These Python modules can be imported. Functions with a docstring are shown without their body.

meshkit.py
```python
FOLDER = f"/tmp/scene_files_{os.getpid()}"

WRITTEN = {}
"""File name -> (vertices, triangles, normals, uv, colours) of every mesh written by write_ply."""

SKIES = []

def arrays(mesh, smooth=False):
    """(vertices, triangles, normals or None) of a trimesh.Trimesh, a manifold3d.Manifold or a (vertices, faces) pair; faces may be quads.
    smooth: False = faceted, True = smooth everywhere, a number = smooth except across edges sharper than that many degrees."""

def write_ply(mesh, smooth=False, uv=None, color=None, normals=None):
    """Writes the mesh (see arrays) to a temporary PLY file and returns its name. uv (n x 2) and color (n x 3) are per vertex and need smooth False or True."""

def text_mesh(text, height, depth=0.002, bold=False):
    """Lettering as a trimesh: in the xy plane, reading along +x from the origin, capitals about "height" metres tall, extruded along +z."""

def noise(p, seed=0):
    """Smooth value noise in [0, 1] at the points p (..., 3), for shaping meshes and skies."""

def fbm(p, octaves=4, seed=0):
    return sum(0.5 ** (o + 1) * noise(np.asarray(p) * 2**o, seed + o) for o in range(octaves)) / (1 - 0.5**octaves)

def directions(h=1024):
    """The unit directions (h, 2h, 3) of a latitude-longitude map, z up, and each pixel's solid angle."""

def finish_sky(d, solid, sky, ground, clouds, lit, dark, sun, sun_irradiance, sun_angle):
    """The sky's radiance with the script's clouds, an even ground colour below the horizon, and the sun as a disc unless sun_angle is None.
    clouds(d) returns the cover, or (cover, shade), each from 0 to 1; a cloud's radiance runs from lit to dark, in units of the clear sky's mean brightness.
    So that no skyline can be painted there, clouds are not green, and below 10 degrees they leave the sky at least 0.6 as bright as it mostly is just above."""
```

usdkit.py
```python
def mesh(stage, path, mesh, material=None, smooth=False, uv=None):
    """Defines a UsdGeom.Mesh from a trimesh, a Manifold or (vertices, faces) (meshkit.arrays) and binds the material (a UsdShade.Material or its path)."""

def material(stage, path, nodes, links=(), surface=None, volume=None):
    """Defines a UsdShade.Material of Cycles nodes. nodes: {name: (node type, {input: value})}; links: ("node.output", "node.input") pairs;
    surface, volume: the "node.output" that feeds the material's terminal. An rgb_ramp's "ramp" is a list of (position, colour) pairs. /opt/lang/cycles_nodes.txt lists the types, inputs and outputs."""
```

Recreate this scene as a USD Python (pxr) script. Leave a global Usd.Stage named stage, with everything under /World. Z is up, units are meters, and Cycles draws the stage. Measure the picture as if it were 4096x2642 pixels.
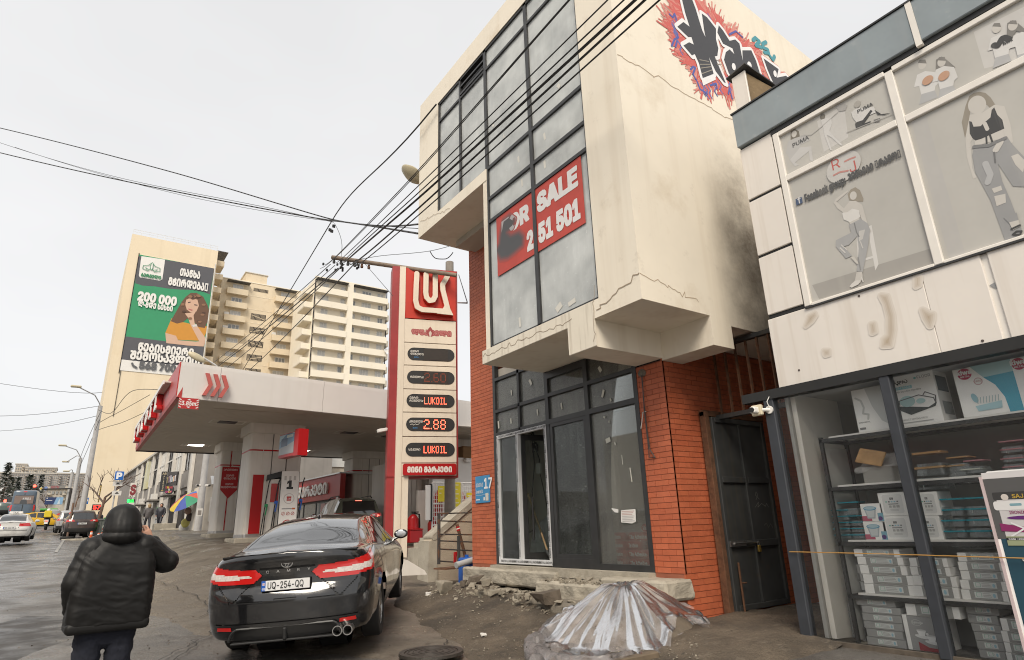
import math, random, glob
import numpy as np, trimesh
import usdkit, meshkit
from pxr import Usd, UsdGeom, UsdLux, UsdShade, Gf, Sdf, Vt
from shapely import affinity, geometry as sg, ops as so
from shapely import box as sbox, union_all
import manifold3d as m3
stage = Usd.Stage.CreateInMemory()
UsdGeom.SetStageUpAxis(stage, 'Z')
UsdGeom.Xform.Define(stage, '/World'); UsdGeom.Scope.Define(stage, '/World/Looks')
# ---------------------------------------------------------------- camera, sky, sun, exposure
CAM = np.array([0, 0, 1.3]); YAW, PIT, ROL, FPX = 0.61417192, 0.31114517, -0.03418205, 2444.327
EXPOSURE = 1.0
cf = np.array([np.sin(YAW)*np.cos(PIT), np.cos(YAW)*np.cos(PIT), np.sin(PIT)])
_r = np.array([np.cos(YAW), -np.sin(YAW), 0]); _u = np.cross(_r, cf)
cr = _r*np.cos(ROL)+_u*np.sin(ROL); cu = -_r*np.sin(ROL)+_u*np.cos(ROL)
cam = UsdGeom.Camera.Define(stage, '/World/camera')
cam.AddTransformOp().Set(Gf.Matrix4d(*cr, 0, *cu, 0, *(-cf), 0, *CAM, 1))
cam.CreateHorizontalApertureAttr(36.0); cam.CreateVerticalApertureAttr(36.0*660/1024)
cam.CreateFocalLengthAttr(36.0*FPX/4096); cam.CreateExposureAttr(EXPOSURE); cam.CreateFStopAttr(0.0)
SUN_EL, SUN_AZ = math.radians(45), math.radians(-140)     # azimuth measured from +y towards +x
sd = np.array([math.cos(SUN_EL)*math.sin(SUN_AZ), math.cos(SUN_EL)*math.cos(SUN_AZ), math.sin(SUN_EL)])
dome = UsdLux.DomeLight.Define(stage, '/World/sky')
skym = usdkit.material(stage, '/World/Looks/sky', {
    's': ('sky_texture', {'sky_type': 'single_scattering', 'sun_disc': False, 'sun_elevation': SUN_EL, 'sun_rotation': SUN_AZ, 'aerosol_density': 3.0}),
    'tc': ('texture_coordinate', {}), 'mp': ('mapping', {'scale': (1, 1, 2.2)}),
    'n': ('noise_texture', {'scale': 1.6, 'detail': 4, 'roughness': 0.5}),
    'rp': ('rgb_ramp', {'ramp': [(0.3, (3.5, 3.47, 3.44)), (0.7, (4.0, 3.96, 3.92))]}),
    'm': ('mix_color', {'fac': 0.93, 'use_clamp': False}),
    'b': ('background_shader', {'strength': 0.12})},
    [('tc.generated', 'mp.vector'), ('mp.vector', 'n.vector'), ('n.fac', 'rp.fac'), ('s.color', 'm.a'), ('rp.color', 'm.b'), ('m.result', 'b.color')], surface='b.background')
UsdShade.MaterialBindingAPI.Apply(dome.GetPrim()).Bind(skym)
dome.GetPrim().SetCustomDataByKey('kind', 'structure'); dome.GetPrim().SetCustomDataByKey('label', 'bright white overcast winter sky with thin even cloud'); dome.GetPrim().SetCustomDataByKey('category', 'sky')
sun = UsdLux.DistantLight.Define(stage, '/World/sun')
sun.CreateIntensityAttr(0.4); sun.CreateAngleAttr(25.0); sun.CreateColorAttr(Gf.Vec3f(1.0, 0.91, 0.78)); sun.CreateNormalizeAttr(True)
_z = sd; _x = np.cross([0, 0, 1.0], _z); _x /= np.linalg.norm(_x); _y = np.cross(_z, _x)
sun.AddTransformOp().Set(Gf.Matrix4d(*_x, 0, *_y, 0, *_z, 0, 0, 0, 30, 1))

# ---------------------------------------------------------------- helpers: measuring, meshes, things
RNG = random.Random(7); NR = np.random.RandomState(11)
def at(px, py, **k):
    """a pixel of the 4096 x 2642 photograph as a point on the plane x=, y= or z=, or at forward depth d="""
    d = (px-2048)/FPX*cr-(py-1321)/FPX*cu+cf
    (a, v), = k.items()
    return CAM+d*(v if a == 'd' else (v-CAM['xyz'.index(a)])/d['xyz'.index(a)])
def lin(*c):
    if len(c) == 1 and isinstance(c[0], (tuple, list)): c = c[0]
    return tuple(((x/255+.055)/1.055)**2.4 if x > 10 else x/255/12.92 for x in c)
def sm(a, b, t):
    t = np.clip((np.asarray(t, float)-a)/(b-a), 0, 1); return t*t*(3-2*t)
def ground(x, y):
    x = np.asarray(x, float); y = np.asarray(y, float)
    z = -.15+.15*sm(5.5, 8.6, y)+.034*np.maximum(y-8.5, 0)-.02*np.maximum(-y, 0)*0
    z = z+.62*sm(.8, 4.2, x)*sm(9.5, 21, y)*(1-.72*sm(36, 70, y))*(1-.42*sm(6.4, 8.6, x)*sm(34, 29, y))
    z = z+.24*sm(3.6, 6.2, x)*sm(9.5, 5.0, y)
    z = z+.1*sm(3.5, 7, x)*sm(6, 9, y)*sm(13, 10, y)
    return z
def gz(x, y): return float(ground(x, y))
NAMES = {}
def uniq(path):
    n = NAMES.get(path, -1)+1; NAMES[path] = n
    return path if n == 0 else '%s_%03d' % (path, n)
def J(*g):
    vs, fs, o = [], [], 0
    for v, f in (x for x in g if x is not None):
        v = np.asarray(v, float); f = np.asarray(f, int)
        if f.shape[1] == 4: f = np.vstack([f[:, [0, 1, 2]], f[:, [0, 2, 3]]])
        vs.append(v); fs.append(f+o); o += len(v)
    return np.vstack(vs), np.vstack(fs)
_BF = np.array([[0, 2, 3, 1], [4, 5, 7, 6], [0, 1, 5, 4], [2, 6, 7, 3], [0, 4, 6, 2], [1, 3, 7, 5]])
def B(x0, y0, z0, x1, y1, z1):
    x0, x1 = min(x0, x1), max(x0, x1); y0, y1 = min(y0, y1), max(y0, y1); z0, z1 = min(z0, z1), max(z0, z1)
    v = np.array([[x, y, z] for z in (z0, z1) for y in (y0, y1) for x in (x0, x1)], float)
    return v, np.vstack([_BF[:, [0, 1, 2]], _BF[:, [0, 2, 3]]])
def CB(x0, y0, z0, x1, y1, z1, c=.01):
    """a box with chamfered edges"""
    p = [[x, y, z] for x in (x0, x1) for y in (y0, y1) for z in (z0, z1)]
    ce = np.array([(x0+x1)/2, (y0+y1)/2, (z0+z1)/2]); q = []
    for a in p:
        for k in range(3):
            b = np.array(a, float); s = np.sign(ce-b)*c; s[k] = 0; q.append(b+s)
    h = trimesh.convex.convex_hull(np.array(q)); return np.array(h.vertices), np.array(h.faces)
def tf(g, M):
    v = np.asarray(g[0], float); return v@M[:3, :3].T+M[:3, 3], g[1]
def mv(g, x=0, y=0, z=0): return np.asarray(g[0])+np.array([x, y, z]), g[1]
def RZ(a, o=(0, 0, 0)):
    c, s = math.cos(a), math.sin(a); M = np.eye(4); M[:2, :2] = [[c, -s], [s, c]]; M[:3, 3] = o; return M
def FR(o, right, up):
    """frame: x along right, y along up, z along right x up"""
    r = np.array(right, float); r /= np.linalg.norm(r); u = np.array(up, float); u -= r*(u@r); u /= np.linalg.norm(u)
    M = np.eye(4); M[:3, 0], M[:3, 1], M[:3, 2], M[:3, 3] = r, u, np.cross(r, u), o; return M
def TU(p, r, n=8, caps=True):
    p = np.asarray(p, float); r = np.broadcast_to(np.asarray(r, float), (len(p),))
    t = np.gradient(p, axis=0); t /= np.linalg.norm(t, axis=1, keepdims=True)+1e-12
    a = np.cross(t, [0, 0, 1.0]); bad = np.linalg.norm(a, axis=1) < .05; a[bad] = np.cross(t[bad], [1.0, 0, 0])
    a /= np.linalg.norm(a, axis=1, keepdims=True)
    for i in range(1, len(a)):
        if a[i]@a[i-1] < 0: a[i] = -a[i]
    b = np.cross(t, a); g = np.arange(n)*2*np.pi/n
    v = (p[:, None]+r[:, None, None]*(np.cos(g)[None, :, None]*a[:, None]+np.sin(g)[None, :, None]*b[:, None])).reshape(-1, 3)
    f = []
    for i in range(len(p)-1):
        for j in range(n):
            k = (j+1) % n; f += [(i*n+j, i*n+k, (i+1)*n+k), (i*n+j, (i+1)*n+k, (i+1)*n+j)]
    if caps:
        v = np.vstack([v, p[0], p[-1]]); m = len(v)-2; e = (len(p)-1)*n
        for j in range(n): k = (j+1) % n; f += [(m, k, j), (m+1, e+j, e+k)]
    return v, np.array(f)
def CY(a, b, r0, r1=None, n=14): return TU([a, b], [r0, r0 if r1 is None else r1], n)
def LA(prof, o=(0, 0, 0), n=20):
    """lathe about z: prof of (r, z)"""
    prof = np.array(prof, float); g = np.arange(n)*2*np.pi/n
    v = np.stack([prof[:, :1]*np.cos(g), prof[:, :1]*np.sin(g), np.repeat(prof[:, 1:], n, 1)], -1).reshape(-1, 3)+np.array(o)
    f = []
    for i in range(len(prof)-1):
        for j in range(n):
            k = (j+1) % n; f += [(i*n+j, i*n+k, (i+1)*n+k), (i*n+j, (i+1)*n+k, (i+1)*n+j)]
    return v, np.array(f)
def PO(p): return p if hasattr(p, 'geom_type') else sg.Polygon(p)
def geoms(p):
    p = PO(p)
    if p.is_empty: return []
    if not p.is_valid: p = p.buffer(0)
    return [q for q in getattr(p, 'geoms', [p]) if q.geom_type == 'Polygon' and q.area > 1e-9]
def EX(p, h, M=None):
    """extrude a 2-D shape along z by h"""
    o = []
    for q in geoms(p):
        m = trimesh.creation.extrude_polygon(q, h, engine='earcut'); o.append((np.array(m.vertices), np.array(m.faces)))
    g = J(*o); return tf(g, M) if M is not None else g
def FL(p, z=0.0):
    o = []
    for q in geoms(p):
        v, f = trimesh.creation.triangulate_polygon(q, engine='earcut')
        v = np.c_[v, np.full(len(v), z)]; f = np.array(f)
        a = v[f]; n = np.cross(a[:, 1]-a[:, 0], a[:, 2]-a[:, 0])[:, 2]; f[n < 0] = f[n < 0][:, ::-1]
        o.append((v, f))
    return J(*o) if o else None
def RR(x0, y0, x1, y1, r=.02): return sbox(x0+r, y0+r, x1-r, y1-r).buffer(r, quad_segs=4)
def EL(cx, cy, rx, ry, rot=0, n=8): return affinity.rotate(affinity.scale(sg.Point(cx, cy).buffer(1, quad_segs=n), rx, ry), rot)
def LN(pts, w): return sg.LineString(pts).buffer(w/2, quad_segs=3)
_FT = {}
def TX(text, h, x=0, y=0, bold=0, anchor='l', fit=None, rot=0, px=56, wt=None):
    """lettering as a flat shape: capitals h tall, its left end (or centre, 'c') at x, baseline y; fit = width to squeeze it to"""
    from PIL import Image, ImageDraw, ImageFont
    ka = any(0x10A0 <= ord(c) < 0x1CC0 for c in text); ar = any(0x600 <= ord(c) < 0x700 for c in text)
    key = ('NotoSansGeorgian*' if ka else 'NotoSansArabic*' if ar else 'Inter*', px, wt)
    if ka: text = ''.join(chr(ord(c)-0x10D0+0x1C90) if 0x10D0 <= ord(c) <= 0x10FF else c for c in text)
    if key not in _FT:
        _FT[key] = ImageFont.truetype(glob.glob('/opt/blender-*/*/datafiles/fonts/'+key[0])[0], px)
        if wt:
            try: _FT[key].set_variation_by_axes([wt, 100] if ka or ar else [14, wt])
            except Exception: pass
    ft = _FT[key]; x0, y0, x1, y1 = ft.getbbox(text, anchor='ls', stroke_width=bold)
    im = Image.new('L', (int(x1-x0)+8, int(y1-y0)+8))
    ImageDraw.Draw(im).text((4-x0, 4-y0), text, 255, font=ft, anchor='ls', stroke_width=bold)
    on = np.pad(np.asarray(im) > 127, ((0, 0), (1, 1))).astype(np.int8)
    r, s = np.nonzero(np.diff(on, axis=1) == 1); e = np.nonzero(np.diff(on, axis=1) == -1)[1]
    g = union_all(sbox(s, -r-1.0, e, -r*1.0)).buffer(.6).buffer(-.6).simplify(.6)
    k = h/(px*.73); g = affinity.affine_transform(g, [k, 0, 0, k, -4*k, (4-y0)*k])
    b = g.bounds
    if fit: g = affinity.scale(g, fit/(b[2]-b[0]), 1, origin=(b[0], 0)); b = g.bounds
    g = affinity.translate(g, x-(b[0] if anchor == 'l' else (b[0]+b[2])/2 if anchor == 'c' else b[2]), y)
    return affinity.rotate(g, rot, origin=(x, y)) if rot else g
def rmap(g, M):  # shapely affine about
    return affinity.affine_transform(g, M)

def setmesh(path, g, m, smooth=False, col=None):
    if col is not None and np.ndim(col) == 2: smooth = False if smooth is False else True
    ms = usdkit.mesh(stage, path, (np.asarray(g[0], float), np.asarray(g[1], int)), '/World/Looks/'+m, smooth)
    if col is not None:
        c = np.asarray(col, np.float32)
        if c.ndim == 1: c = np.tile(c, (len(ms.GetPointsAttr().Get()), 1))
        pv = UsdGeom.PrimvarsAPI(ms).CreatePrimvar('col', Sdf.ValueTypeNames.Color3fArray, 'vertex'); pv.Set(Vt.Vec3fArray.FromNumpy(c))
    return ms
def tag(p, label=None, cat=None, group=None, kind=None):
    for k, v in (('label', label), ('category', cat), ('group', group), ('kind', kind)):
        if v: p.SetCustomDataByKey(k, v)
class T:
    """a thing: an Xform at its base; parts are given in world coordinates (or its own, with own=True)"""
    def __init__(s, name, label, cat, loc=(0, 0, 0), rz=0, group=None, kind=None, own=False):
        s.path = uniq('/World/'+name); s.own = own
        s.M = RZ(rz, loc); s.I = np.linalg.inv(s.M)
        x = UsdGeom.Xform.Define(stage, s.path)
        x.AddTranslateOp().Set(Gf.Vec3d(*map(float, loc)))
        if rz: x.AddRotateZOp().Set(math.degrees(rz))
        s.prim = x.GetPrim(); tag(s.prim, label, cat, group, kind)
    def add(s, name, g, m, smooth=False, col=None, label=None, kind=None, par=None, own=None):
        p = uniq((par or s.path)+'/'+name)
        if not (s.own if own is None else own): g = tf(g, s.I)
        ms = setmesh(p, g, m, smooth, col); tag(ms.GetPrim(), label, None, None, kind); return p
    def addn(s, name, gs, m, **k):
        for g in gs: s.add(name, g, m, **k)
    def decal(s, name, layers, M, m='print', step=.0004, par=None, own=None, label=None):
        """flat print: layers of (shape, colour), each a little above the one below, in frame M"""
        gs, cs = [], []
        for k, (p, c) in enumerate(layers):
            f = FL(p, k*step)
            if f is None: continue
            gs.append(tf(f, M)); cs.append(np.tile(np.array(c, float), (len(f[0]), 1)))
        return s.add(name, J(*gs), m, False, np.vstack(cs), label, None, par, own)
def solo(name, label, cat, g, m, smooth=False, col=None, group=None, kind=None, base=None):
    """a thing that is one mesh"""
    v = np.asarray(g[0], float); p = uniq('/World/'+name)
    o = np.array([(v[:, 0].min()+v[:, 0].max())/2, (v[:, 1].min()+v[:, 1].max())/2, v[:, 2].min()]) if base is None else np.array(base, float)
    ms = setmesh(p, (v-o, g[1]), m, smooth, col)
    ms.AddTranslateOp().Set(Gf.Vec3d(*map(float, o))); tag(ms.GetPrim(), label, cat, group, kind); return ms
def copy(t, name, label, cat, loc, rz=0, group=None):
    p = uniq('/World/'+name); x = UsdGeom.Xform.Define(stage, p)
    x.AddTranslateOp().Set(Gf.Vec3d(*map(float, loc)))
    x.AddRotateZOp().Set(math.degrees(rz))
    x.GetPrim().GetReferences().AddInternalReference(t.path); x.GetPrim().SetInstanceable(True)
    x.SetXformOpOrder([o for o in x.GetOrderedXformOps()])
    tag(x.GetPrim(), label, cat, group); return x

# ---------------------------------------------------------------- materials
def PM(name, col, rough=.6, metal=0, var=.15, vs=2.5, bump=0, bs=30, bd=.01, dirt=None, streak=None, coat=0, spec=.5, emit=0, fine=0, rv=0, alpha=1, soot_shade=0):
    """principled material; col None reads the mesh's colours; dirt = (colour, amount, scale, lo, hi); streak = (colour, amount, density)"""
    n = {'p': ('principled_bsdf', {'roughness': rough, 'metallic': metal, 'coat_weight': coat, 'coat_roughness': .05, 'specular_ior_level': spec, 'alpha': alpha}), 'g': ('geometry', {})}
    l = []
    if col is None: n['a'] = ('attribute', {'attribute': 'col'}); cur = 'a.color'
    else: n['a'] = ('color', {'value': tuple(col)}); cur = 'a.color'
    if var:
        n['n'] = ('noise_texture', {'scale': vs, 'detail': 6, 'roughness': .62}); l.append(('g.position', 'n.vector'))
        n['r'] = ('rgb_ramp', {'ramp': [(.3, (1-var,)*3), (.7, (1+var*.6,)*3)]}); l.append(('n.fac', 'r.fac'))
        n['x'] = ('mix_color', {'blend_type': 'multiply', 'fac': 1.0, 'use_clamp': False}); l += [(cur, 'x.a'), ('r.color', 'x.b')]; cur = 'x.result'
    if fine:
        n['fn'] = ('noise_texture', {'scale': 160.0, 'detail': 3, 'roughness': .7}); l.append(('g.position', 'fn.vector'))
        n['fr'] = ('rgb_ramp', {'ramp': [(.3, (1-fine,)*3), (.7, (1+fine,)*3)]}); l.append(('fn.fac', 'fr.fac'))
        n['fx'] = ('mix_color', {'blend_type': 'multiply', 'fac': 1.0, 'use_clamp': False}); l += [(cur, 'fx.a'), ('fr.color', 'fx.b')]; cur = 'fx.result'
    for k, dd in enumerate(dirt if isinstance(dirt, list) else [dirt] if dirt else []):
        c, am, sc, lo, hi = dd
        n['dn%d' % k] = ('noise_texture', {'scale': sc, 'detail': 8, 'roughness': .68}); l.append(('g.position', 'dn%d.vector' % k))
        n['dr%d' % k] = ('map_range', {'from_min': lo, 'from_max': hi, 'to_max': am, 'clamp': True}); l.append(('dn%d.fac' % k, 'dr%d.value' % k))
        n['dx%d' % k] = ('mix_color', {'b': tuple(c)}); l += [('dr%d.result' % k, 'dx%d.fac' % k), (cur, 'dx%d.a' % k)]; cur = 'dx%d.result' % k
    if streak:
        c, am, de = streak
        n['sm'] = ('mapping', {'scale': (de, de, de*.045)}); l.append(('g.position', 'sm.vector'))
        n['sn'] = ('noise_texture', {'scale': 1.0, 'detail': 5, 'roughness': .6}); l.append(('sm.vector', 'sn.vector'))
        n['sr'] = ('map_range', {'from_min': .52, 'from_max': .75, 'to_max': am, 'clamp': True}); l.append(('sn.fac', 'sr.value'))
        n['sx'] = ('mix_color', {'b': tuple(c)}); l += [('sr.result', 'sx.fac'), (cur, 'sx.a')]; cur = 'sx.result'
    if soot_shade:   # soot and shade painted into the flank wall beside the lower roof
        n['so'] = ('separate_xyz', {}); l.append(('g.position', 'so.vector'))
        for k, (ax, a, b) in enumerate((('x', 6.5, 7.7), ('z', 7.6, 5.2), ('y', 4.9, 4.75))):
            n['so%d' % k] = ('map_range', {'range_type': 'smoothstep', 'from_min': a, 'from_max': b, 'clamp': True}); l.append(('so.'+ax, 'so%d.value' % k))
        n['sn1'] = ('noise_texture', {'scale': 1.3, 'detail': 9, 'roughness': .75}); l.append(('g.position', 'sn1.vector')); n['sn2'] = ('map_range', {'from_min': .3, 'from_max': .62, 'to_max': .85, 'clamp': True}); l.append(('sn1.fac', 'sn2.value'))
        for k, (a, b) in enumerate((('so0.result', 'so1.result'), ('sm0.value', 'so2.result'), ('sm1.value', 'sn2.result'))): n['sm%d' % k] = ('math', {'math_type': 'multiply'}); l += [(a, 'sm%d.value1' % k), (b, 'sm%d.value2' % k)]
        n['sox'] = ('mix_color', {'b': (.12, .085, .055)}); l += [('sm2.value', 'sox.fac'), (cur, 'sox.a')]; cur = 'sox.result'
    l.append((cur, 'p.base_color'))
    if rv:
        n['rn'] = ('noise_texture', {'scale': vs*1.7, 'detail': 4}); l.append(('g.position', 'rn.vector'))
        n['rr'] = ('map_range', {'from_min': .35, 'from_max': .65, 'to_min': max(rough-rv, .03), 'to_max': min(rough+rv, 1), 'clamp': True}); l += [('rn.fac', 'rr.value'), ('rr.result', 'p.roughness')]
    if emit:
        n['p'][1]['emission_strength'] = emit; l.append((cur, 'p.emission_color'))
    if bump:
        n['bn'] = ('noise_texture', {'scale': bs, 'detail': 5, 'roughness': .6}); l.append(('g.position', 'bn.vector'))
        n['b'] = ('bump', {'strength': bump, 'distance': bd}); l += [('bn.fac', 'b.height'), ('b.normal', 'p.normal')]
    usdkit.material(stage, '/World/Looks/'+name, n, l, surface='p.BSDF'); return name
def PANE(name, dust=.2, dustcol=(.5, .5, .48), tint=(.9, .93, .92), ior=1.5, rough=0.0, streak=.1, spots=.3, sc=2.0):
    """window glass: clear and mirroring by angle, with dried dust, runs and paint spots on it"""
    n = {'g': ('geometry', {}), 't': ('transparent_bsdf', {'color': tint}), 'gl': ('glossy_bsdf', {'roughness': rough, 'color': (1, 1, 1)}), 'fr': ('fresnel', {'IOR': ior}),
         'mx': ('mix_closure', {}), 'd': ('diffuse_bsdf', {'color': dustcol}), 'm2': ('mix_closure', {}),
         'n': ('noise_texture', {'scale': sc, 'detail': 5}), 'sp': ('mapping', {'scale': (9, 9, .7)}), 'sn': ('noise_texture', {'scale': 1.0, 'detail': 5, 'roughness': .7}),
         'v': ('noise_texture', {'scale': 26.0, 'detail': 3, 'roughness': .7}), 'vr': ('map_range', {'from_min': .66, 'from_max': .72, 'to_max': spots, 'clamp': True}),
         'nr': ('map_range', {'from_min': .3, 'from_max': .7, 'to_min': dust*.7, 'to_max': dust*1.3, 'clamp': True}), 'sr': ('map_range', {'from_min': .5, 'from_max': .8, 'to_max': streak, 'clamp': True}),
         'a1': ('math', {'math_type': 'add'}), 'a2': ('math', {'math_type': 'add', 'use_clamp': True})}
    l = [('g.position', 'n.vector'), ('g.position', 'sp.vector'), ('sp.vector', 'sn.vector'), ('g.position', 'v.vector'), ('n.fac', 'nr.value'), ('sn.fac', 'sr.value'), ('v.fac', 'vr.value'),
         ('nr.result', 'a1.value1'), ('sr.result', 'a1.value2'), ('a1.value', 'a2.value1'), ('vr.result', 'a2.value2'),
         ('fr.fac', 'mx.fac'), ('t.BSDF', 'mx.closure1'), ('gl.BSDF', 'mx.closure2'), ('mx.closure', 'm2.closure1'), ('d.BSDF', 'm2.closure2'), ('a2.value', 'm2.fac')]
    usdkit.material(stage, '/World/Looks/'+name, n, l, surface='m2.closure'); return name
# ---------------------------------------------------------------- material list
ASPH = lin(92, 86, 80)
PM('asphalt', (.115, .106, .096), .36, var=.35, vs=.5, bump=.7, bs=28, bd=.02, fine=.45, rv=.3, dirt=[((.16, .15, .136), .7, .25, .5, .62), ((.035, .03, .026), .75, .9, .54, .62), ((.15, .14, .125), .6, 5.0, .57, .64), ((.03, .026, .022), .6, 14.0, .6, .66)])
PM('forecourt', (.14, .118, .092), .42, var=.3, vs=.6, bump=.6, bs=30, bd=.015, fine=.45, rv=.3, dirt=[((.05, .04, .03), .7, .6, .5, .62), ((.17, .145, .115), .6, 1.7, .56, .66), ((.06, .048, .036), .6, 9.0, .58, .65)])
PM('soil', (.115, .09, .064), .75, var=.4, vs=2.2, bump=1, bs=30, bd=.03, fine=.55, dirt=[((.05, .04, .03), .8, 1.5, .5, .62), ((.19, .155, .115), .6, 6, .56, .66), ((.03, .025, .02), .7, 18, .58, .66)])
PM('plaster', (.79, .72, .6), .85, var=.05, vs=.8, bump=.25, bs=90, bd=.006, dirt=[((.55, .45, .32), .5, 1.1, .55, .74), ((.33, .27, .2), .35, 3.5, .62, .8)], streak=((.5, .4, .28), .3, 3.0), soot_shade=1)
PM('plaster_ledge', (.72, .66, .55), .85, var=.08, vs=2, bump=.25, bs=90, bd=.006, streak=((.25, .19, .13), .65, 12.0))
PM('mortar', (.3, .1, .055), .9, var=.2, vs=6)
PM('brick', None, .62, var=.12, vs=9, bump=.2, bs=120, bd=.004, fine=.08)
PM('concrete', (.4, .36, .29), .9, var=.25, vs=2.5, bump=.6, bs=38, bd=.02, dirt=[((.2, .17, .13), .6, 2.4, .52, .7)], fine=.12)
PM('concrete_dark', (.2, .175, .14), .9, var=.3, vs=2.5, bump=.6, bs=38, bd=.02, fine=.15)
PM('frame_dark', (.033, .033, .033), .45, var=.25, vs=5, fine=.1)
PM('steel_dark', (.05, .052, .052), .5, var=.3, vs=3, bump=.1, bs=30, dirt=((.09, .055, .03), .6, 3.2, .6, .75), streak=((.1, .085, .05), .4, 9.0))
PM('rust', (.13, .06, .03), .85, var=.45, vs=12, bump=.3, bs=80)
PM('print', None, .55, var=.04, vs=1.5)
PM('print_gloss', None, .25, var=.03, vs=1.5)
PM('vinyl', None, .5, var=.1, vs=1.1, streak=((.5, .48, .43), .25, 5.0))
PM('panel_white', (.75, .7, .64), .4, var=.05, vs=1.2, dirt=((.42, .34, .25), .55, 1.2, .62, .75), streak=((.45, .36, .26), .35, 6.0))
PM('panel_blue', (.26, .3, .32), .5, var=.14, vs=1.6, dirt=((.42, .43, .43), .35, 5, .6, .72), streak=((.3, .32, .33), .5, 7.0))
PM('alu_white', (.78, .74, .68), .4, var=.06, vs=3)
PM('band_black', (.018, .018, .017), .45, var=.2, vs=4)
PM('white', (.78, .76, .72), .45, var=.05, vs=3)
PM('dark', (.02, .02, .02), .6, var=.1)
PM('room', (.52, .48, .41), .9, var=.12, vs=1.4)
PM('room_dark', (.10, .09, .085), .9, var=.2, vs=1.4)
PM('wire', (.02, .019, .018), .6, var=0)
PM('tape', None, .5, var=.05)
PM('marble', (.72, .7, .68), .2, var=.05, vs=2, dirt=((.3, .28, .26), .6, 1.9, .6, .66))
PM('col', None, .55, var=.1, vs=4)
PM('colgloss', None, .22, var=.05, vs=4)
PM('metal', (.55, .54, .52), .35, 1, var=.1, vs=6)
PANE('pane_upper', .66, (.66, .68, .665), streak=.12, spots=.3, ior=1.7)
PANE('pane_low', .1, (.5, .48, .43), streak=.08, spots=.4, ior=1.38)
PANE('pane_door', .025, (.5, .5, .46), streak=.03, spots=.25, ior=1.4, tint=(.88, .92, .9))
PANE('pane_shop', .008, (.6, .6, .58), streak=.006, spots=0, ior=1.2, tint=(.985, .99, .985))
PANE('pane_far', .25, (.45, .45, .44), streak=0, spots=0, ior=1.6)

# ---------------------------------------------------------------- ground
def grid(xs, ys, zf):
    xx, yy = np.meshgrid(xs, ys); n = len(xs)
    v = np.stack([xx, yy, zf(xx, yy)], -1).reshape(-1, 3)
    i, j = np.meshgrid(np.arange(len(ys)-1), np.arange(n-1), indexing='ij')
    q = np.stack([i*n+j, i*n+j+1, (i+1)*n+j+1, (i+1)*n+j], -1).reshape(-1, 4)
    return J((v, q))
gxs = np.r_[-300, -120, -60, -35, -22, np.arange(-14, 14, .4), 16, 20, 26, 35, 60, 120, 300]
gys = np.r_[-60, -25, -12, -6, np.arange(-4, 40, .4), np.arange(40, 100, 3), 110, 130, 160, 200, 260, 330]
GR = grid(gxs, gys, lambda x, y: ground(x, y)+.012*.4*(meshkit.fbm(np.stack([x*.7, y*.7, 0*x], -1), 3)-.5)*(y < 45))
solo('ground', None, None, GR, 'asphalt', smooth=True, kind='structure', base=(0, 0, 0))
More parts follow.
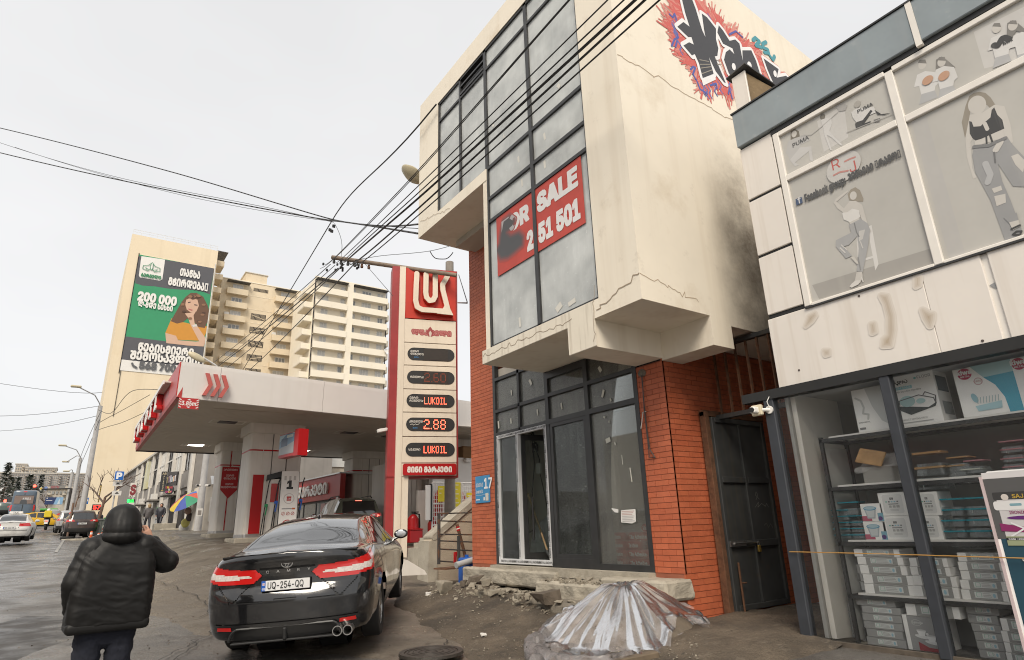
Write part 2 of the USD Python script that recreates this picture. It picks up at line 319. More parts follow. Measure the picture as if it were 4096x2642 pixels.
def patch(name, poly, m, h, res, lift=.006, amp=.0, fade=.35, seed=0, label=None, kind='structure'):
    """a sheet laid over the ground inside poly, its rim sunk into the ground"""
    P = sg.Polygon(poly); x0, y0, x1, y1 = P.bounds
    xs = np.arange(x0, x1+res, res); ys = np.arange(y0, y1+res, res); xx, yy = np.meshgrid(xs, ys)
    import shapely
    d = np.where(shapely.contains_xy(P, xx, yy), 1, -1)*shapely.distance(P.boundary, shapely.points(xx, yy))
    d = d+fade*.8*(meshkit.fbm(np.stack([xx*1.7, yy*1.7, 0*xx], -1), 3, seed)-.5)
    k = sm(-.05, fade, d)
    z = ground(xx, yy)-.015+(.015+lift)*sm(-.12, .12, d)+h(xx, yy)*k+amp*k*(meshkit.fbm(np.stack([xx*6, yy*6, 0*xx], -1), 4, seed+3)-.35)
    v = np.stack([xx, yy, z], -1).reshape(-1, 3); n = len(xs)
    i, j = np.meshgrid(np.arange(len(ys)-1), np.arange(n-1), indexing='ij'); ok = (d > -.12)
    ok = ok[:-1, :-1] & ok[1:, 1:]; i, j = i[ok], j[ok]
    q = np.stack([i*n+j, i*n+j+1, (i+1)*n+j+1, (i+1)*n+j], -1)
    g = J((v, q)); solo(name, label, None, g, m, smooth=True, kind=kind, base=(0, 0, 0))
patch('forecourt_paving', [(1.9, 8.6), (3.2, 6.9), (4.0, 6.4), (4.6, 9.5), (6.4, 11.3), (13, 12.2), (14.5, 40), (1.6, 40), (1.2, 25), (1.0, 14)], 'forecourt', lambda x, y: 0*x, .12, lift=.008, fade=.5, seed=2)
def soil_h(x, y):
    h = .05*sm(4.3, 5.4, x)
    for cx, cy, r, a in ((6.1, 10.0, .9, .16), (5.85, 8.6, .8, .14), (6.0, 7.6, .8, .1), (5.5, 9.5, .9, .06)):
        h = h+a*np.exp(-((x-cx)**2+(y-cy)**2)/r**2*2)
    return h
patch('dirt_ground', [(3.7, 5.4), (4.4, 3.9), (6.3, 3.6), (8.6, 4.0), (8.8, 5.7), (6.6, 5.8), (6.7, 10.9), (6.3, 12.0), (5.2, 11.6), (4.6, 10.0), (4.3, 8.2)], 'soil', soil_h, .035, lift=.025, amp=.05, fade=.5, seed=5)

# ---------------------------------------------------------------- the plastered corner building with the red brick ground floor
XA, YD, XB, YE = 5.24, 4.71, 6.504, 5.60
def mb(x0, y0, z0, x1, y1, z1): return m3.Manifold.cube([x1-x0, y1-y0, z1-z0]).translate([x0, y0, z0])
def mex(pts, d, M):  # manifold extrusion of a 2-D outline
    cs = m3.CrossSection([np.array(p, float) for p in pts], m3.FillRule.EvenOdd)
    return m3.Manifold.extrude(cs, d).transform(M[:3].astype(np.float64))
def mt(m):
    q = m.to_mesh(); return np.array(q.vert_properties[:, :3]), np.array(q.tri_verts)
FA = FR((XA, 0, 0), (0, -1, 0), (0, 0, 1)); FD = FR((0, YD, 0), (1, 0, 0), (0, 0, 1)); FB = FR((XB, 0, 0), (0, -1, 0), (0, 0, 1)); FE = FR((0, YE, 0), (1, 0, 0), (0, 0, 1))
bld = T('corner_building', 'cream plastered corner building over red brick ground floor, with dark framed glass front', 'building', (XB, 8.2, .1))
outl = [(4.71, 3.85), (5.58, 3.85), (5.58, 3.48), (6.1, 3.48), (6.1, 3.87), (8.3, 3.87), (8.3, 4.1), (5.45, 4.1), (5.45, 10.12), (9.95, 10.12), (9.95, 7.47), (8.08, 7.47), (8.08, 7.24), (10.8, 7.24), (10.8, 10.62), (4.71, 10.62)]
FAi = FR((XA+.24, 0, 0), (0, -1, 0), (0, 0, 1))
up = mex([[(-y, z) for y, z in outl]], .24, FAi)
for b in ((XA+.01, 8.3, 7.24, 6.62, 10.8, 7.44), (XA+.01, 5.58, 3.87, 6.62, 8.3, 4.08), (XA+.01, 5.58, 3.48, XB, 6.1, 3.9), (XA+.01, YD+.01, 3.85, 6.6, 5.6, 4.05), (XB, YD+.01, 3.45, 6.93, 5.62, 3.9), (6.9, YD+.01, 3.77, 11.4, 5.7, 4.0),
          (XB, 8.08, 7.24, 6.7, 10.8, 7.44), (XA+.01, 8.08, 4.1, 6.52, 8.2, 7.3), (XA+.1, 10.56, 7.3, 11.4, 10.8, 10.3), (11.2, YD+.1, 3.8, 11.4, 10.8, 10.04)): up = up+mb(*b)
sidew = [(5.24, 3.85), (6.5, 3.85), (6.5, 3.45), (6.93, 3.45), (6.93, 3.77), (11.4, 3.77), (11.4, 10.05), (5.24, 10.62)]
up = up+mex([sidew], .24, FR((0, YD+.24, 0), (1, 0, 0), (0, 0, 1)))
up = up+m3.Manifold.hull_points(np.array([(x, y, z+dz) for x, z in ((5.3, 10.5), (11.35, 9.93)) for y in (4.75, 10.75) for dz in (0, -.2)]))
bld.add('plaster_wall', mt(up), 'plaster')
# the stained band below the glass is its own cladding strip, a few millimetres proud
bld.add('ledge_band', J(B(XA-.004, 6.1, 3.875, XA+.02, 8.304, 4.095), B(XA-.004, 5.56, 3.485, XA+.02, 6.1, 4.095)), 'plaster_ledge')
# cracks: fine dark lines in the render
def crackline(p0, p1, n, amp, seed):
    r = np.random.RandomState(seed); t = np.linspace(0, 1, n); p = np.outer(1-t, p0)+np.outer(t, p1)
    p[1:-1] += r.randn(n-2, 2)*amp; return p
crk = [(LN(crackline(a, b, n, .02, i), w), (.3, .23, .16)) for i, (a, b, n, w) in enumerate((((-4.71, 4.18), (-5.5, 3.95), 14, .012), ((-6.0, 3.98), (-7.2, 3.99), 18, .009), ((-7.1, 3.99), (-8.28, 4.0), 18, .009), ((-5.6, 3.55), (-5.5, 4.3), 10, .008), ((-9.4, 7.3), (-10.7, 7.6), 18, .008)))]
bld.decal('crack', crk, FR((XA-.006, 0, 0), (0, -1, 0), (0, 0, 1)))
crk = [(LN(crackline(a, b, n, .02, 9+i), w), (.42, .32, .22)) for i, (a, b, n, w) in enumerate((((5.25, 4.18), (6.3, 4.0), 22, .010), ((5.26, 7.45), (7.9, 7.37), 40, .014), ((6.5, 9.5), (9.0, 9.2), 30, .008)))]
bld.decal('crack', crk, FR((0, YD-.002, 0), (1, 0, 0), (0, 0, 1)))
# dark inside
bld.add('inner_wall', J(B(8.6, 5.9, .6, 8.75, 10.6, 10), B(6.9, 10.5, .6, 8.7, 10.6, 7.2), B(5.5, 5.0, 4.1, 8.7, 5.1, 10), B(5.6, 10.4, 7.45, 8.7, 10.5, 10)), 'room')
bld.add('inner_floor', J(B(6.6, 5.9, .3, 8.7, 10.6, .69), B(5.6, 5.0, 3.95, 8.7, 8.2, 4.08), B(6.6, 5.9, 4.12, 8.7, 10.6, 4.3), B(6.0, 5.0, 7.1, 8.7, 10.5, 7.3)), 'room')
bld.add('inner_partition', J(B(7.75, 8.0, .69, 7.85, 10.5, 4.1), B(7.0, 7.6, .69, 7.05, 8.0, 3.4)), 'room')
# ---- bricks
BRC = [(.46, .115, .048), (.48, .125, .053), (.44, .108, .046), (.49, .13, .058), (.46, .118, .052)]
def bricks(ts, z0, z1, mk, u0, u1, seed, ch=.0735, L=.235, j=.008):
    """mk(a0, a1, z0, z1) builds one brick; courses from z0 to z1 along u0..u1"""
    r = np.random.RandomState(seed); out = []
    k = 0; z = z0
    while z+ch*.4 < z1:
        a = u0-(L/2 if k % 2 else 0)
        while a < u1-.02:
            b0, b1 = max(a, u0), min(a+L-j, u1)
            if b1-b0 > .03: out.append((mk(b0, b1, z, min(z+ch-j, z1)), np.array(BRC[r.randint(5)])*r.uniform(.93, 1.05)))
            a += L
        z += ch; k += 1
    return out
bx = lambda x0: (lambda a0, a1, z0, z1: B(x0-.006, a0, z0, x0+.02, a1, z1))
by = lambda y0: (lambda a0, a1, z0, z1: B(a0, y0-.006, z0, a1, y0+.02, z1))
pl = bld.add('brick_pier', mt(mb(XB, 9.93, .42, 6.9, 10.8, 7.24)+mb(XB, 8.2, 4.5, 6.9, 9.93, 7.24)), 'mortar')
pr = bld.add('brick_pier', mt(mb(XB, YE+.001, .0, 6.9, 6.1, 3.46)), 'mortar')
sw = bld.add('brick_side_wall', mt(mb(6.9, YE+.001, -.1, 11.2, 5.9, 3.78)), 'mortar')
far = []
cnt = 0
for par, lst in ((pr, bricks(None, .66, 3.47, bx(XB), YE-.006, 6.1, 3)), (sw, bricks(None, -.0015, 3.77, by(YE), XB-.0055, 10.9, 4)), (pl, bricks(None, .66, 7.24, bx(XB), 9.93, 10.8, 5))):
    own = []
    for g, c in lst:
        ce = np.asarray(g[0]).mean(0)
        if cnt < 290 and (par == pr or (par == sw and ce[0] < 7.45)): own.append(1); cnt += 1; bld.add('brick', g, 'brick', col=c, par=par)
        else: far.append((g, c, par))
for par in (sw, pl, pr):
    q = [(g, c) for g, c, p in far if p == par]
    if q: bld.add('bricks_further_along', J(*[g for g, c in q]), 'brick', col=np.vstack([np.tile(c, (8, 1)) for g, c in q]), par=par, kind='stuff')
bld.add('left_flank_wall', B(6.9, 10.55, .0, 11.2, 10.78, 7.24), 'mortar')
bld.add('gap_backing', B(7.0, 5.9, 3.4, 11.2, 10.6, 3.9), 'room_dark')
# ---- upper glazing: frame bars and panes
def bars_x(x0, x1, L): return J(*[B(x0, a, b, x1, c, d) for a, b, c, d in L])
fw = .06
ubars = [(9.9, 7.47, 9.96, 10.12), (9.0, 7.47, 9.06, 10.12), (8.04, 4.1, 8.12, 10.12), (6.71, 4.1, 6.79, 10.12), (5.43, 4.1, 5.48, 10.12), (5.45, 10.07, 9.95, 10.13), (5.45, 4.09, 8.1, 4.13), (8.1, 7.46, 9.95, 7.49)]
for z in (9.62, ): ubars += [(8.12, z, 9.0, z+.05), (9.06, z, 9.9, z+.05), (6.79, z, 8.04, z+.05), (5.48, z, 6.71, z+.05)]
for z in (7.44, 6.81, 6.36): ubars += [(6.79, z, 8.04, z+.06), (5.48, z, 6.71, z+.06)]
for b in ubars: bld.add('window_bar', B(XA+.015, b[0], b[1], XA+.1, b[2], b[3]), 'frame_dark')
ucells = [(9.06, 9.9, 7.49, 9.62), (9.06, 9.9, 9.67, 10.07), (8.12, 9.0, 7.49, 9.62)]
for a, b in ((6.79, 8.04), (5.48, 6.71)): ucells += [(a, b, 9.67, 10.07), (a, b, 7.5, 9.62), (a, b, 6.87, 7.44), (a, b, 6.42, 6.81), (a, b, 4.13, 6.36)]
for a, b, c, d in ucells: bld.add('pane', B(XA+.05, a-.005, c-.005, XA+.056, b+.005, d+.005), 'pane_upper')
bld.add('open_vent', J(B(XA-.0, 8.12, 9.68, XA+.03, 9.0, 9.73), B(XA+.1, 8.12, 9.67, XA+.13, 9.0, 10.07), tf(B(0, 0, 0, .05, .88, .04), RZ(0, (XA+.02, 8.12, 9.9)))), 'frame_dark', label='open black vent window in the top row')
bld.add('bulb', (lambda s: mv((np.array(s.vertices), np.array(s.faces)), *at(2233, 1084, x=7.0)))(trimesh.creation.icosphere(2, .05)), PM('bulb', (1, .75, .4), .4, emit=10, var=0))
# tape scraps left on the glass
scr = []
for (px, py, w, h, r) in ((2178, 546, .05, .13, 8), (2074, 638, .05, .12, 6), (2179, 658, .05, .14, 4), (2088, 732, .045, .14, 4), (1972, 502, .05, .1, 30), (2016, 548, .03, .1, 10), (2235, 345, .06, .1, 35), (2080, 1290, .05, .16, 4), (2236, 1230, .14, .1, 30), (2288, 1210, .16, .07, 10)):
    p = at(px, py, x=XA+.048); scr.append((affinity.rotate(sbox(-p[1]-w/2, p[2]-h/2, -p[1]+w/2, p[2]+h/2), r), (.62, .6, .54)))
bld.decal('tape_scrap', scr, FR((XA+.048, 0, 0), (0, -1, 0), (0, 0, 1)))
# ---- ground-floor glazing
XG = XB+.02
gb = [(9.86, .66, 9.94, 4.45), (9.05, 2.96, 9.11, 4.4), (8.2, .66, 8.29, 4.2), (7.17, .66, 7.26, 3.86), (6.1, .62, 6.18, 3.5), (8.29, 2.96, 9.86, 3.02), (8.29, 3.41, 9.86, 3.47), (8.29, 4.04, 9.86, 4.1), (7.26, 2.95, 8.2, 3.03), (7.26, 3.42, 8.2, 3.48), (7.26, 3.74, 8.2, 3.86), (6.18, 2.95, 7.17, 3.03), (6.18, 3.42, 7.17, 3.48), (7.26, .66, 8.2, .8), (6.18, .64, 7.17, .74)]
for b in gb: bld.add('shopfront_bar', B(XG-.035, b[0], b[1], XG+.05, b[2], b[3]), 'frame_dark')
for a, b, c, d in ((9.11, 9.86, 3.02, 3.41), (9.11, 9.86, 3.47, 4.04), (8.29, 9.05, 3.02, 3.41), (8.29, 9.05, 3.47, 4.04), (7.26, 8.2, 3.03, 3.42), (7.26, 8.2, 3.48, 3.74), (6.18, 7.17, 3.03, 3.42), (6.18, 7.17, 3.48, 3.9), (6.18, 7.17, .74, 2.95)):
    bld.add('pane', B(XG+.01, a-.005, c-.005, XG+.016, b+.005, d+.005), 'pane_low')
bld.add('door_leaf_frame', J(*[B(XG-.028, a, b, XG+.03, c, d) for a, b, c, d in ((8.13, .8, 8.2, 2.95), (7.26, .8, 7.33, 2.95), (7.33, .8, 8.13, .86), (7.33, 2.89, 8.13, 2.95))]), 'frame_dark')
bld.add('pane', B(XG+.0, 7.32, .85, XG+.006, 8.14, 2.9), 'pane_door')
# doorway wrapped in printed protective tape, sidelight, opened leaf
tp = J(*[B(XG-.045, a, b, XG+.03, c, d) for a, b, c, d in ((9.78, .68, 9.84, 2.96), (8.29, .68, 8.35, 2.96), (9.13, .76, 9.2, 2.9), (8.35, 2.9, 9.78, 2.96), (8.35, .68, 9.78, .76))])
bld.add('taped_door_frame', tp, 'tape', col=np.array((.62, .62, .62)))
ink = []
for (u0, v0, rot, n) in ((-9.77, .705, 0, 4), (-9.75, 2.915, 0, 4)):
    for k in range(n): ink += [(TX('ENDER ALUMINYUM', .034, u0+.36*k, v0, 1), (.03, .03, .03))]
for u in (-9.795, -8.305, -9.15):
    for k in range(5): ink += [(TX('ENDER ALUMINYUM', .034, u, .8+.42*k, 1, rot=90), (.03, .03, .03))]
bld.decal('tape_lettering', ink, FR((XG-.047, 0, 0), (0, -1, 0), (0, 0, 1)))
bld.add('pane', B(XG+.0, 9.19, .75, XG+.006, 9.79, 2.91), 'pane_door')
leafM = RZ(math.radians(-82), (XG, 9.13, 0))
leaf = bld.add('door_leaf', tf(J(B(-.03, -.78, .76, .03, -.7, 2.9), B(-.03, -.08, .76, .03, 0, 2.9), B(-.03, -.7, .76, .03, -.08, .86), B(-.03, -.7, 2.8, .03, -.08, 2.9)), RZ(math.radians(82), (XG+.02, 9.13, 0))), 'frame_dark')
bld.add('pane', tf(B(-.004, -.7, .86, .004, -.08, 2.8), RZ(math.radians(82), (XG+.02, 9.13, 0))), 'pane_door', par=leaf)
h0 = at(2115, 1925, x=6.62); h1 = at(2122, 2056, x=6.62)
bld.add('handle', J(CY((6.64, 8.97, 1.06), (6.64, 8.97, 1.78), .018), CY((6.64, 8.97, 1.2), (6.7, 9.04, 1.2), .011), CY((6.64, 8.97, 1.66), (6.7, 9.04, 1.66), .011)), 'dark', par=leaf)
# ---- sill, plinth, steps
bld.add('sill', mt(mb(6.36, 6.1, .53, 6.62, 9.95, .655)), 'concrete')
def rough(g, a, sc=9, seed=0, sub=.08):
    m = trimesh.Trimesh(g[0], g[1]); v, f = trimesh.remesh.subdivide_to_size(m.vertices, m.faces, sub)[:2]
    m = trimesh.Trimesh(v, f); m.merge_vertices(); n = m.vertex_normals
    d = (meshkit.fbm(np.array(m.vertices)*sc, 4, seed)-.5)*2*a
    return np.array(m.vertices)+n*d[:, None], np.array(m.faces)
bld.add('plinth', rough(CB(6.3, 8.0, .34, 6.7, 10.86, .6, .03), .022, 7, 1), 'concrete')
bld.add('plinth', rough(CB(6.08, 5.56, .36, 6.6, 6.75, .6, .03), .022, 7, 2), 'concrete')
bld.add('step', rough(CB(5.98, 6.55, .2, 6.6, 8.1, .5, .03), .03, 6, 3), 'concrete')
bld.add('step', rough(CB(5.6, 6.3, .02, 6.2, 7.9, .3, .05), .04, 5, 4), 'concrete_dark')
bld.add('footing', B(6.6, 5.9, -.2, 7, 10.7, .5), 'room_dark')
# stray cable down the right-hand pier
for name, pts, c in (('loose_cable', [(2566, 1500), (2572, 1560), (2577, 1640), (2584, 1700), (2593, 1780), (2597, 1830), (2620, 1830)], (.05, .04, .04)), ('loose_cable', [(2568, 1500), (2574, 1600), (2588, 1720), (2600, 1800), (2621, 1832)], (.06, .05, .045)), ('loose_cable', [(2564, 1716), (2572, 1650), (2584, 1647)], (.6, .55, .5))):
    bld.add(name, TU([at(x, y, x=XB-.03) for x, y in pts], .008, 5), 'col', col=np.array(c))
bld.add('plaster_dab', rough(tf((lambda s: (np.array(s.vertices)*[.03, .07, .06], np.array(s.faces)))(trimesh.creation.icosphere(2, 1)), RZ(0, at(2568, 1492, x=XB-.01))), .02, 12, 4, .05), 'concrete_dark')
# ---------------------------------------------------------------- the shop on the right
XS = 6.35
def PP(o, s, pts, x=None, y=None):
    r = []
    for a, b in pts:
        p = at(o[0]+a/s, o[1]+b/s, **({'x': x} if x is not None else {'y': y})); r.append((-p[1], p[2]) if x is not None else (p[0], p[2]))
    return r
shop = T('household_shop', 'low white panelled shop with printed window film upstairs and glass display below', 'building', (XS, 1.5, .08))
for a, b in ((3.545, 4.265), (4.3, 5.02), (5.055, 5.77)): shop.add('wall_panel', CB(XS-.02, 3.365, a, XS+.03, 3.8, b, .006), 'panel_white')
shop.add('seam_strip', B(XS+.0, 3.36, 3.5, XS+.02, 3.8, 5.8), 'dark')
for a, b in ((2.18, 3.815), (1.70, 2.178), (-.6, 1.645), (-2.6, -.64)): shop.add('wall_panel', CB(XS-.02, a, 2.68, XS+.03, b, 3.49, .006), 'panel_white')
shop.addn('joint_strip', [B(XS, 1.64, 2.68, XS+.02, 1.71, 3.49), B(XS, -.65, 2.68, XS+.02, -.6, 3.49)], 'alu_white')
for a, b in ((1.70, 3.8), (-.5, 1.65), (-2.6, -.54)): shop.add('fascia_panel', CB(XS-.07, a, 5.79, XS+.3, b, 6.28, .008), 'panel_blue')
shop.addn('fascia_strip', [B(XS-.08, 1.645, 5.74, XS, 1.70, 6.29), B(XS-.08, -.545, 5.74, XS, -.5, 6.29)], 'alu_white')
shop.add('fascia_capping', B(XS-.085, -2.6, 6.28, XS+.35, 3.81, 6.3), 'frame_dark')
shop.add('corner_upstand', CB(XS-.0, 3.56, 6.3, XS+.03, 3.76, 6.86, .006), 'panel_white')
bp = np.array([(XS+.02, 3.75, 6.3), (XS+.02, 3.57, 6.3), (XS+.02, 3.75, 6.84), (XS+.02, 3.57, 6.84), (XS+1.2, 3.75, 6.3), (XS+1.2, 3.3, 6.3), (XS+1.2, 3.75, 6.5), (XS+1.2, 3.3, 6.5)])
hh = trimesh.convex.convex_hull(bp); shop.add('rendered_upstand', (np.array(hh.vertices), np.array(hh.faces)), PM('render_brown', (.2, .14, .075), .9, var=.25, vs=6, bump=.5))
shop.add('upstand_capping', tf(B(-.05, -.1, 0, 1.25, .22, .02), FR((XS, 3.6, 6.88), (1, -.12, -.27), (0, 1, 0))), 'frame_dark')
shop.add('soffit_strip', B(XS-.03, -2.6, 5.73, XS+.02, 3.36, 5.79), 'frame_dark')
shop.add('body', J(B(XS+.06, 3.78, .0, XS+6, 3.82, 6.2), B(XS+.06, -2.6, 6.1, XS+6, 3.8, 6.2), B(XS+.07, -2.6, 2.6, XS+5, 3.78, 2.75), B(XS+2.2, -2.6, .0, XS+2.25, 3.8, 6.1), B(XS+.1, -2.65, 0, XS+6, -2.6, 6.2), B(XS+.06, -2.6, 2.75, XS+.1, 3.8, 6.1)), PM('shop_inside', (.42, .41, .39), .9, var=.1))
shop.add('return_wall', B(XS+.1, 3.72, .1, XS+1.0, 3.775, 2.62), 'alu_white')
shop.add('floor', B(XS, -2.6, -.1, XS+2.2, 3.8, .09), 'concrete')
# upper windows
for b in ((3.27, 3.5, 3.345, 5.72), (1.97, 3.5, 2.05, 5.69), (.1, 3.5, .18, 5.69), (-1.8, 3.5, -1.72, 5.69), (2.05, 5.05, 3.27, 5.125), (.18, 5.04, 1.97, 5.115), (-1.72, 5.04, .1, 5.115), (-1.72, 5.66, 1.97, 5.72), (2.05, 5.66, 3.27, 5.72), (2.05, 3.49, 3.27, 3.525), (-1.72, 3.49, 1.97, 3.525)):
    shop.add('window_bar', CB(XS-.035, b[0], b[1], XS+.04, b[2], b[3], .006), 'alu_white')
shop.add('window_sill', B(XS-.04, -2.6, 3.475, XS+.04, 3.34, 3.495), 'frame_dark')
FILM = (.47, .455, .42)
FS = lambda dx=0: FR((XS-.002-dx, 0, 0), (0, -1, 0), (0, 0, 1))
A1, A2, A3 = ((2900, 100), 1.995), ((2900, 872), 1.995), ((2950, 500), 1.621)
def pg(o, pts): return sg.Polygon(PP(o[0], o[1], pts, x=XS)).buffer(0)
def pl_(o, pts, w): return sg.LineString(PP(o[0], o[1], pts, x=XS)).buffer(w/2, quad_segs=3)
def pe(o, cx, cy, rx, ry=None, rot=0):
    c = PP(o[0], o[1], [(cx, cy)], x=XS)[0]; return EL(c[0], c[1], rx, ry or rx, rot)
G = lambda v, t=0.0: (v*(1+t), v, v*(1-t*1.6))
SK, LT, MD, DK, BK = G(.52, .05), G(.56, .02), G(.33, .03), G(.17, .03), G(.055)
# film 1, large lower left: woman on a stool
f1 = [(sbox(-3.27, 3.525, -2.05, 5.05), FILM), (pg(A3, [(485, 1040), (1245, 805), (1280, 915), (530, 1130)]), G(.34, .05)),
      (pg(A3, [(850, 660), (870, 650), (915, 905), (895, 945), (860, 760)]), G(.62, .03)), (pg(A3, [(770, 690), (785, 690), (800, 960), (785, 960)]), G(.6, .03)), (pg(A3, [(780, 880), (880, 850), (882, 865), (782, 895)]), G(.6, .03)),
      (pg(A3, [(735, 420), (765, 405), (795, 425), (818, 480), (815, 500), (790, 500), (725, 490), (715, 450)]), G(.27, .12)), (pe(A3, 752, 460, .035, .048), SK),
      (pg(A3, [(720, 435), (650, 495), (625, 510), (640, 480), (715, 425)]), SK), (pg(A3, [(625, 505), (645, 500), (705, 555), (695, 575), (650, 545)]), SK), (pg(A3, [(730, 495), (770, 495), (810, 520), (800, 570), (690, 580), (690, 545)]), SK), (pg(A3, [(785, 515), (812, 525), (850, 660), (870, 690), (855, 700), (800, 600)]), SK),
      (pg(A3, [(680, 572), (715, 568), (745, 545), (790, 555), (798, 600), (735, 635), (690, 615)]), G(.64, .03)), (pg(A3, [(725, 635), (790, 605), (800, 620), (735, 650)]), SK),
      (pg(A3, [(725, 650), (800, 610), (845, 640), (862, 680), (850, 780), (815, 955), (775, 950), (790, 800), (780, 720), (725, 780), (690, 790), (745, 850), (705, 868), (640, 790), (640, 750), (740, 700)]), G(.36, .0)),
      (pg(A3, [(790, 690), (830, 680), (815, 740), (790, 760)]), G(.5, .03)), (pl_(A3, [(760, 640), (775, 700), (790, 725)], .012), G(.2)), (pl_(A3, [(668, 800), (700, 830)], .014), G(.55, .03)), (pl_(A3, [(675, 780), (712, 812)], .01), G(.55, .03)), (pl_(A3, [(800, 760), (815, 800)], .012), G(.52, .03)), (pl_(A3, [(785, 860), (800, 940)], .01), G(.24)),
      (pg(A3, [(735, 860), (760, 855), (790, 900), (778, 905)]), SK), (pg(A3, [(775, 955), (812, 955), (815, 990), (800, 1025), (745, 1058), (730, 1050), (765, 1010)]), SK), (pg(A3, [(745, 1030), (775, 1010), (800, 1010), (790, 1035), (745, 1057), (730, 1050)]), G(.62, .04)), (pl_(A3, [(808, 990), (818, 1018)], .012), G(.6, .04)),
      (pe(A3, 690, 275, .19, .165, 18), G(.53, .03)), (TX('R', .12, *PP(*A3, [(622, 300)], x=XS)[0]), (.5, .12, .1)), (TX('J', .12, *PP(*A3, [(735, 315)], x=XS)[0]), (.5, .12, .1)),
      (pl_(A3, [(700, 240), (730, 225), (765, 212)], .02), (.52, .25, .22)), (pl_(A3, [(628, 330), (665, 310), (720, 300)], .02), (.52, .25, .22)),
      (pg(A3, [(380, 485), (420, 470), (428, 508), (386, 525)]), (.07, .1, .17)), (TX('f', .075, *PP(*A3, [(398, 515)], x=XS)[0], bold=1), (.6, .6, .6)), (TX('Facebook group:', .092, -3.12, 4.70, bold=2, fit=.47, wt=800), G(.09)), (TX('ჯინსები “რამო”', .082, -2.62, 4.715, bold=2, fit=.53, wt=800), G(.09))]
shop.decal('window_film', f1, FS(), 'vinyl', label='grey window film of a woman seated on a stool, with a web group name')
# film 2, large lower right: woman in torn jeans
f2 = [(sbox(-1.97, 3.525, -.18, 5.04), FILM), (sbox(-1.93, 3.53, -1.8, 5.04), G(.44, .03)),
      (pg(A1, [(1985, 545), (2030, 535), (2080, 545), (2120, 580), (2165, 650), (2130, 680), (2090, 640), (1960, 640), (1955, 760), (1940, 900), (1915, 900), (1890, 780), (1920, 650), (1950, 570)]), G(.25, .12)), (pe(A1, 2012, 640, .068, .095, 5), SK),
      (pg(A1, [(1955, 720), (2060, 700), (2150, 640), (2230, 650), (2280, 800), (2300, 940), (2250, 960), (2220, 830), (2235, 900), (2000, 970), (1985, 900), (1960, 940), (1975, 1150), (2010, 1220), (1980, 1230), (1930, 1050), (1920, 900)]), SK),
      (pg(A1, [(1950, 770), (1970, 775), (1985, 815), (2040, 810), (2120, 740), (2130, 680), (2150, 660), (2175, 720), (2215, 760), (2230, 830), (2160, 860), (2050, 910), (2000, 925), (1975, 905), (1955, 870)]), BK), (pl_(A1, [(2075, 790), (2095, 835)], .03), SK), (pl_(A1, [(2085, 870), (2090, 950)], .014), BK), (pl_(A1, [(2110, 865), (2155, 990)], .014), BK),
      (pg(A1, [(1990, 965), (2110, 950), (2250, 890), (2290, 950), (2420, 1090), (2500, 1300), (2300, 1290), (2180, 1110), (2215, 1250), (2280, 1400), (2370, 1640), (2320, 1720), (2240, 1730), (2120, 1400), (2000, 1180), (1975, 1040)]), G(.3)), (pg(A2, [(2110, 540), (2300, 440), (2420, 560), (2440, 700)]), G(.3)),
      (pg(A1, [(2285, 1050), (2340, 1030), (2400, 1090), (2380, 1180), (2320, 1120)]), SK), (pg(A1, [(2130, 1310), (2205, 1285), (2215, 1320), (2150, 1345)]), SK), (pg(A1, [(2150, 1370), (2240, 1350), (2245, 1420), (2170, 1450)]), SK), (pl_(A1, [(2080, 1110), (2120, 1200), (2100, 1260)], .05), G(.42)), (pl_(A1, [(2165, 1000), (2200, 940)], .05), SK), (pl_(A1, [(2160, 1100), (2150, 1020)], .012), G(.16)), (pl_(A1, [(1990, 975), (2110, 965), (2240, 905)], .03), G(.2)),
      (pg(A2, [(2225, 0), (2330, -40), (2345, 20), (2270, 45)]), G(.3)), (pg(A2, [(2270, 40), (2345, 20), (2360, 70), (2300, 100)]), SK), (pl_(A2, [(2290, 92), (2355, 62)], .018), BK), (pl_(A2, [(2300, 135), (2330, 110), (2370, 108), (2360, 135), (2310, 140)], .014), BK)]
shop.decal('window_film', f2, FS(), 'vinyl', label='grey window film of a woman in a black laced top and torn jeans')
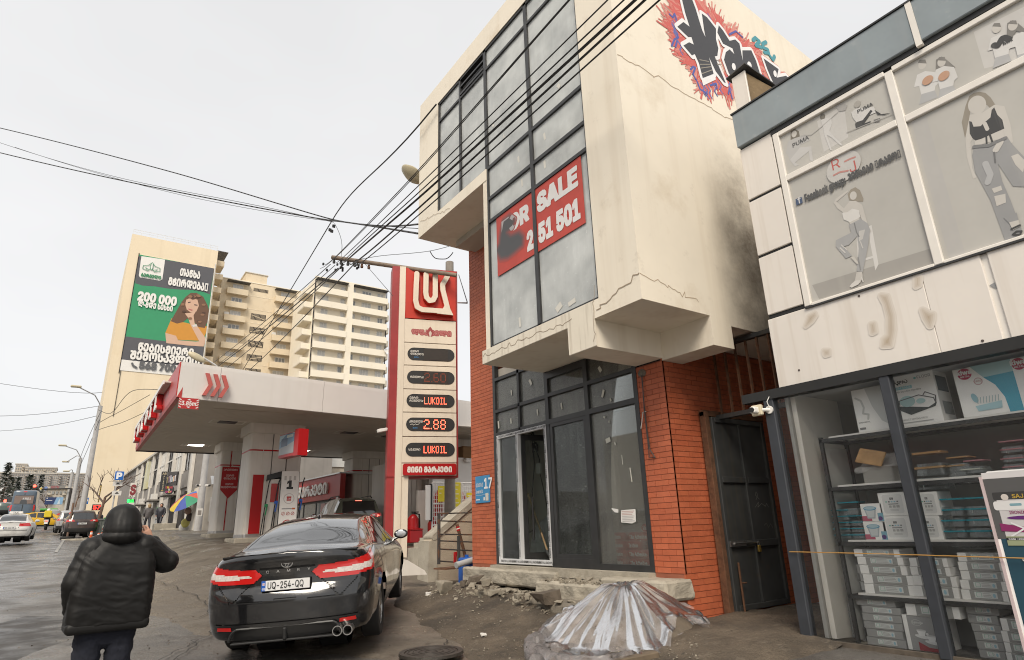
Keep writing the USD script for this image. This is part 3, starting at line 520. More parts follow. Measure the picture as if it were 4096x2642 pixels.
# film 3 upper left: three small figures; film 4 upper right: couples in white shirts
f3 = [(sbox(-3.27, 5.125, -2.05, 5.66), FILM), (pg(A1, [(735, 770), (950, 640), (985, 900), (790, 1015)]), G(.53, .03)),
      (pg(A1, [(525, 850), (555, 830), (590, 850), (600, 900), (545, 950), (525, 940)]), G(.16, .12)), (pe(A1, 553, 872, .032, .042), SK), (pg(A1, [(505, 930), (560, 905), (640, 880), (685, 920), (600, 960), (620, 1040), (520, 1080), (490, 1020)]), G(.45, .02)), (pg(A1, [(520, 1080), (600, 980), (690, 970), (705, 1090), (680, 1085), (670, 1010), (560, 1100), (590, 1120), (560, 1130)]), G(.51, .02)), (TX('PUMA', .05, *PP(*A1, [(543, 982)], x=XS)[0], bold=2), G(.09)),
      (pe(A1, 780, 735, .028, .04), G(.16, .1)), (pg(A1, [(765, 760), (850, 735), (855, 790), (835, 850), (880, 900), (945, 965), (925, 965), (850, 900), (815, 880), (855, 1000), (840, 1000), (795, 880), (785, 820)]), G(.58, .02)), (pl_(A1, [(610, 885), (690, 880), (790, 800), (900, 700)], .012), G(.42, .03)), (pg(A1, [(885, 650), (940, 628), (978, 645), (965, 685), (910, 695)]), G(.36, .03)),
      (pe(A1, 1058, 635, .035, .04), G(.35, .06)), (pg(A1, [(1010, 700), (1050, 670), (1190, 655), (1210, 700), (1140, 730), (1110, 760), (1050, 780), (1020, 740)]), G(.58, .02)), (pg(A1, [(1040, 790), (1100, 765), (1165, 680), (1180, 690), (1110, 790), (1165, 770), (1165, 785), (1080, 815), (1050, 830)]), BK), (pg(A1, [(1195, 680), (1250, 715), (1330, 705), (1270, 722), (1220, 720)]), BK), (pg(A1, [(1190, 760), (1240, 745), (1238, 775), (1190, 780)]), DK), (pl_(A1, [(975, 860), (1330, 720)], .008), G(.38, .03)), (TX('PUMA', .04, *PP(*A1, [(1062, 710)], x=XS)[0], bold=2), G(.09))]
shop.decal('window_film', f3, FS(), 'vinyl', label='grey window film with three small figures in sportswear')
f4 = [(sbox(-1.97, 5.115, -.18, 5.66), FILM), (pg(A1, [(1985, 60), (2420, -160), (2500, 250), (2070, 350)]), G(.54, .03))]
for hx, hy, sx, sy, hair in ((1575, 320, 1610, 470, 0), (1730, 300, 1760, 430, 1), (2170, 30, 2200, 180, 0), (2300, 10, 2380, 160, 1)):
    if hair: f4.append((pg(A1, [(hx-45, hy-20), (hx, hy-45), (hx+40, hy-20), (hx+110, hy+40), (hx+90, hy+60), (hx+30, hy+40), (hx-30, hy+130), (hx-50, hy+130)]), G(.2, .05)))
    f4 += [(pe(A1, hx, hy, .035, .048), SK), (pg(A1, [(hx-35, hy-15), (hx-20, hy-40), (hx+25, hy-42), (hx+35, hy-10)]), G(.2, .05)), (pg(A1, [(sx-75, sy-70), (sx-10, sy-100), (sx+70, sy-90), (sx+100, sy-10), (sx+70, sy+20), (sx+60, sy+80), (sx-40, sy+100), (sx-60, sy+20), (sx-100, sy+30)]), G(.62, .02)), (pg(A1, [(sx-40, sy+85), (sx+65, sy+55), (sx+90, sy+110), (sx-60, sy+170)]), G(.42))]
for x, y in ((1620, 445), (1750, 410)): f4 += [(pe(A1, x, y, .05, .045, 20), (.5, .3, .2))]
f4 += [(pl_(A1, [(2150, 165), (2180, 170), (2215, 110), (2235, 105), (2270, 120)], .05), BK), (TX('MR', .035, *PP(*A1, [(2225, 168)], x=XS)[0], bold=2), BK)]
shop.decal('window_film', f4, FS(), 'vinyl', label='grey window film with couples in white printed shirts')
for b in ((2.05, 3.5, 3.27, 5.06), (2.05, 5.1, 3.27, 5.7), (.18, 3.5, 1.97, 5.06), (.18, 5.1, 1.97, 5.7), (-1.72, 3.5, .1, 5.06), (-1.72, 5.1, .1, 5.7)): shop.add('pane', B(XS+.004, b[0], b[1], XS+.01, b[2], b[3]), 'panel_blue')
# rust stains and screw holes on the white band: worn marks with a shape of their own
st = []
for pts in ([(655, 865), (680, 790), (725, 768), (730, 785), (700, 830)], [(1255, 625), (1300, 630), (1345, 780), (1352, 900), (1330, 1020), (1270, 1025), (1275, 975), (1315, 940), (1318, 800), (1290, 690)], [(1585, 740), (1640, 770), (1665, 775), (1660, 820), (1645, 865), (1610, 810)], [(1535, 480), (1560, 480), (1555, 540), (1535, 550)], [(1175, 855), (1195, 850), (1205, 910), (1185, 920)], [(800, 1065), (835, 1065), (835, 1090), (810, 1095)]):
    q = pg(A2, pts); st += [(q.buffer(b_*1.2), tuple(np.array((.72, .67, .61))*(1-m_)+np.array((.45, .37, .28))*m_)) for b_, m_ in ((.03, .18), (.018, .38), (.006, .6), (-.006, .8), (-.018, 1))]
for x, y in ((1078, 628), (1652, 792), (2063, 985), (600, 1218), (820, 1080), (1228, 1196)): st.append((pe(A2, x, y, .012), (.08, .06, .05)))
for k in range(0, 30, 5): shop.decal('stain', st[k:k+5], FS(.022), 'print')
for g_ in st[30:]: shop.decal('screw_hole', [g_], FS(.022), 'print')
for x, y in ((1468, 735), (1488, 720), (1512, 708), (1745, 600), (1965, 492), (2135, 410), (2340, 307), (540, 1190), (573, 1175), (1252, 842), (1302, 825)): pass
# ground-floor display front
for b in ((3.9, .08, 4.02, 2.6), (2.655, .1, 2.75, 2.58), (1.3, .1, 1.4, 2.58), (-.1, .1, 0, 2.58)): shop.add('shopfront_post', CB(XS-.05, b[0], b[1], XS+.06, b[2], b[3], .008), PM('post_blue', (.036, .04, .048), .5, var=.2, vs=4, fine=.1, dirt=((.08, .06, .045), .5, 3, .62, .72)) if b[0] == 3.9 else 'post_blue')
shop.add('shopfront_header', B(XS-.06, -2.6, 2.575, XS+.08, 4.28, 2.68), 'band_black')
shop.add('shopfront_rail', B(XS-.03, -2.6, .085, XS+.05, 3.9, .13), PM('rail_rust', (.1, .08, .06), .8, var=.5, vs=9))
for a, b in ((2.75, 3.9), (1.4, 2.655), (0, 1.3), (-2.5, -.1)): shop.add('pane', B(XS+.0, a, .12, XS+.006, b, 2.58), 'pane_shop')
# tiled doorstep in front
tl = T('tiled_step', 'white marbled tile doorstep in front of the shop window', 'step', (6.1, 2.9, gz(6, 3)))
for a, b in ((3.36, 4.02), (2.7, 3.352), (2.04, 2.692), (1.38, 2.032)): tl.add('tile', CB(5.93, a, .03, 6.3, b, .05, .004), 'marble')
tl.add('riser', B(5.94, 1.38, -.16, 6.3, 4.01, .03), 'white'); tl.add('edge_trim', B(5.925, 1.38, .028, 5.93, 4.02, .053), 'metal')
# ---- goods: box(px rectangle on the front plane)
XF = 6.62
def rect(x0, y0, x1, y1, x=XF, o=(2900, 1870), s=1.995):
    a = at(o[0]+x0/s, o[1]+(y0+y1)/2/s, x=x); b = at(o[0]+x1/s, o[1]+(y0+y1)/2/s, x=x); t = at(o[0]+(x0+x1)/2/s, o[1]+y0/s, x=x); u = at(o[0]+(x0+x1)/2/s, o[1]+y1/s, x=x)
    return a[1], b[1], u[2], t[2]           # y left, y right, z bottom, z top
sh = T('display_shelf', 'black framed display shelf unit with white boards inside the shop window', 'shelf', (7.0, 2.2, .09))
ZS = [.09, float(at(3500, 2375, x=XF)[2]), float(at(3500, 2160, x=XF)[2]), float(at(3500, 1932, x=XF)[2]), float(at(3420, 1735, x=XF)[2])]
for z in ZS[1:]: sh.add('shelf_board', B(XF-.03, .2, z-.018, XF+.5, 3.5, z), 'white')
for z in ZS[1:]: sh.add('shelf_rail', J(B(XF-.05, .2, z-.055, XF-.02, 3.6, z-.019), B(XF+.47, .2, z-.055, XF+.5, 3.6, z-.019), B(XF-.05, 3.57, z-.055, XF+.5, 3.6, z-.019)), 'frame_dark')
for x in (XF-.05, XF+.47): sh.add('upright', B(x, 3.57, .09, x+.035, 3.605, ZS[4]), 'frame_dark')
for x in (XF-.05, XF+.47): sh.add('upright', B(x, .2, .09, x+.035, .235, ZS[4]), 'frame_dark')
sh.add('backing_panel', B(XF+.52, .2, .09, XF+.53, 3.5, ZS[3]), PM('panel_grey', (.3, .3, .29), .6, var=.1))
sh.add('side_panel', B(XF-.01, 3.59, .12, XF+.47, 3.6, ZS[4]-.1), PM('panel_grey2', (.5, .5, .48), .6, var=.1))
PM('card_white', (.84, .83, .81), .6, var=.04, vs=5); PM('card_grey', (.32, .32, .315), .6, var=.05, vs=5)
def carton(r, zb, i, label, grey=False, group=None, x=XF, dep=.3, lab=1):
    y0, y1, z0, z1 = r; h = z1-z0; t = T('carton', label, 'box', (x+dep/2, (y0+y1)/2, zb), group=group)
    yy = NR.uniform(-.008, .008); w = y0-y1
    t.add('box', CB(x, y1+yy, zb, x+dep, y0+yy, zb+h-.003, .003), 'card_grey' if grey else 'card_white')
    F = FR((x-.0015, 0, 0), (0, -1, 0), (0, 0, 1)); u0, u1 = -y0-yy, -y1-yy
    L = []
    if not grey: L.append((sbox(u0+w*.2, zb+.002, u1-w*.12, zb+h-.004), (.3, .3, .29)))
    if lab:
        a, b = u0+w*.3, u1-w*.22; L.append((sbox(a, zb+h*.22, b, zb+h*.8), (.62, .64, .63))); L.append((RR(a+.012, zb+h*.3, a+.012+h*.5, zb+h*.76, .004), (.25, .45, .36)) if (b-a) > h else (sbox(a, zb+h*.3, a+.01, zb+h*.5), (.3, .4, .4)))
        L.append((RR(a+.016, zb+h*.34, a+.008+h*.5, zb+h*.72, .004), (.62, .64, .63)) if (b-a) > h else (sbox(a, zb+h*.3, a+.01, zb+h*.4), (.3, .4, .4)))
        for q in range(3): L.append((sbox(a+h*.75, zb+h*(.34+.15*q), b-h*.5-.03*q*(b-a), zb+h*(.40+.15*q)), (.38, .38, .38)))
        L.append((EL(b-h*.26, zb+h*.5, h*.13, h*.2), (.3, .5, .6)))
    if L: t.decal('printed_label', L, F)
    return t
ordn = ['bottom', 'second lowest', 'third lowest', 'fourth lowest', 'fifth lowest', 'top']
def stack(rects, where, zb, grey=False, x=XF, dep=.3, lab=1):
    z = zb
    for i, r in enumerate(rects[::-1]):
        q = rect(*r, x=x); n = ordn[-1] if i == len(rects)-1 else ordn[i]
        carton((q[0], q[1], z, z+(q[3]-q[2])), z, i, '%s %s carton, %s of the stack %s' % (('slim' if not grey else 'plain', 'grey' if grey else 'white', n, where)), grey, None, x, dep, lab); z += q[3]-q[2]
stack([(1028, 648, 1390, 712), (1060, 718, 1425, 785), (1078, 787, 1450, 860), (1098, 858, 1495, 935), (1112, 930, 1508, 1010)], 'left of the post, third shelf', ZS[1])
stack([(908, 738, 1065, 805), (940, 808, 1085, 875), (908, 880, 1105, 950)], 'at the left end, third shelf', ZS[1], x=XF+.2)
stack([(1465, 712, 1765, 782), (1482, 785, 1800, 855), (1508, 858, 1850, 940), (1515, 938, 1868, 1028)], 'behind the post, third shelf', ZS[1])
stack([(1840, 648, 2215, 722), (1858, 728, 2230, 802), (1872, 808, 2245, 882), (1882, 888, 2255, 965), (1892, 968, 2262, 1050)], 'beside the ironing board, third shelf', ZS[1])
stack([(1050, 1078, 1360, 1142), (1105, 1145, 1410, 1205), (1108, 1200, 1415, 1262), (1112, 1258, 1415, 1320), (1135, 1320, 1420, 1385), (1135, 1385, 1440, 1450)], 'on the floor left of the cup box', ZS[0], grey=True)
stack([(975, 1098, 1100, 1158), (975, 1158, 1100, 1212), (988, 1212, 1105, 1270), (990, 1270, 1110, 1328), (1015, 1330, 1120, 1385)], 'on the floor against the left end panel', ZS[0], grey=True, x=XF+.12, lab=0)
stack([(1925, 1115, 2185, 1190), (1945, 1190, 2185, 1262), (1980, 1265, 2210, 1330), (1995, 1330, 2215, 1400), (2015, 1405, 2230, 1475), (2030, 1478, 2235, 1545)], 'on the floor right of the second post', ZS[0], grey=True, x=XF+.05)
stack([(2195, 1185, 2480, 1285), (2215, 1290, 2480, 1380), (2238, 1385, 2480, 1465), (2245, 1465, 2480, 1545)], 'on the floor beside the ironing board', ZS[0])
q = rect(1455, 1265, 1745, 1545); zt = ZS[0]+q[3]-q[2]
t = T('cup_set_box', 'upright grey box with a picture of two white cups on saucers', 'box', (XF+.15, (q[0]+q[1])/2, ZS[0]))
t.add('box', CB(XF, q[1], ZS[0], XF+.34, q[0], zt, .004), 'card_white'); F = FR((XF-.0015, 0, 0), (0, -1, 0), (0, 0, 1)); u0, w, h = -q[0], q[0]-q[1], zt-ZS[0]; z = ZS[0]
t.decal('printed_front', [(sbox(u0+w*.13, z+.003, u0+w, zt-.002), (.3, .3, .3)), (sg.Polygon([(u0+w*.33, z+.003), (u0+w, z+.003), (u0+w, z+h*.1), (u0+w*.6, z+h*.12), (u0+w*.33, z+h*.26)]), (.3, .03, .04)), (EL(u0+w*.38, z+h*.8, w*.14, h*.085), (.55, .55, .55)), (EL(u0+w*.38, z+h*.8, w*.13, h*.075), (.3, .3, .3)), (TX('Lemoge', h*.06, u0+w*.27, z+h*.775), (.7, .7, .7)), (RR(u0+w*.84, z+h*.72, u0+w*.99, z+h*.8, .003), (.4, .03, .04))]+
    [x for cx, cy in ((.47, .5), (.72, .36)) for x in ((EL(u0+w*cx, z+h*(cy-.09), w*.2, h*.05, -8), (.7, .7, .7)), (sg.Polygon([(u0+w*(cx-.13), z+h*(cy+.09)), (u0+w*(cx+.13), z+h*(cy+.09)), (u0+w*(cx+.07), z+h*(cy-.07)), (u0+w*(cx-.07), z+h*(cy-.07))]), (.78, .78, .78)), (EL(u0+w*cx, z+h*(cy+.09), w*.13, h*.025), (.55, .55, .55)), (EL(u0+w*(cx+.15), z+h*cy, w*.035, h*.035), (.72, .72, .72)))], F)
q2 = rect(1465, 1190, 1890, 1290); carton((q2[0], q2[1], zt, zt+q2[3]-q2[2]), zt, 0, 'white and grey carton lying on top of the cup set box', x=XF-.01)
q3 = rect(1540, 1085, 1860, 1165, x=XF+.3); carton((q3[0], q3[1], zt+.12, zt+.25), zt+.14, 0, 'plain grey carton at the back, behind the box over the cups', True, x=XF+.3, dep=.2)
t.add('box_lining', B(XF+.31, q[1]+.02, zt, XF+.5, q[0]-.25, zt+.14), 'card_grey')
# row 2: glass food boxes, cup boxes, white boxes
PANE('box_glass', .12, (.5, .52, .52), tint=(.78, .84, .84), streak=0, spots=0)
TEAL = (.012, .25, .32)
def foodbox(y0, y1, z, h, x, label, lid=TEAL, dep=.2, base='box_glass', group=None, low=.0):
    t = T('food_container', label, 'container', (x+dep/2, (y0+y1)/2, z), group=group); w = y0-y1
    F = FR((x+dep/2, (y0+y1)/2, z), (0, -1, 0), (1, 0, 0))
    def rr(w_, d_, r): return np.array(RR(-w_/2, -d_/2, w_/2, d_/2, r).exterior.coords)[:-1]
    a, b = rr(w*.86, dep*.86, .025), rr(w*.98, dep*.98, .03); n = len(a); v = np.vstack([np.c_[a, np.zeros(n)], np.c_[b, np.full(n, h*.86)]])*[1, 1, -1]
    f = [(i, (i+1) % n, n+(i+1) % n, n+i) for i in range(n)]
    m = (v, np.array(f)); bot = (np.c_[a, np.zeros(n)], np.array([(0, i, i+1) for i in range(1, n-1)]))
    t.add('bowl', tf(J(m, bot), F), base)
    t.add('lid', tf(EX(RR(-w/2, -dep/2, w/2, dep/2, .03), -h*.15), FR((x+dep/2, (y0+y1)/2, z+h*.85), (0, -1, 0), (1, 0, 0))), 'colgloss', col=np.array(lid)); return t
def yy(px, z, x): # y at pixel column px on plane x, height z
    lo = at(px, 2300, x=x); hi = at(px, 1600, x=x); k = (z-lo[2])/(hi[2]-lo[2]); return lo[1]+(hi[1]-lo[1])*k
hb = .062
for i in range(5):
    for j, (a, b) in enumerate(((3330, 3402), (3398, 3460))):
        z = ZS[2]+hb*i
        if i == 4 and j == 1: continue
        foodbox(yy(a-3*i, z, XF), yy(b-3*i, z, XF), z, hb-.002, XF+.02, 'flat turquoise lidded food box, %s in the %s column by the cup boxes' % (ordn[min(i, 4)], ('left', 'right')[j]))
z = ZS[2]+hb*5; foodbox(yy(3342, z, XF), yy(3424, z, XF), z, .075, XF+.03, 'glass food box with pointed turquoise lid crowning the left stack')
hc = .094
for i in range(4):
    for j, (a, b) in enumerate(((3768, 3868), (3868, 3968))):
        z = ZS[2]+hc*i; foodbox(yy(a-6*i, z, XF), yy(b-6*i, z, XF), z, hc-.004, XF+.02, 'tall turquoise lidded food box, %s in the %s column near the ironing board' % (ordn[i] if i < 3 else 'top', ('left', 'right')[j]))
def picbox(r, zb, name, label, layers, x=XF, dep=.3, side=None, h=None):
    y0, y1, z0, z1 = r; h = h or z1-z0; t = T(name, label, 'box', (x+dep/2, (y0+y1)/2, zb)); t.add('box', CB(x, y1, zb, x+dep, y0, zb+h-.002, .003), 'card_white')
    if layers: t.decal('printed_front', layers(-y0, zb, y0-y1, h), FR((x-.0015, 0, 0), (0, -1, 0), (0, 0, 1)))
    if side: t.decal('printed_side', side(x, zb, dep, h), FR((0, y1-.0015, 0), (1, 0, 0), (0, 0, 1)))
    return h
def cups(u, z, w, h): return [(sbox(u, z+h*.02, u+w*.45, z+h*.3), (.45, .1, .16)), (sbox(u+w*.75, z, u+w, z+h*.45), (.2, .4, .5)), (EL(u+w*.85, z+h*.15, w*.1, h*.12), (.1, .05, .2)), (sg.Polygon([(u+w*.16, z+h*.7), (u+w*.72, z+h*.7), (u+w*.62, z+h*.15), (u+w*.26, z+h*.15)]), (.42, .47, .5)), (sg.Polygon([(u+w*.24, z+h*.62), (u+w*.64, z+h*.62), (u+w*.58, z+h*.22), (u+w*.3, z+h*.22)]), (.6, .63, .64)), (EL(u+w*.44, z+h*.72, w*.3, h*.12), (.05, .28, .45)), (EL(u+w*.44, z+h*.73, w*.26, h*.09), (.4, .55, .62))]
def pgb(u, z, w, h): return [(RR(u+w*.14, z+h*.1, u+w*.84, z+h*.9, .02), (.7, .7, .69)), (sbox(u+w*.4, z+h*.68, u+w*.53, z+h*.77), (.05, .05, .05)), (TX('PG', h*.06, u+w*.42, z+h*.695), (.7, .7, .7)), (sbox(u+w*.33, z+h*.48, u+w*.68, z+h*.51), (.1, .1, .1))]+[(RR(u+w*(.34+.13*k), z+h*.34, u+w*(.43+.14*k), z+h*.44, .004), (.4, .4, .39)) for k in range(3)]+[(sbox(u+w*.36, z+h*(.2+.05*k), u+w*.66, z+h*(.22+.05*k)), (.5, .5, .5)) for k in range(2)]+[(sbox(u+w*(.24+.1*k), z+h*.57, u+w*(.3+.1*k), z+h*.62), c) for k, c in enumerate(((.2, .5, .4), (.1, .1, .1), (.3, .5, .6), (.3, .5, .6), (.2, .2, .2)))]
for nm, rs, fn, lb in (('cup_box', ((1113, 437, 1290, 585), (1088, 293, 1260, 437)), cups, 'small box printed with a blue lidded glass bowl, %s one'), ('white_carton', ((1265, 398, 1490, 590), (1232, 205, 1460, 395)), pgb, 'square white carton with small black print, %s of the pair left of the post'), ('white_carton', ((1545, 398, 1730, 590), (1535, 198, 1710, 390)), pgb, 'square white carton with small black print, %s of the pair right of the post')):
    z = ZS[2]
    for k, r in enumerate(rs): z += picbox(rect(*r), z, nm, lb % ('lower', 'upper')[k], fn)
# row 1 and top row
def rct(x0, y0, x1, y1, x=XF): return rect(x0, y0, x1, y1, x, (3000, 1350), 2.179)
r = rct(975, 1110, 1250, 1285); zb = ZS[3]
t = T('storage_tub', 'clear plastic storage tub wrapped in film on the second shelf', 'tub', (XF+.15, (r[0]+r[1])/2, zb))
PM('clear_plastic', (.62, .6, .56), .25, var=.1, alpha=.45)
t.add('tub', EX(RR(r[1], XF, r[0], XF+.3, .03), .16, FR((0, 0, zb), (0, 1, 0), (1, 0, 0)) if False else np.array([[0, 1, 0, 0], [1, 0, 0, 0], [0, 0, 1, zb], [0, 0, 0, 1.0]])), 'clear_plastic')
rw = rough(tf(B(-.2, -.14, 0, .2, .14, .01), FR((XF+.12, (r[0]+r[1])/2, zb+.2), (0, -1, .1), (.9, 0, .45))), .05, 8, 3, .04); t.add('film_wrap', rw, PM('film', (.75, .74, .72), .2, var=.1, alpha=.3))
c = at(3000+1050/2.179, 1350+1045/2.179, x=XF); solo('cutting_board', 'light wooden cutting board tilted on the plastic storage tub', 'board', tf(CB(-.13, -.085, -.01, .13, .085, .01, .008), FR(c, (0, -1, -.28), (.45, .2, .85))), PM('wood_light', (.42, .25, .11), .6, var=.25, vs=7))
WOOD = (.4, .24, .11)
for k, (x0, y0, x1, y1, lid, what) in enumerate(((1395, 975, 1660, 1100, WOOD, 'long glass box with bamboo lid, upper of the two by the post'), (1400, 1105, 1690, 1225, WOOD, 'long glass box with bamboo lid, lower of the two by the post'), (1690, 1025, 1900, 1100, WOOD, 'short glass box with bamboo lid, above the price tag'), (1695, 1100, 1870, 1165, WOOD, 'short glass box with bamboo lid bearing a white tag'), (1810, 1130, 2010, 1205, (.5, .52, .46), 'oval glass box with cream lid at the shelf edge'), (1840, 1055, 2030, 1125, (.42, .2, .22), 'oval clear box with pink rim standing alone'), (2145, 885, 2370, 950, (.42, .2, .22), 'oval clear box with pink rim, top of its tower'), (2158, 955, 2380, 1025, (.42, .2, .22), 'oval clear box with pink rim, second from the top of its tower'), (2165, 1035, 2385, 1105, (.42, .2, .22), 'oval clear box with pink rim, third from the top of its tower'), (2180, 1108, 2388, 1180, (.42, .2, .22), 'oval clear box with pink rim, bottom of its tower'))):
    r = rct(x0, y0, x1, y1); zz = r[2]
    foodbox(r[0], r[1], zz, r[3]-r[2]-.003, XF+.02, what, lid)
def dish(u, z, w, h): return [(TX('ليمون', h*.07, u+w*.07, z+h*.86, 2), (.06, .06, .06)), (EL(u+w*.6, z+h*.9, w*.03, h*.022), (.2, .5, .5)), (TX('FLOOR', h*.055, u+w*.65, z+h*.88), (.2, .2, .2)), (sbox(u+w*.05, z+h*.72, u+w*.5, z+h*.78), (.25, .55, .6)), (TX('DISH RACK', h*.045, u+w*.07, z+h*.733), (.7, .75, .75)), (TX('with wooden Handles', h*.035, u+w*.1, z+h*.66), (.2, .2, .2)), (sg.Polygon([(u+w*.1, z+h*.4), (u+w*.75, z+h*.3), (u+w*.95, z+h*.38), (u+w*.9, z+h*.3), (u+w*.35, z+h*.2), (u+w*.15, z+h*.3)]), (.06, .07, .07)), (EL(u+w*.33, z+h*.47, w*.17, h*.11), (.42, .6, .6)), (EL(u+w*.62, z+h*.44, w*.1, h*.05), (.42, .6, .6)), (LN([(u+w*.15, z+h*.42), (u+w*.15, z+h*.5), (u+w*.6, z+h*.56), (u+w*.9, z+h*.46), (u+w*.92, z+h*.36)], .008), (.1, .1, .1)), (LN([(u+w*.7, z+h*.55), (u+w*.75, z+h*.6), (u+w*.95, z+h*.5), (u+w*.93, z+h*.4)], .008), (.1, .1, .1)), (TX('COMPACT DRYING RACK', h*.03, u+w*.07, z+h*.1), (.25, .25, .25)), (sbox(u+w*.07, z+h*.05, u+w*.8, z+h*.065), (.4, .4, .4))]
def kiwa(u, z, w, h):
    b = [(sg.Polygon([(u+w*.32, z+h), (u+w, z+h), (u+w, z), (u+w*.78, z), (u+w*.76, z+h*.3), (u+w*.66, z+h*.56), (u+w*.5, z+h*.74)]), (.06, .33, .46)), (sg.Polygon([(u+w*.32, z+h*.999), (u+w, z+h*.999), (u+w, z+h*.76), (u+w*.5, z+h*.74)]), (.36, .55, .58)), (EL(u+w*.2, z+h*.87, w*.125, h*.115), (.42, .025, .08)), (TX('kiwa', h*.085, u+w*.2, z+h*.86, 2, 'c', wt=700), (.8, .8, .8)), (TX('METAL', h*.035, u+w*.2, z+h*.8, 1, 'c'), (.8, .8, .8)), (EL(u+w*.4, z+h*.68, w*.075, h*.075), (.5, .3, .3)), (EL(u+w*.4, z+h*.68, w*.06, h*.06), (.72, .7, .68)), (TX('TURKEY', h*.03, u+w*.4, z+h*.67, 1, 'c'), (.4, .15, .15))]
    return b+[(EL(u+w*.27, z+h*.36, w*.05, h*.1, 15), (.28, .48, .55)), (sg.Polygon([(u+w*.25, z+h*.2), (u+w*.7, z+h*.24), (u+w*.68, z+h*.1), (u+w*.28, z+h*.09)]), (.38, .58, .64))]+[(LN([(u+w*(.3+.05*k), z+h*.24), (u+w*(.32+.05*k), z+h*.36)], .005), (.3, .42, .46)) for k in range(8)]
def kback(u, z, w, h): return [(sg.Polygon([(u+w*.42, z+h), (u+w, z+h), (u+w, z+h*.06), (u+w*.75, z+h*.2), (u+w*.55, z+h*.55)]), (.56, .57, .56)), (LN([(u+w*.1, z+h*.8), (u+w*.25, z+h*.72), (u+w*.3, z+h*.55), (u+w*.24, z+h*.42), (u+w*.4, z+h*.38), (u+w*.36, z+h*.28)], .02), (.55, .55, .53)), (TX('KIWA METAL', h*.03, u+w*.06, z+h*.2, 1), (.1, .1, .1)), (sbox(u+w*.06, z+h*.05, u+w*.24, z+h*.1), (.2, .2, .2))]
picbox(rct(900, 435, 1200, 820, XF-.05), ZS[4], 'rack_box', 'white box seen from its back, left of the window post on the top shelf', kback, x=XF-.03, dep=.2)
picbox(rct(1230, 310, 1640, 765, XF-.05), ZS[4], 'rack_box', 'cream dish rack box with black rack picture on the top shelf', dish, x=XF-.03, dep=.3, side=lambda x, z, d, h: [(sbox(x+d*.1, z+h*.6, x+d*.9, z+h*.9), (.12, .15, .18)), (sbox(x+d*.2, z+h*.15, x+d*.9, z+h*.4), (.3, .32, .32))])
picbox(rct(1790, 215, 2330, 665, XF-.05), ZS[4], 'rack_box', 'blue and white dish rack box with a complete round red badge', kiwa, x=XF-.03, dep=.2)
picbox(rct(2270, 120, 2800, 600, XF-.05), ZS[4], 'rack_box', 'blue and white dish rack box cut off by the picture edge', kiwa, x=XF-.03, dep=.2)
# ironing board wrapped in film, outside the glass
yb = [at(3925, 1900, x=6.2)[1], at(4020, 2300, x=6.2)[1]]; y0 = yb[0]
ib = T('ironing_board', 'film wrapped ironing board with leaf print standing outside the window', 'ironing board', (6.15, y0-.19, gz(6.1, 2)), own=False)
zt = float(at(4000, 1888, x=6.2)[2]); zb = gz(6.1, 2)
shp = sg.Polygon([(0, zb), (.38, zb), (.38, zt-.05), (.33, zt), (.05, zt), (0, zt-.05)]).buffer(.01)
FI = FR((6.2, y0, 0), (0, -1, 0), (0, 0, 1))
ib.add('board', EX(shp, -.04, FI), 'card_white')
L = [(sbox(.02, zb+.01, .36, zt-.5), (.025, .07, .1)), (sbox(.0, zt-.52, .38, zt-.02), (.1, .1, .1)), (sbox(.0, zt-.05, .38, zt), (.62, .6, .6)), (sbox(.06, zt-.52, .38, zt-.16), (.55, .53, .53)), (RR(.04, zt-.22, .37, zt-.16, .01), (.05, .05, .05)), (TX('SAJ', .03, .17, zt-.21, 1), (.5, .33, .05)), (EL(.12, zt-.2, .025, .025), (.6, .55, .5)), (RR(.03, zt-.3, .38, zt-.23, .02), (.68, .67, .66)), (RR(.14, zt-.27, .22, zt-.25, .008), (.2, .35, .4)), (TX('IRONING BOARD', .022, .125, zt-.33, 1, fit=.24), (.25, .03, .12)), (EL(.23, zt-.36, .13, .014), (.12, .03, .16)), (sg.Polygon([(.04, zt-.4), (.2, zt-.43), (.38, zt-.37), (.38, zt-.44), (.2, zt-.47), (.04, zt-.46)]), (.24, .03, .12)), (LN([(.1, zt-.5), (.3, zt-.38)], .012), (.7, .7, .7)), (LN([(.3, zt-.5), (.12, zt-.4)], .012), (.7, .7, .7)), (sbox(.06, zt-.57, .38, zt-.5), (.3, .33, .2)), (sbox(.06, zt-.53, .2, zt-.51), (.03, .03, .03)), (TX('Code : 4060', .014, .075, zt-.527, 1), (.7, .7, .7))]
r_ = np.random.RandomState(3)
for k in range(16):
    u, v, a = r_.uniform(.04, .34), r_.uniform(zb+.05, zt-.6), r_.uniform(0, 180); cc = [(.5, .5, .5), (.62, .6, .58), (.1, .2, .26), (.45, .3, .32)][k % 4]
    L.append((EL(u, v, .07, .024, a), cc)); L.append((affinity.rotate(LN([(u-.07, v), (u+.07, v)], .004), a, origin=(u, v)), (.05, .08, .1)))
ib.decal('printed_cover', L, FR((6.199, y0, 0), (0, -1, 0), (0, 0, 1)), 'print_gloss')
ib.add('floral_edge', J(B(6.185, y0-.0, zb, 6.25, y0+.02, zt-.03)), 'col', col=np.array((.55, .45, .45)))
# rope across the window
p = np.array([at(3158, 2208, x=6.28), at(3500, 2216, x=6.26), at(4000, 2231, x=6.16), at(4150, 2236, x=6.16)]); t_ = np.linspace(0, 1, 40)
rp = np.stack([np.interp(t_, [0, .35, .85, 1], p[:, k]) for k in range(3)], 1); solo('rope', 'thin orange rope tied across the shop window', 'rope', TU(rp, .005, 6), 'col', col=np.array((.42, .22, .05)))
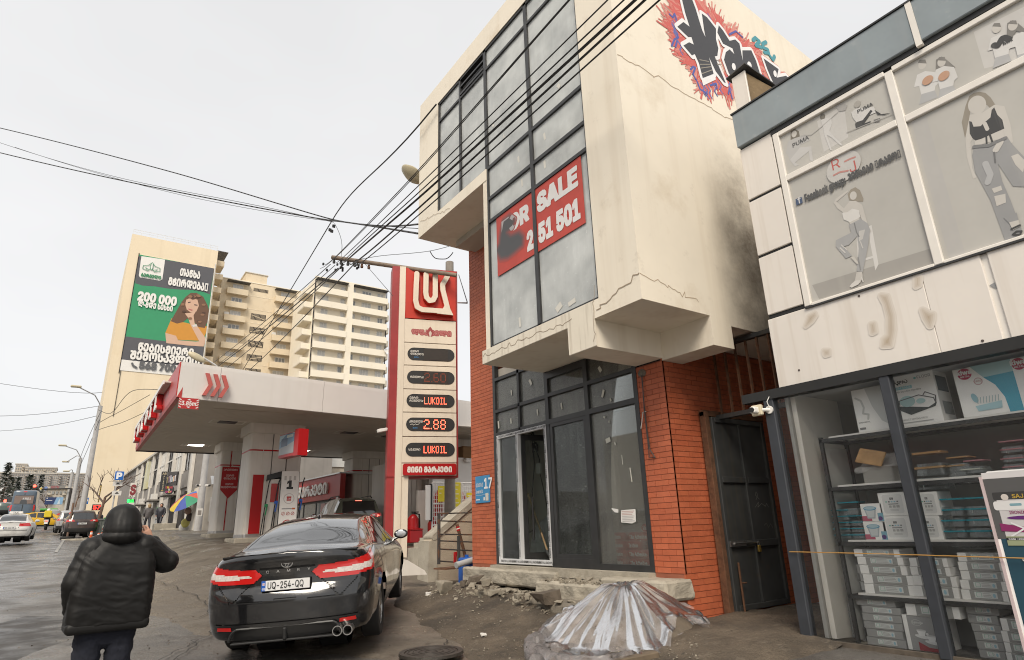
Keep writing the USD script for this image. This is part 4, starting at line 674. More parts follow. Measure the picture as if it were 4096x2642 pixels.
# camera on the corner post
cpos = at(3045, 1640, x=6.2)
cc = T('security_camera', 'white wall mounted security camera on the black post of the household shop', 'camera', at(3078, 1645, x=6.29))
a = at(3079, 1640, x=6.3)
cc.add('mount', J(CY(a+np.array([.0, 0, 0]), a+np.array([-.015, 0, 0]), .045), CY(a, a+np.array([-.1, .05, 0]), .02)), 'white', smooth=30)
b = a+np.array([-.1, .06, 0]); cc.add('box_base', CB(b[0]-.02, b[1]-.03, b[2]-.06, b[0]+.03, b[1]+.1, b[2]+.06, .01), PM('cream', (.62, .55, .4), .5)); cc.add('camera_body', CB(b[0]-.1, b[1]+.0, b[2]-.035, b[0]-.0, b[1]+.07, b[2]+.035, .012), 'white'); cc.add('lens', CY(b+np.array([-.115, .035, -.003]), b+np.array([-.09, .035, 0]), .03), 'dark', smooth=30)
cc.add('cable', TU([a+np.array([-.02, -.01, .03]), a+np.array([-.03, 0, .09]), a+np.array([0, -.03, .16])], .005, 5), 'white')
# steel gate leaf on the brick flank, and the barred opening above
gt = T('steel_gate', 'dark steel panel gate leaf with padlock and rust at its foot', 'gate', (7.8, 5.5, .12))
gx0, gx1, gz0, gz1, gy = 7.21, 8.42, .16, 2.68, 5.46
for b in ((gx0, gz0, gx0+.07, gz1), (gx1-.07, gz0, gx1, gz1), (7.79, gz0+.07, 7.85, gz1-.07), (gx0+.07, gz0, gx1-.07, gz0+.07), (gx0+.07, gz1-.07, gx1-.07, gz1), (gx0+.07, 1.78, 7.79, 1.86), (7.85, 1.78, gx1-.07, 1.86), (gx0+.07, .93, 7.79, 1.02), (7.85, .93, gx1-.07, 1.02)):
    gt.add('gate_bar', CB(b[0], gy-.03, b[1], b[2], gy+.03, b[3], .006), 'steel_dark')
for x0, x1 in ((gx0+.07, 7.79), (7.85, gx1-.07)):
    for z0, z1 in ((gz0+.07, .93), (1.02, 1.78), (1.86, gz1-.07)): gt.add('gate_panel', B(x0-.003, gy-.0, z0-.003, x1+.003, gy+.012, z1+.003), 'steel_dark')
gt.add('gate_post', CB(gx0-.1, gy+.0, gz0-.03, gx0-.01, gy+.1, gz1+.08, .006), 'rust'); gt.add('lintel', B(gx0-.1, gy+.02, gz1+.02, gx1+.1, gy+.1, gz1+.1), 'rust')
gt.add('bolt', J(B(gx0+.03, gy-.05, .95, gx0+.36, gy-.03, 1.02), CY((gx0+.1, gy-.055, .99), (7.85, gy-.055, .99), .012)), 'metal'); gt.add('drop_bolt', J(CY((gx0+.13, gy-.05, .06), (gx0+.13, gy-.05, .75), .014), CY((gx0+.13, gy-.05, .5), (gx0+.22, gy-.07, .5), .01)), 'rust')
gt.add('padlock', CB(7.79, gy-.08, .86, 7.85, gy-.05, .95, .008), PM('brass', (.5, .33, .08), .35, .8)); gt.add('padlock_shackle', TU([(7.8, gy-.065, .95), (7.8, gy-.065, .98), (7.82, gy-.065, 1.0), (7.84, gy-.065, .98), (7.84, gy-.065, .95)], .006, 6), 'metal')
chalk = [(LN([(8.0, 1.55), (8.06, 1.62), (8.03, 1.66), (8.0, 1.62), (8.08, 1.56)], .008), (.22, .21, .2)), (LN([(7.96, 1.45), (8.05, 1.52), (8.02, 1.45), (8.12, 1.5), (8.2, 1.46), (8.24, 1.5), (8.27, 1.45)], .008), (.22, .21, .2)), (LN([(8.1, 1.2), (8.16, 1.23), (8.2, 1.17), (8.26, 1.22), (8.3, 1.16)], .007), (.17, .16, .15))]
gt.decal('chalk_scribble', chalk, FR((0, gy-.003, 0), (1, 0, 0), (0, 0, 1)))
gr = T('passage_grille', 'dark vertical bars over the passage beside the gate', 'grille', (7.4, 4.7, 2.7))
for k in range(9): gr.add('bar', B(7.4, 3.95+.18*k, 2.7, 7.44, 3.97+.18*k, 3.72), 'rust')
gr.addn('rail', [B(7.38, 3.85, 2.66, 7.46, 5.58, 2.72), B(7.38, 3.85, 3.68, 7.46, 5.58, 3.74)], 'steel_dark')
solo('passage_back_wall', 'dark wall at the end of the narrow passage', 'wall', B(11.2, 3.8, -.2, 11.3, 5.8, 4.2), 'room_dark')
# ---------------------------------------------------------------- vehicles
from scipy.interpolate import PchipInterpolator as PC
import shapely
PM('paint', None, .12, var=.0, coat=1.0, fine=0, dirt=((.12, .105, .09), .18, 3.0, .5, .75), rv=.05)
PM('paint_dirty', None, .3, var=.06, vs=3, coat=.4, dirt=((.16, .14, .12), .4, 2.5, .5, .72))
PM('car_glass', (.012, .013, .014), .03, var=0, coat=1.0, spec=.8)
PM('car_black', (.016, .016, .016), .45, var=.1, vs=6)
PM('tyre', (.022, .021, .02), .8, var=.2, vs=20)
PM('lamp_red', (.42, .012, .01), .12, var=.0, coat=1, emit=.12); PM('lamp_clear', (.62, .56, .52), .12, var=.25, vs=40, coat=1)
PM('lamp_lit', (1, .08, .05), .3, var=0, emit=2.5); PM('chrome', (.7, .7, .7), .12, 1, var=0); PM('rim', (.32, .31, .3), .3, .9, var=.15, vs=8)
def bsp(P, m, deg=2):
    """open uniform B-spline of the control points P (..., n, d) sampled m times"""
    from scipy.interpolate import BSpline
    n = P.shape[-2]; k = np.r_[np.zeros(deg), np.linspace(0, 1, n-deg+1), np.ones(deg)]
    return np.moveaxis(BSpline(k, np.moveaxis(P, -2, 0), deg)(np.linspace(0, 1, m)), 0, -2)
def car(name, label, S, loc, head, pitch=0, roll=0, group=None, cat='car', color=(.01, .01, .011), plate=None, paint='paint', lamps=True, res=1.0, extra=None):
    """a car as one smooth skin, cut into body, glass and lamps; x forward from the rear bumper, y left, z up"""
    t = T(name, label, cat, loc, math.radians(90-head), group, own=True)
    a, b = math.radians(pitch), math.radians(roll)
    Rm = np.array([[math.cos(a), 0, -math.sin(a)], [0, 1, 0], [math.sin(a), 0, math.cos(a)]])@np.array([[1, 0, 0], [0, math.cos(b), -math.sin(b)], [0, math.sin(b), math.cos(b)]])
    M4 = np.eye(4); M4[:3, :3] = Rm; M4[:3, 3] = Rm@np.array([-S['ro'], 0, 0])
    L, W = S['L'], S['W']/2; f = {k: PC(*zip(*S[k])) for k in ('top', 'belt', 'bot', 'wb', 'wr')}
    dr, df = S['dr'], S['df']; nb, ncap, nr = int(230*min(res, 1.2)), int(52*res), int(76*res)
    s = np.sin(np.linspace(0, 1, ncap)*np.pi/2)[:-1]
    xs = np.r_[np.full(len(s), dr), np.linspace(dr, L-df, nb), np.full(len(s), L-df)]; sc = np.r_[s, np.ones(nb), s[::-1]]
    end = np.r_[np.zeros(len(s)), np.full(nb, 1), np.full(len(s), 2)]
    zt, zb, z0, wb, wr = (f[k](xs) for k in ('top', 'belt', 'bot', 'wb', 'wr'))
    O = np.ones_like(xs); zc = z0+(zb-z0)*S.get('crease', .78)
    Y = [0*O, W*(S['sill']-.08)*O, W*S['sill']*O, W*(S['sill']+1)/2*O, W*O, W*.992*O, wb*W, wb*W-.035, wr*W+(wb*W-wr*W)*.06, wr*W-.03, wr*W-.2, 0*O]
    Z = [z0, z0, z0+.05, z0+.16, z0+(zc-z0)*.62, zc, zb, zb+.018, zb+(zt-zb)*.86, zt-.03*np.clip((zt-zb)*3, .2, 1), zt-.006, zt+S.get('crown', .02)]
    P = np.stack([np.stack(Y, 1), np.stack(Z, 1)], -1); C_ = bsp(P, nr); y, z = C_[..., 0], C_[..., 1]
    pw = S.get('pw', 2.5); X = np.repeat(xs[:, None], nr, 1)
    er, ef = end == 0, end == 2
    fr, ff = PC(*zip(*S['rear'])), PC(*zip(*S['front']))
    bl = lambda d: 1-(1-np.clip(d, 0, 1)**pw)**(1/pw)
    xr = fr(np.clip(z, S['rear'][0][0], S['rear'][-1][0])); xf = ff(np.clip(z, S['front'][0][0], S['front'][-1][0]))
    X[er] = (xr+(dr-xr)*bl(sc)[:, None])[er]; X[ef] = (L-xf-(df-xf)*bl(sc)[:, None])[ef]
    y = y*sc[:, None]
    if 'flare' in S:
        for xa in (S['ro'], S['ro']+S['wb_']): y = y+.03*np.exp(-((X-xa)/.42)**2)*np.exp(-((z-.55)/.25)**2)*(y > W*.8)
    V = np.stack([X, y, z], -1); n = V.shape[0]
    V = np.concatenate([V, (V*[1, -1, 1])[:, ::-1][:, 1:]], 1); m = V.shape[1]   # left half, then right mirrored
    ring = np.r_[np.arange(nr), np.arange(nr)[::-1][1:]]/(nr-1.0)
    i, j = np.meshgrid(np.arange(n-1), np.arange(m-1), indexing='ij'); i, j = i.ravel(), j.ravel()
    q = np.stack([i*m+j, (i+1)*m+j, (i+1)*m+j+1, i*m+j+1], 1); v = V.reshape(-1, 3); c = v[q].mean(1)
    fn = np.cross(v[q[:, 2]]-v[q[:, 0]], v[q[:, 3]]-v[q[:, 1]])
    lab = np.zeros(len(q), int)
    xx, ay, zz = c[:, 0], np.abs(c[:, 1]), c[:, 2]; tz, bz = f['top'](np.clip(xx, dr, L-df)), f['belt'](np.clip(xx, dr, L-df)); fr_ = (zz-bz)/np.maximum(tz-bz, .05); gh = tz-bz > .12
    # glass: side windows (x, height fraction), rear and front screens
    nrm = fn/np.maximum(np.linalg.norm(fn, axis=1, keepdims=True), 1e-9)
    sidef = np.abs(nrm[:, 1]) > .5
    for poly in S['win']: lab[shapely.contains_xy(sg.Polygon(poly), xx, fr_) & sidef & gh & (zz > bz+.02)] = 1
    wroof = f['wr'](np.clip(xx, dr, L-df))*W
    for a0, a1, key in ((S['rg'][0], S['rg'][1], 'r'), (S['fg'][0], S['fg'][1], 'f')):
        lab[(xx > a0) & (xx < a1) & ~sidef & (ay < wroof-.035) & (zz > bz+.035)] = 1
    w = ay+np.maximum(xx-fr(np.clip(zz, S['rear'][0][0], S['rear'][-1][0])), 0)
    rearp = (xx < dr+.45)
    for pol, k in S.get('lamp', []): lab[shapely.contains_xy(sg.Polygon(pol), w, zz) & rearp] = k
    w2 = ay+np.maximum(L-xx-ff(np.clip(zz, S['front'][0][0], S['front'][-1][0])), 0)
    for pol, k in S.get('flamp', []): lab[shapely.contains_xy(sg.Polygon(pol), w2, zz) & (xx > L-df-.5)] = k
    for pol in S.get('black', []): lab[shapely.contains_xy(sg.Polygon(pol), w, zz) & (xx < dr+.2)] = 4
    lab[(zz < f['bot'](np.clip(xx, dr, L-df))+S.get('skirt', .03))] = 4
    keep = np.ones(len(q), bool)
    for xa in (S['ro'], S['ro']+S['wb_']): keep &= ~(((xx-xa)**2+(zz-S['r'])**2 < (S['r']+.055)**2) & (ay > W*.55))
    gap = np.zeros(len(q), bool)
    for gx in S.get('gaps', []): gap |= (np.abs(xx-gx-.05*(zz-.7)) < .008) & (zz > f['bot'](np.clip(xx, dr, L-df))+.12) & (zz < bz+.01) & sidef
    for pts in S.get('lines', []): gap |= (shapely.distance(sg.LineString(pts), shapely.points(w, zz)) < .007) & (xx < dr+.1)
    lab[gap & (lab == 0)] = 5
    names = {0: ('body', paint), 1: ('window_glass', 'car_glass'), 2: ('tail_lamp', 'lamp_red'), 3: ('lamp_lens', 'lamp_clear'), 4: ('trim', 'car_black'), 5: ('panel_gap', 'car_black'), 6: ('head_lamp', 'lamp_clear'), 7: ('brake_lamp', 'lamp_lit')}
    vn = np.zeros_like(v)
    for k in range(4): np.add.at(vn, q[:, k], fn)
    vn /= np.maximum(np.linalg.norm(vn, axis=1, keepdims=True), 1e-9); flip = -1 if (vn*(v-[L/2, 0, .6])).sum() < 0 else 1
    vn *= flip
    if flip < 0: q = q[:, ::-1]
    for k, (nm, mt_) in names.items():
        for half in ((1, -1) if k in (2, 3, 6, 7) else (0,)):
            ok = (lab == k) & keep
            if half: ok &= c[:, 1]*half > 0
            if not ok.any(): continue
            u, inv = np.unique(q[ok], return_inverse=True)
            off = {1: -.004, 2: .006, 3: .007, 5: -.012, 7: .006}.get(k, 0)
            p = uniq(t.path+'/'+nm); mm = tf((v[u]+vn[u]*off, inv.reshape(-1, 4)), M4)
            ms = setmesh(p, mm, mt_, False, np.array(color) if k == 0 else None)
            ms.CreateNormalsAttr(Vt.Vec3fArray.FromNumpy((vn[u]@Rm.T).astype(np.float32))); ms.SetNormalsInterpolation('vertex')
    # wheels
    r, tw = S['r'], S.get('tw', .215)
    for xa in (S['ro'], S['ro']+S['wb_']):
        for sgn in (1, -1):
            Fw = FR((xa, sgn*(W-.02), r), (1, 0, 0), (0, 0, 1)) if sgn < 0 else FR((xa, sgn*(W-.02), r), (-1, 0, 0), (0, 0, 1))
            # lathe axis = outward
            ty = LA([(r*.7, -tw), (r*.94, -tw+.005), (r, -tw+.03), (r, -.03), (r*.95, -.004), (r*.72, 0), (r*.66, -.012), (r*.66, -tw)], n=36 if res > .8 else 20)
            wp = t.add('wheel', tf(tf(ty, Fw), M4), 'tyre', 40)
            sp = [LA([(r*.67, -.02), (r*.63, -.015), (r*.6, -.06), (.0, -.07)], n=28)]
            for k in range(S.get('spokes', 10)):
                an = 2*np.pi*k/S.get('spokes', 10); ca, sa = math.cos(an), math.sin(an)
                sp.append(tf(B(.05, -.017, -.05, r*.64, .017, -.02), RZ(an)))
            sp.append(LA([(.0, -.012), (.05, -.016), (.06, -.05)], n=16))
            t.add('rim', tf(tf(J(*sp), Fw), M4), 'rim', 30, par=wp)
    t.add('underbody', tf(J(B(S['ro']-.45, -W*.6, .2, S['ro']+S['wb_']+.45, W*.6, .5), *[tf(LA([(r+.06, 0), (r+.06, .32)], n=24), FR((xa, sg_*W*.56, r), (1, 0, 0), (0, 0, sg_))) for xa in (S['ro'], S['ro']+S['wb_']) for sg_ in (1, -1)]), M4), 'car_black')
    # mirrors
    mx = S.get('mir', 0)
    if mx:
        for sgn in (1, -1):
            e = trimesh.creation.icosphere(2, 1); hd = np.array(e.vertices)*[.055, .115, .075]; hd[:, 0] *= np.where(hd[:, 0] < 0, .45, 1.2)
            bw = float(f['wb'](mx))*W; zm = float(f['belt'](mx))+.09
            t.add('mirror', tf(J(mv((hd, np.array(e.faces)), mx, sgn*(bw+.10), zm), CY((mx+.01, sgn*(bw-.03), zm-.08), (mx+.01, sgn*(bw+.08), zm-.04), .025, .02, 8)), M4), paint, 40, col=np.array(color))
            t.add('mirror_glass', tf(mv((hd*[.2, .72, .7], np.array(e.faces)), mx-.022, sgn*(bw+.10), zm), M4), 'chrome', 40)
    if plate:
        txt, px_, pz, tilt = plate; Fp = FR((px_, 0, pz), (0, -1, 0), (-math.sin(tilt)*-1, 0, math.cos(tilt)))
        pp = t.add('number_plate', tf(tf(EX(RR(-.262, -.057, .262, .057, .01), .008), Fp), M4), 'col', col=np.array((.02, .02, .02)))
        t.decal('plate_print', [(RR(-.256, -.051, .256, .051, .006), (.66, .66, .65)), (RR(-.256, -.051, -.212, .051, .004), (.02, .1, .42)), (TX('GE', .022, -.248, -.042, 1), (.7, .7, .7)), (sbox(-.245, .005, -.223, .03), (.7, .7, .7)), (sbox(-.2355, .005, -.2325, .03), (.5, .02, .02)), (sbox(-.245, .016, -.223, .019), (.5, .02, .02)), (TX(txt, .068, -.19, -.034, 1, fit=.38), (.02, .02, .02))], M4@Fp@np.array([[1, 0, 0, 0], [0, 1, 0, 0], [0, 0, 1, .0095], [0, 0, 0, 1.0]]), 'print_gloss', par=pp)
    t.M4 = M4; t.S = S; t.f = f
    return t
sedan_win = [[(1.2, .12), (1.62, .9), (1.98, .93), (1.98, .06)], [(2.06, .06), (2.06, .93), (2.62, .93), (2.62, .05)], [(2.72, .05), (2.72, .93), (2.95, .9), (3.6, .1)]]
CAMRY = dict(L=4.88, W=1.84, ro=1.1, wb_=2.825, r=.34, dr=.42, df=.75, pw=2.6, sill=.93, crown=.022, skirt=.02, crease=.8, spokes=10, mir=3.52, tw=.225, flare=1,
    top=[(0, 1.1), (.42, 1.125), (.66, 1.135), (.8, 1.175), (1.25, 1.33), (1.7, 1.42), (2.2, 1.445), (2.7, 1.43), (3.1, 1.36), (3.65, 1.1), (3.9, 1.03), (4.5, .92), (4.88, .8)],
    belt=[(0, 1.06), (.42, 1.075), (.8, 1.085), (1.3, 1.05), (2.4, .99), (3.5, .95), (3.9, .93), (4.5, .84), (4.88, .7)], bot=[(0, .27), (.7, .23), (1.5, .19), (3.5, .19), (4.88, .22)],
    wb=[(0, .86), (.42, .88), (1.0, .925), (2.0, .95), (3.3, .94), (4.0, .9), (4.88, .84)], wr=[(0, .74), (.42, .76), (.8, .735), (1.3, .66), (1.8, .625), (2.6, .63), (3.2, .67), (3.7, .76), (4.2, .72), (4.88, .6)],
    rear=[(.2, .1), (.32, .035), (.45, .0), (.62, .0), (.72, .03), (.8, .075), (.95, .085), (1.06, .05), (1.12, .06), (1.2, .2)], front=[(.2, .1), (.4, .0), (.6, .02), (.8, .12), (1.0, .4)],
    win=sedan_win, rg=(.76, 1.66), fg=(2.95, 3.62), gaps=(1.62, 2.66, 3.62),
    lamp=[([(.27, .905), (.35, .965), (.7, .985), (1.05, 1.02), (1.42, 1.075), (1.36, .99), (1.18, .87), (.8, .825), (.37, .825)], 2), ([(.37, .9), (.62, .92), (.95, .94), (1.22, .965), (1.1, .89), (.85, .87), (.6, .875), (.42, .88)], 3), ([(.62, .37), (.86, .37), (.86, .41), (.62, .41)], 2)],
    black=[[(0, .2), (.64, .2), (.6, .345), (.52, .375), (0, .385)]],
    lines=[[(.27, .905), (.37, .83), (.5, .74), (.58, .66), (.66, .64)], [(0, .655), (.64, .645), (.84, .8)], [(0, .97), (.3, .97)], [(0, .44), (.9, .44)]])
c0 = car('sedan_car', 'glossy black saloon car waiting behind the dark green car at the fuel pump', CAMRY, (2.62, 8.3, .04), 29.5, 3.1, -2.5, color=(.008, .008, .0085), plate=('UQ-254-QQ', .035, .80, math.radians(5)), res=2.1)
# deck lip, badge, lettering, exhausts on the black saloon
def carpart(t, name, g, m, **k): return t.add(name, tf(g, t.M4), m, **k)
n_ = 40; yy_ = np.linspace(-.74, .74, n_)
def lip(y): return .075+.19*np.abs(y/.80)**2.6
lp = np.array([[(lip(y)+.2, y, 1.122-.04*abs(y)**3), (lip(y)-.01, y, 1.132-.045*abs(y)**3), (lip(y)-.012, y, 1.118-.045*abs(y)**3), (lip(y)+.05, y, 1.07-.04*abs(y)**3)] for y in yy_]).reshape(-1, 3)
lf = [(i*4+k, i*4+k+1, i*4+k+5, i*4+k+4) for i in range(n_-1) for k in range(3)]
carpart(c0, 'deck_spoiler', (lp, np.array(lf)), 'paint', smooth=40, col=np.array((.008, .008, .0085)))
Fb = FR((.068, 0, 1.01), (0, -1, 0), (.05, 0, 1))
def ring2(a, b, w): return sg.Polygon(EL(0, 0, a, b, n=12).exterior.coords, [EL(0, 0, a-w, b-w, n=12).exterior.coords])
ov = so.unary_union([ring2(.062, .042, .009), affinity.translate(ring2(.042, .017, .007), 0, .012), affinity.scale(ring2(.02, .034, .007), 1, 1)])
carpart(c0, 'badge', tf(EX(ov, .006), Fb), 'chrome')
lt = so.unary_union([TX(ch, .026, -.17+.085*k, 0, 1) for k, ch in enumerate('CAMRY')]); lt = affinity.scale(lt, 1.3, 1, origin=(0, 0))
carpart(c0, 'lettering', tf(EX(lt, .004), FR((.072, 0, .925), (0, -1, 0), (0, 0, 1))), 'chrome')
carpart(c0, 'lettering', tf(EX(affinity.scale(TX('SE', .032, 0, 0, 2), 1.4, 1, origin=(0, 0)), .004), FR((.025, -.46, .735), (0, -1, 0), (0, 0, 1))), 'chrome')
for yy2 in (-.55, -.66): carpart(c0, 'exhaust_pipe', J(LA([(.046, 0), (.052, -.01), (.055, .0), (.055, .2), (.047, .2), (.047, 0)], n=20)) if False else tf(LA([(.044, .0), (.044, .22), (.052, .22), (.052, 0), (.044, 0)], n=20), FR((.02, yy2, .285), (0, 1, 0), (0, 0, 1))), 'metal', smooth=30)
carpart(c0, 'diffuser', J(CB(.02, -.52, .235, .1, .56, .255, .006), CB(.005, -.02, .25, .06, .02, .37, .01), *[TU([(.045-.02*abs(math.sin(a)), .0+.58*math.cos(a), .27+.115*min(1, 2.2*math.sin(a))) for a in np.linspace(0, math.pi, 25)], .014, 6)]), 'car_black')
carpart(c0, 'aerial', mv((np.array(trimesh.creation.icosphere(1, 1).vertices)*[.08, .02, .035], np.array(trimesh.creation.icosphere(1, 1).faces)), 1.75, 0, 1.45), 'paint', smooth=40, col=np.array((.008, .008, .0085)))
# other cars
SUV = dict(L=4.6, W=1.86, ro=.98, wb_=2.69, r=.36, dr=.4, df=.7, pw=2.8, sill=.95, crown=.02, skirt=.12, spokes=5, mir=3.2, res=.7,
    top=[(0, 1.5), (.4, 1.6), (.7, 1.66), (1.4, 1.69), (2.2, 1.68), (2.7, 1.6), (3.3, 1.2), (3.6, 1.1), (4.2, 1.02), (4.6, .9)], belt=[(0, 1.05), (.4, 1.1), (1.5, 1.07), (3.0, 1.02), (3.6, 1.0), (4.6, .78)], bot=[(0, .35), (.6, .28), (2.3, .24), (4.6, .28)],
    wb=[(0, .9), (.4, .93), (2.0, .96), (3.3, .95), (4.6, .86)], wr=[(0, .7), (.4, .7), (1.5, .7), (2.6, .7), (3.3, .8), (4.6, .64)],
    rear=[(.25, .06), (.5, .0), (.75, .02), (.95, .05), (1.1, .1), (1.5, .3), (1.65, .38)], front=[(.25, .1), (.5, 0), (.8, .05), (1.0, .3)],
    win=[[(.55, .25), (.75, .85), (1.2, .88), (1.25, .1)], [(1.32, .08), (1.32, .9), (2.0, .9), (2.0, .06)], [(2.08, .06), (2.08, .9), (2.45, .88), (3.15, .1)]], rg=(.0, .0), fg=(2.62, 3.3), gaps=(1.28, 2.05, 3.1),
    lamp=[([(0, 1.12), (.66, 1.12), (.62, 1.5), (0, 1.53)], 1), ([(.4, .98), (.55, 1.09), (1.1, 1.08), (1.1, .93), (.8, .96)], 2), ([(.62, .98), (.8, 1.0), (.78, 1.05), (.6, 1.06)], 3)], black=[[(0, .3), (1.2, .3), (1.2, .56), (0, .56)]], lines=[[(0, .93), (.5, .93)], [(.84, .5), (.8, .9)]])
olv = dict(SUV, lamp=[([(0, 1.1), (.68, 1.1), (.62, 1.52), (0, 1.55)], 1), ([(.32, .98), (.55, 1.08), (1.15, 1.1), (1.15, 1.0), (.8, .95)], 2), ([(.5, .99), (.62, 1.0), (.62, 1.05), (.5, 1.05)], 3), ([(.72, .96), (.86, .97), (.84, 1.03), (.72, 1.02)], 7), ([(0, 1.53), (.12, 1.53), (.12, 1.56), (0, 1.56)], 7)])
p = at(1395, 2120, d=23.5); z = gz(p[0], p[1])
c1 = car('suv_car', 'olive green off-road car with lit brake lamps in front of the black saloon', olv, (8.75, 23.2, gz(8.75, 23.2)), 6, 0, 0, color=(.085, .092, .07), plate=('WW-222-ZZ', -.005, .86, 0))
for y in (-.6, .6): carpart(c1, 'roof_rail', TU([(.7, y, 1.66), (.9, y, 1.74), (2.2, y, 1.75), (2.5, y, 1.67)], .02, 6), 'car_black')
def place(px, base, d, **k):
    q = at(px, base, d=d); return (q[0], q[1], max(q[2], gz(q[0], q[1])-.4))
# ---------------------------------------------------------------- fuel station
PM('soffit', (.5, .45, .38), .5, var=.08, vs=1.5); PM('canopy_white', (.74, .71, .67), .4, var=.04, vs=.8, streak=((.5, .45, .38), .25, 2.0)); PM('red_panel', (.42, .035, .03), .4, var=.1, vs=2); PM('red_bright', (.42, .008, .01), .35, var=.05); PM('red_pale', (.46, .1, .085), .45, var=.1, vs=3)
PM('white_dirty', (.66, .62, .56), .5, var=.08, vs=2, streak=((.4, .34, .27), .4, 7.0)); PM('totem_white', (.72, .63, .51), .4, var=.05, vs=1.2, streak=((.5, .4, .28), .3, 6.0)); PM('lit_lamp', (1, .95, .85), .3, emit=2.2, var=0); PM('led', None, .4, emit=1.6, var=0); PM('led_screen', (.028, .021, .017), .5, var=.1, vs=9)
ZC = 5.0; FY0, FY1, CX0, CX1 = 19.25, 31.4, 1.9, 16.0
can = T('fuel_canopy', 'white fuel station canopy with red end fascia, red chevrons and panelled columns', 'canopy', (5, 24, 1.1))
def fy(x): return 18.75+(x-1.9)*.14
zb, zt = ZC, ZC+.98
top_h = lambda x, a: (x, fy(x)+a)
# front fascia panels lean slightly outwards at the top
for x0, x1 in ((1.9, 2.95), (2.96, 6.1), (6.11, 9.3), (9.31, 12.5), (12.51, 16)):
    v = [(x, fy(x)+dy, z) for x in (x0, x1) for dy, z in ((0, zb-.02), (.12, zb-.02), (.12, zt), (-.05, zt), (-.05, zt-.1), (0, zb+.06))]
    hh = trimesh.convex.convex_hull(np.array(v)); can.add('fascia_panel', (np.array(hh.vertices), np.array(hh.faces)), 'canopy_white')
for x0, x1 in ((2.6, 6.4), (6.41, 10.2), (10.21, 16)): can.add('parapet_panel', tf(B(0, 0, 0, x1-x0, .06, .22), FR((x0, fy(x0)+1.4, zt), (1, .14, 0), (0, 0, 1)) @ np.array([[1, 0, 0, 0], [0, 0, 1, 0], [0, -1, 0, 0], [0, 0, 0, 1.0]])), 'canopy_white')
sof = [(CX0, fy(CX0)+.1), (CX1, fy(CX1)+.1), (CX1, FY1), (CX0, FY1)]
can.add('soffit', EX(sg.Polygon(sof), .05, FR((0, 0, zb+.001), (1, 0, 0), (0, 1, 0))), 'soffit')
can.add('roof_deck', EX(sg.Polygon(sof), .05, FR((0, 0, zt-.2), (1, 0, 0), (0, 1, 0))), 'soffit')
nsl = 84
sl = []
for k in range(nsl):
    y = 18.9+(FY1-18.9)*k/nsl
    sl.append(B(CX0+.02, max(y, fy(CX0)+.15)+.0, zb-.012, 3.0, max(y, fy(CX0)+.15)+.125, zb-.002) if y < fy(9)+.2 else B(CX0+.02, y, zb-.012, CX1-.02, y+.125, zb-.002))
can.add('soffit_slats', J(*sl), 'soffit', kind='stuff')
can.add('rear_fascia', B(CX0, FY1, zb-.05, CX1, FY1+.1, zt), 'band_black')
# red street side: sloped red fascia with projecting letters
v = [(CX0+dx, y, z) for y in (fy(CX0), FY1) for dx, z in ((.0, zb-.02), (.12, zb-.02), (.12, zt), (-.03, zt), (-.03, zb+.08))]
hh = trimesh.convex.convex_hull(np.array(v)); can.add('street_fascia', (np.array(hh.vertices), np.array(hh.faces)), 'red_panel')
FL_ = FR((CX0-.2, 0, zb+.2), (0, -1, 0), (-.2, 0, 1))
for k, ch in enumerate('LUKOIL'):
    g = TX(ch, .5, 0, 0, 2, wt=700, px=40); g = affinity.scale(g, 1.5, 1, origin=(0, 0))
    can.add('letter', tf(EX(g, .16), FR((CX0-.04, 30.2-1.55*k, zb+.18), (0, -1, 0), (0, 0, 1))), 'red_bright')
    can.add('letter_face', tf(EX(g.buffer(-.01), .03), FR((CX0-.04, 30.2-1.55*k, zb+.18), (0, -1, 0), (0, 0, 1))@np.array([[1, 0, 0, 0], [0, 1, 0, 0], [0, 0, 1, .163], [0, 0, 0, 1.0]])), 'white')
can.add('letter_rail', J(B(CX0-.2, 20.4, zb+.72, CX0-.03, 30, zb+.76)), 'white_dirty')
can.add('letter_bar', B(CX0-.24, 20.4, zb+.66, CX0-.2, 30, zb+.78), 'white')
# chevrons
for k in range(3):
    a = [at(700+(p[0]+85*k)/2.653, 1400+(p[1]+11*k)/2.653, y=18.9) for p in ((315, 258), (358, 262), (392, 383), (320, 495), (278, 490), (350, 380))]
    P_ = [(q[0], q[2]) for q in a]; g = EX(sg.Polygon(P_), .08); f0 = fy(P_[0][0])
    can.add('chevron', tf(g, FR((0, fy(2.6)-.02+.0, 0), (1, 0, 0), (0, 0, 1))), 'red_pale')
# recessed lamps
for i, (px, py, lit) in enumerate(((910, 1688, 0), (784, 1780, 1), (1010, 1745, 0), (1397, 1730, 0), (1210, 1802, 1), (1560, 1745, 0))):
    q = at(px, py, z=zb)
    can.add('lamp_trim', J(B(q[0]-.55, q[1]-.35, zb-.022, q[0]+.55, q[1]-.3, zb-.012), B(q[0]-.55, q[1]+.3, zb-.022, q[0]+.55, q[1]+.35, zb-.012), B(q[0]-.55, q[1]-.3, zb-.022, q[0]-.5, q[1]+.3, zb-.012), B(q[0]+.5, q[1]-.3, zb-.022, q[0]+.55, q[1]+.3, zb-.012)), 'white_dirty')
    can.add('recessed_lamp', B(q[0]-.28, q[1]-.25, zb-.03, q[0]+.28, q[1]+.25, zb-.012), 'lit_lamp' if lit else 'car_black', label='lit canopy lamp' if lit else None)
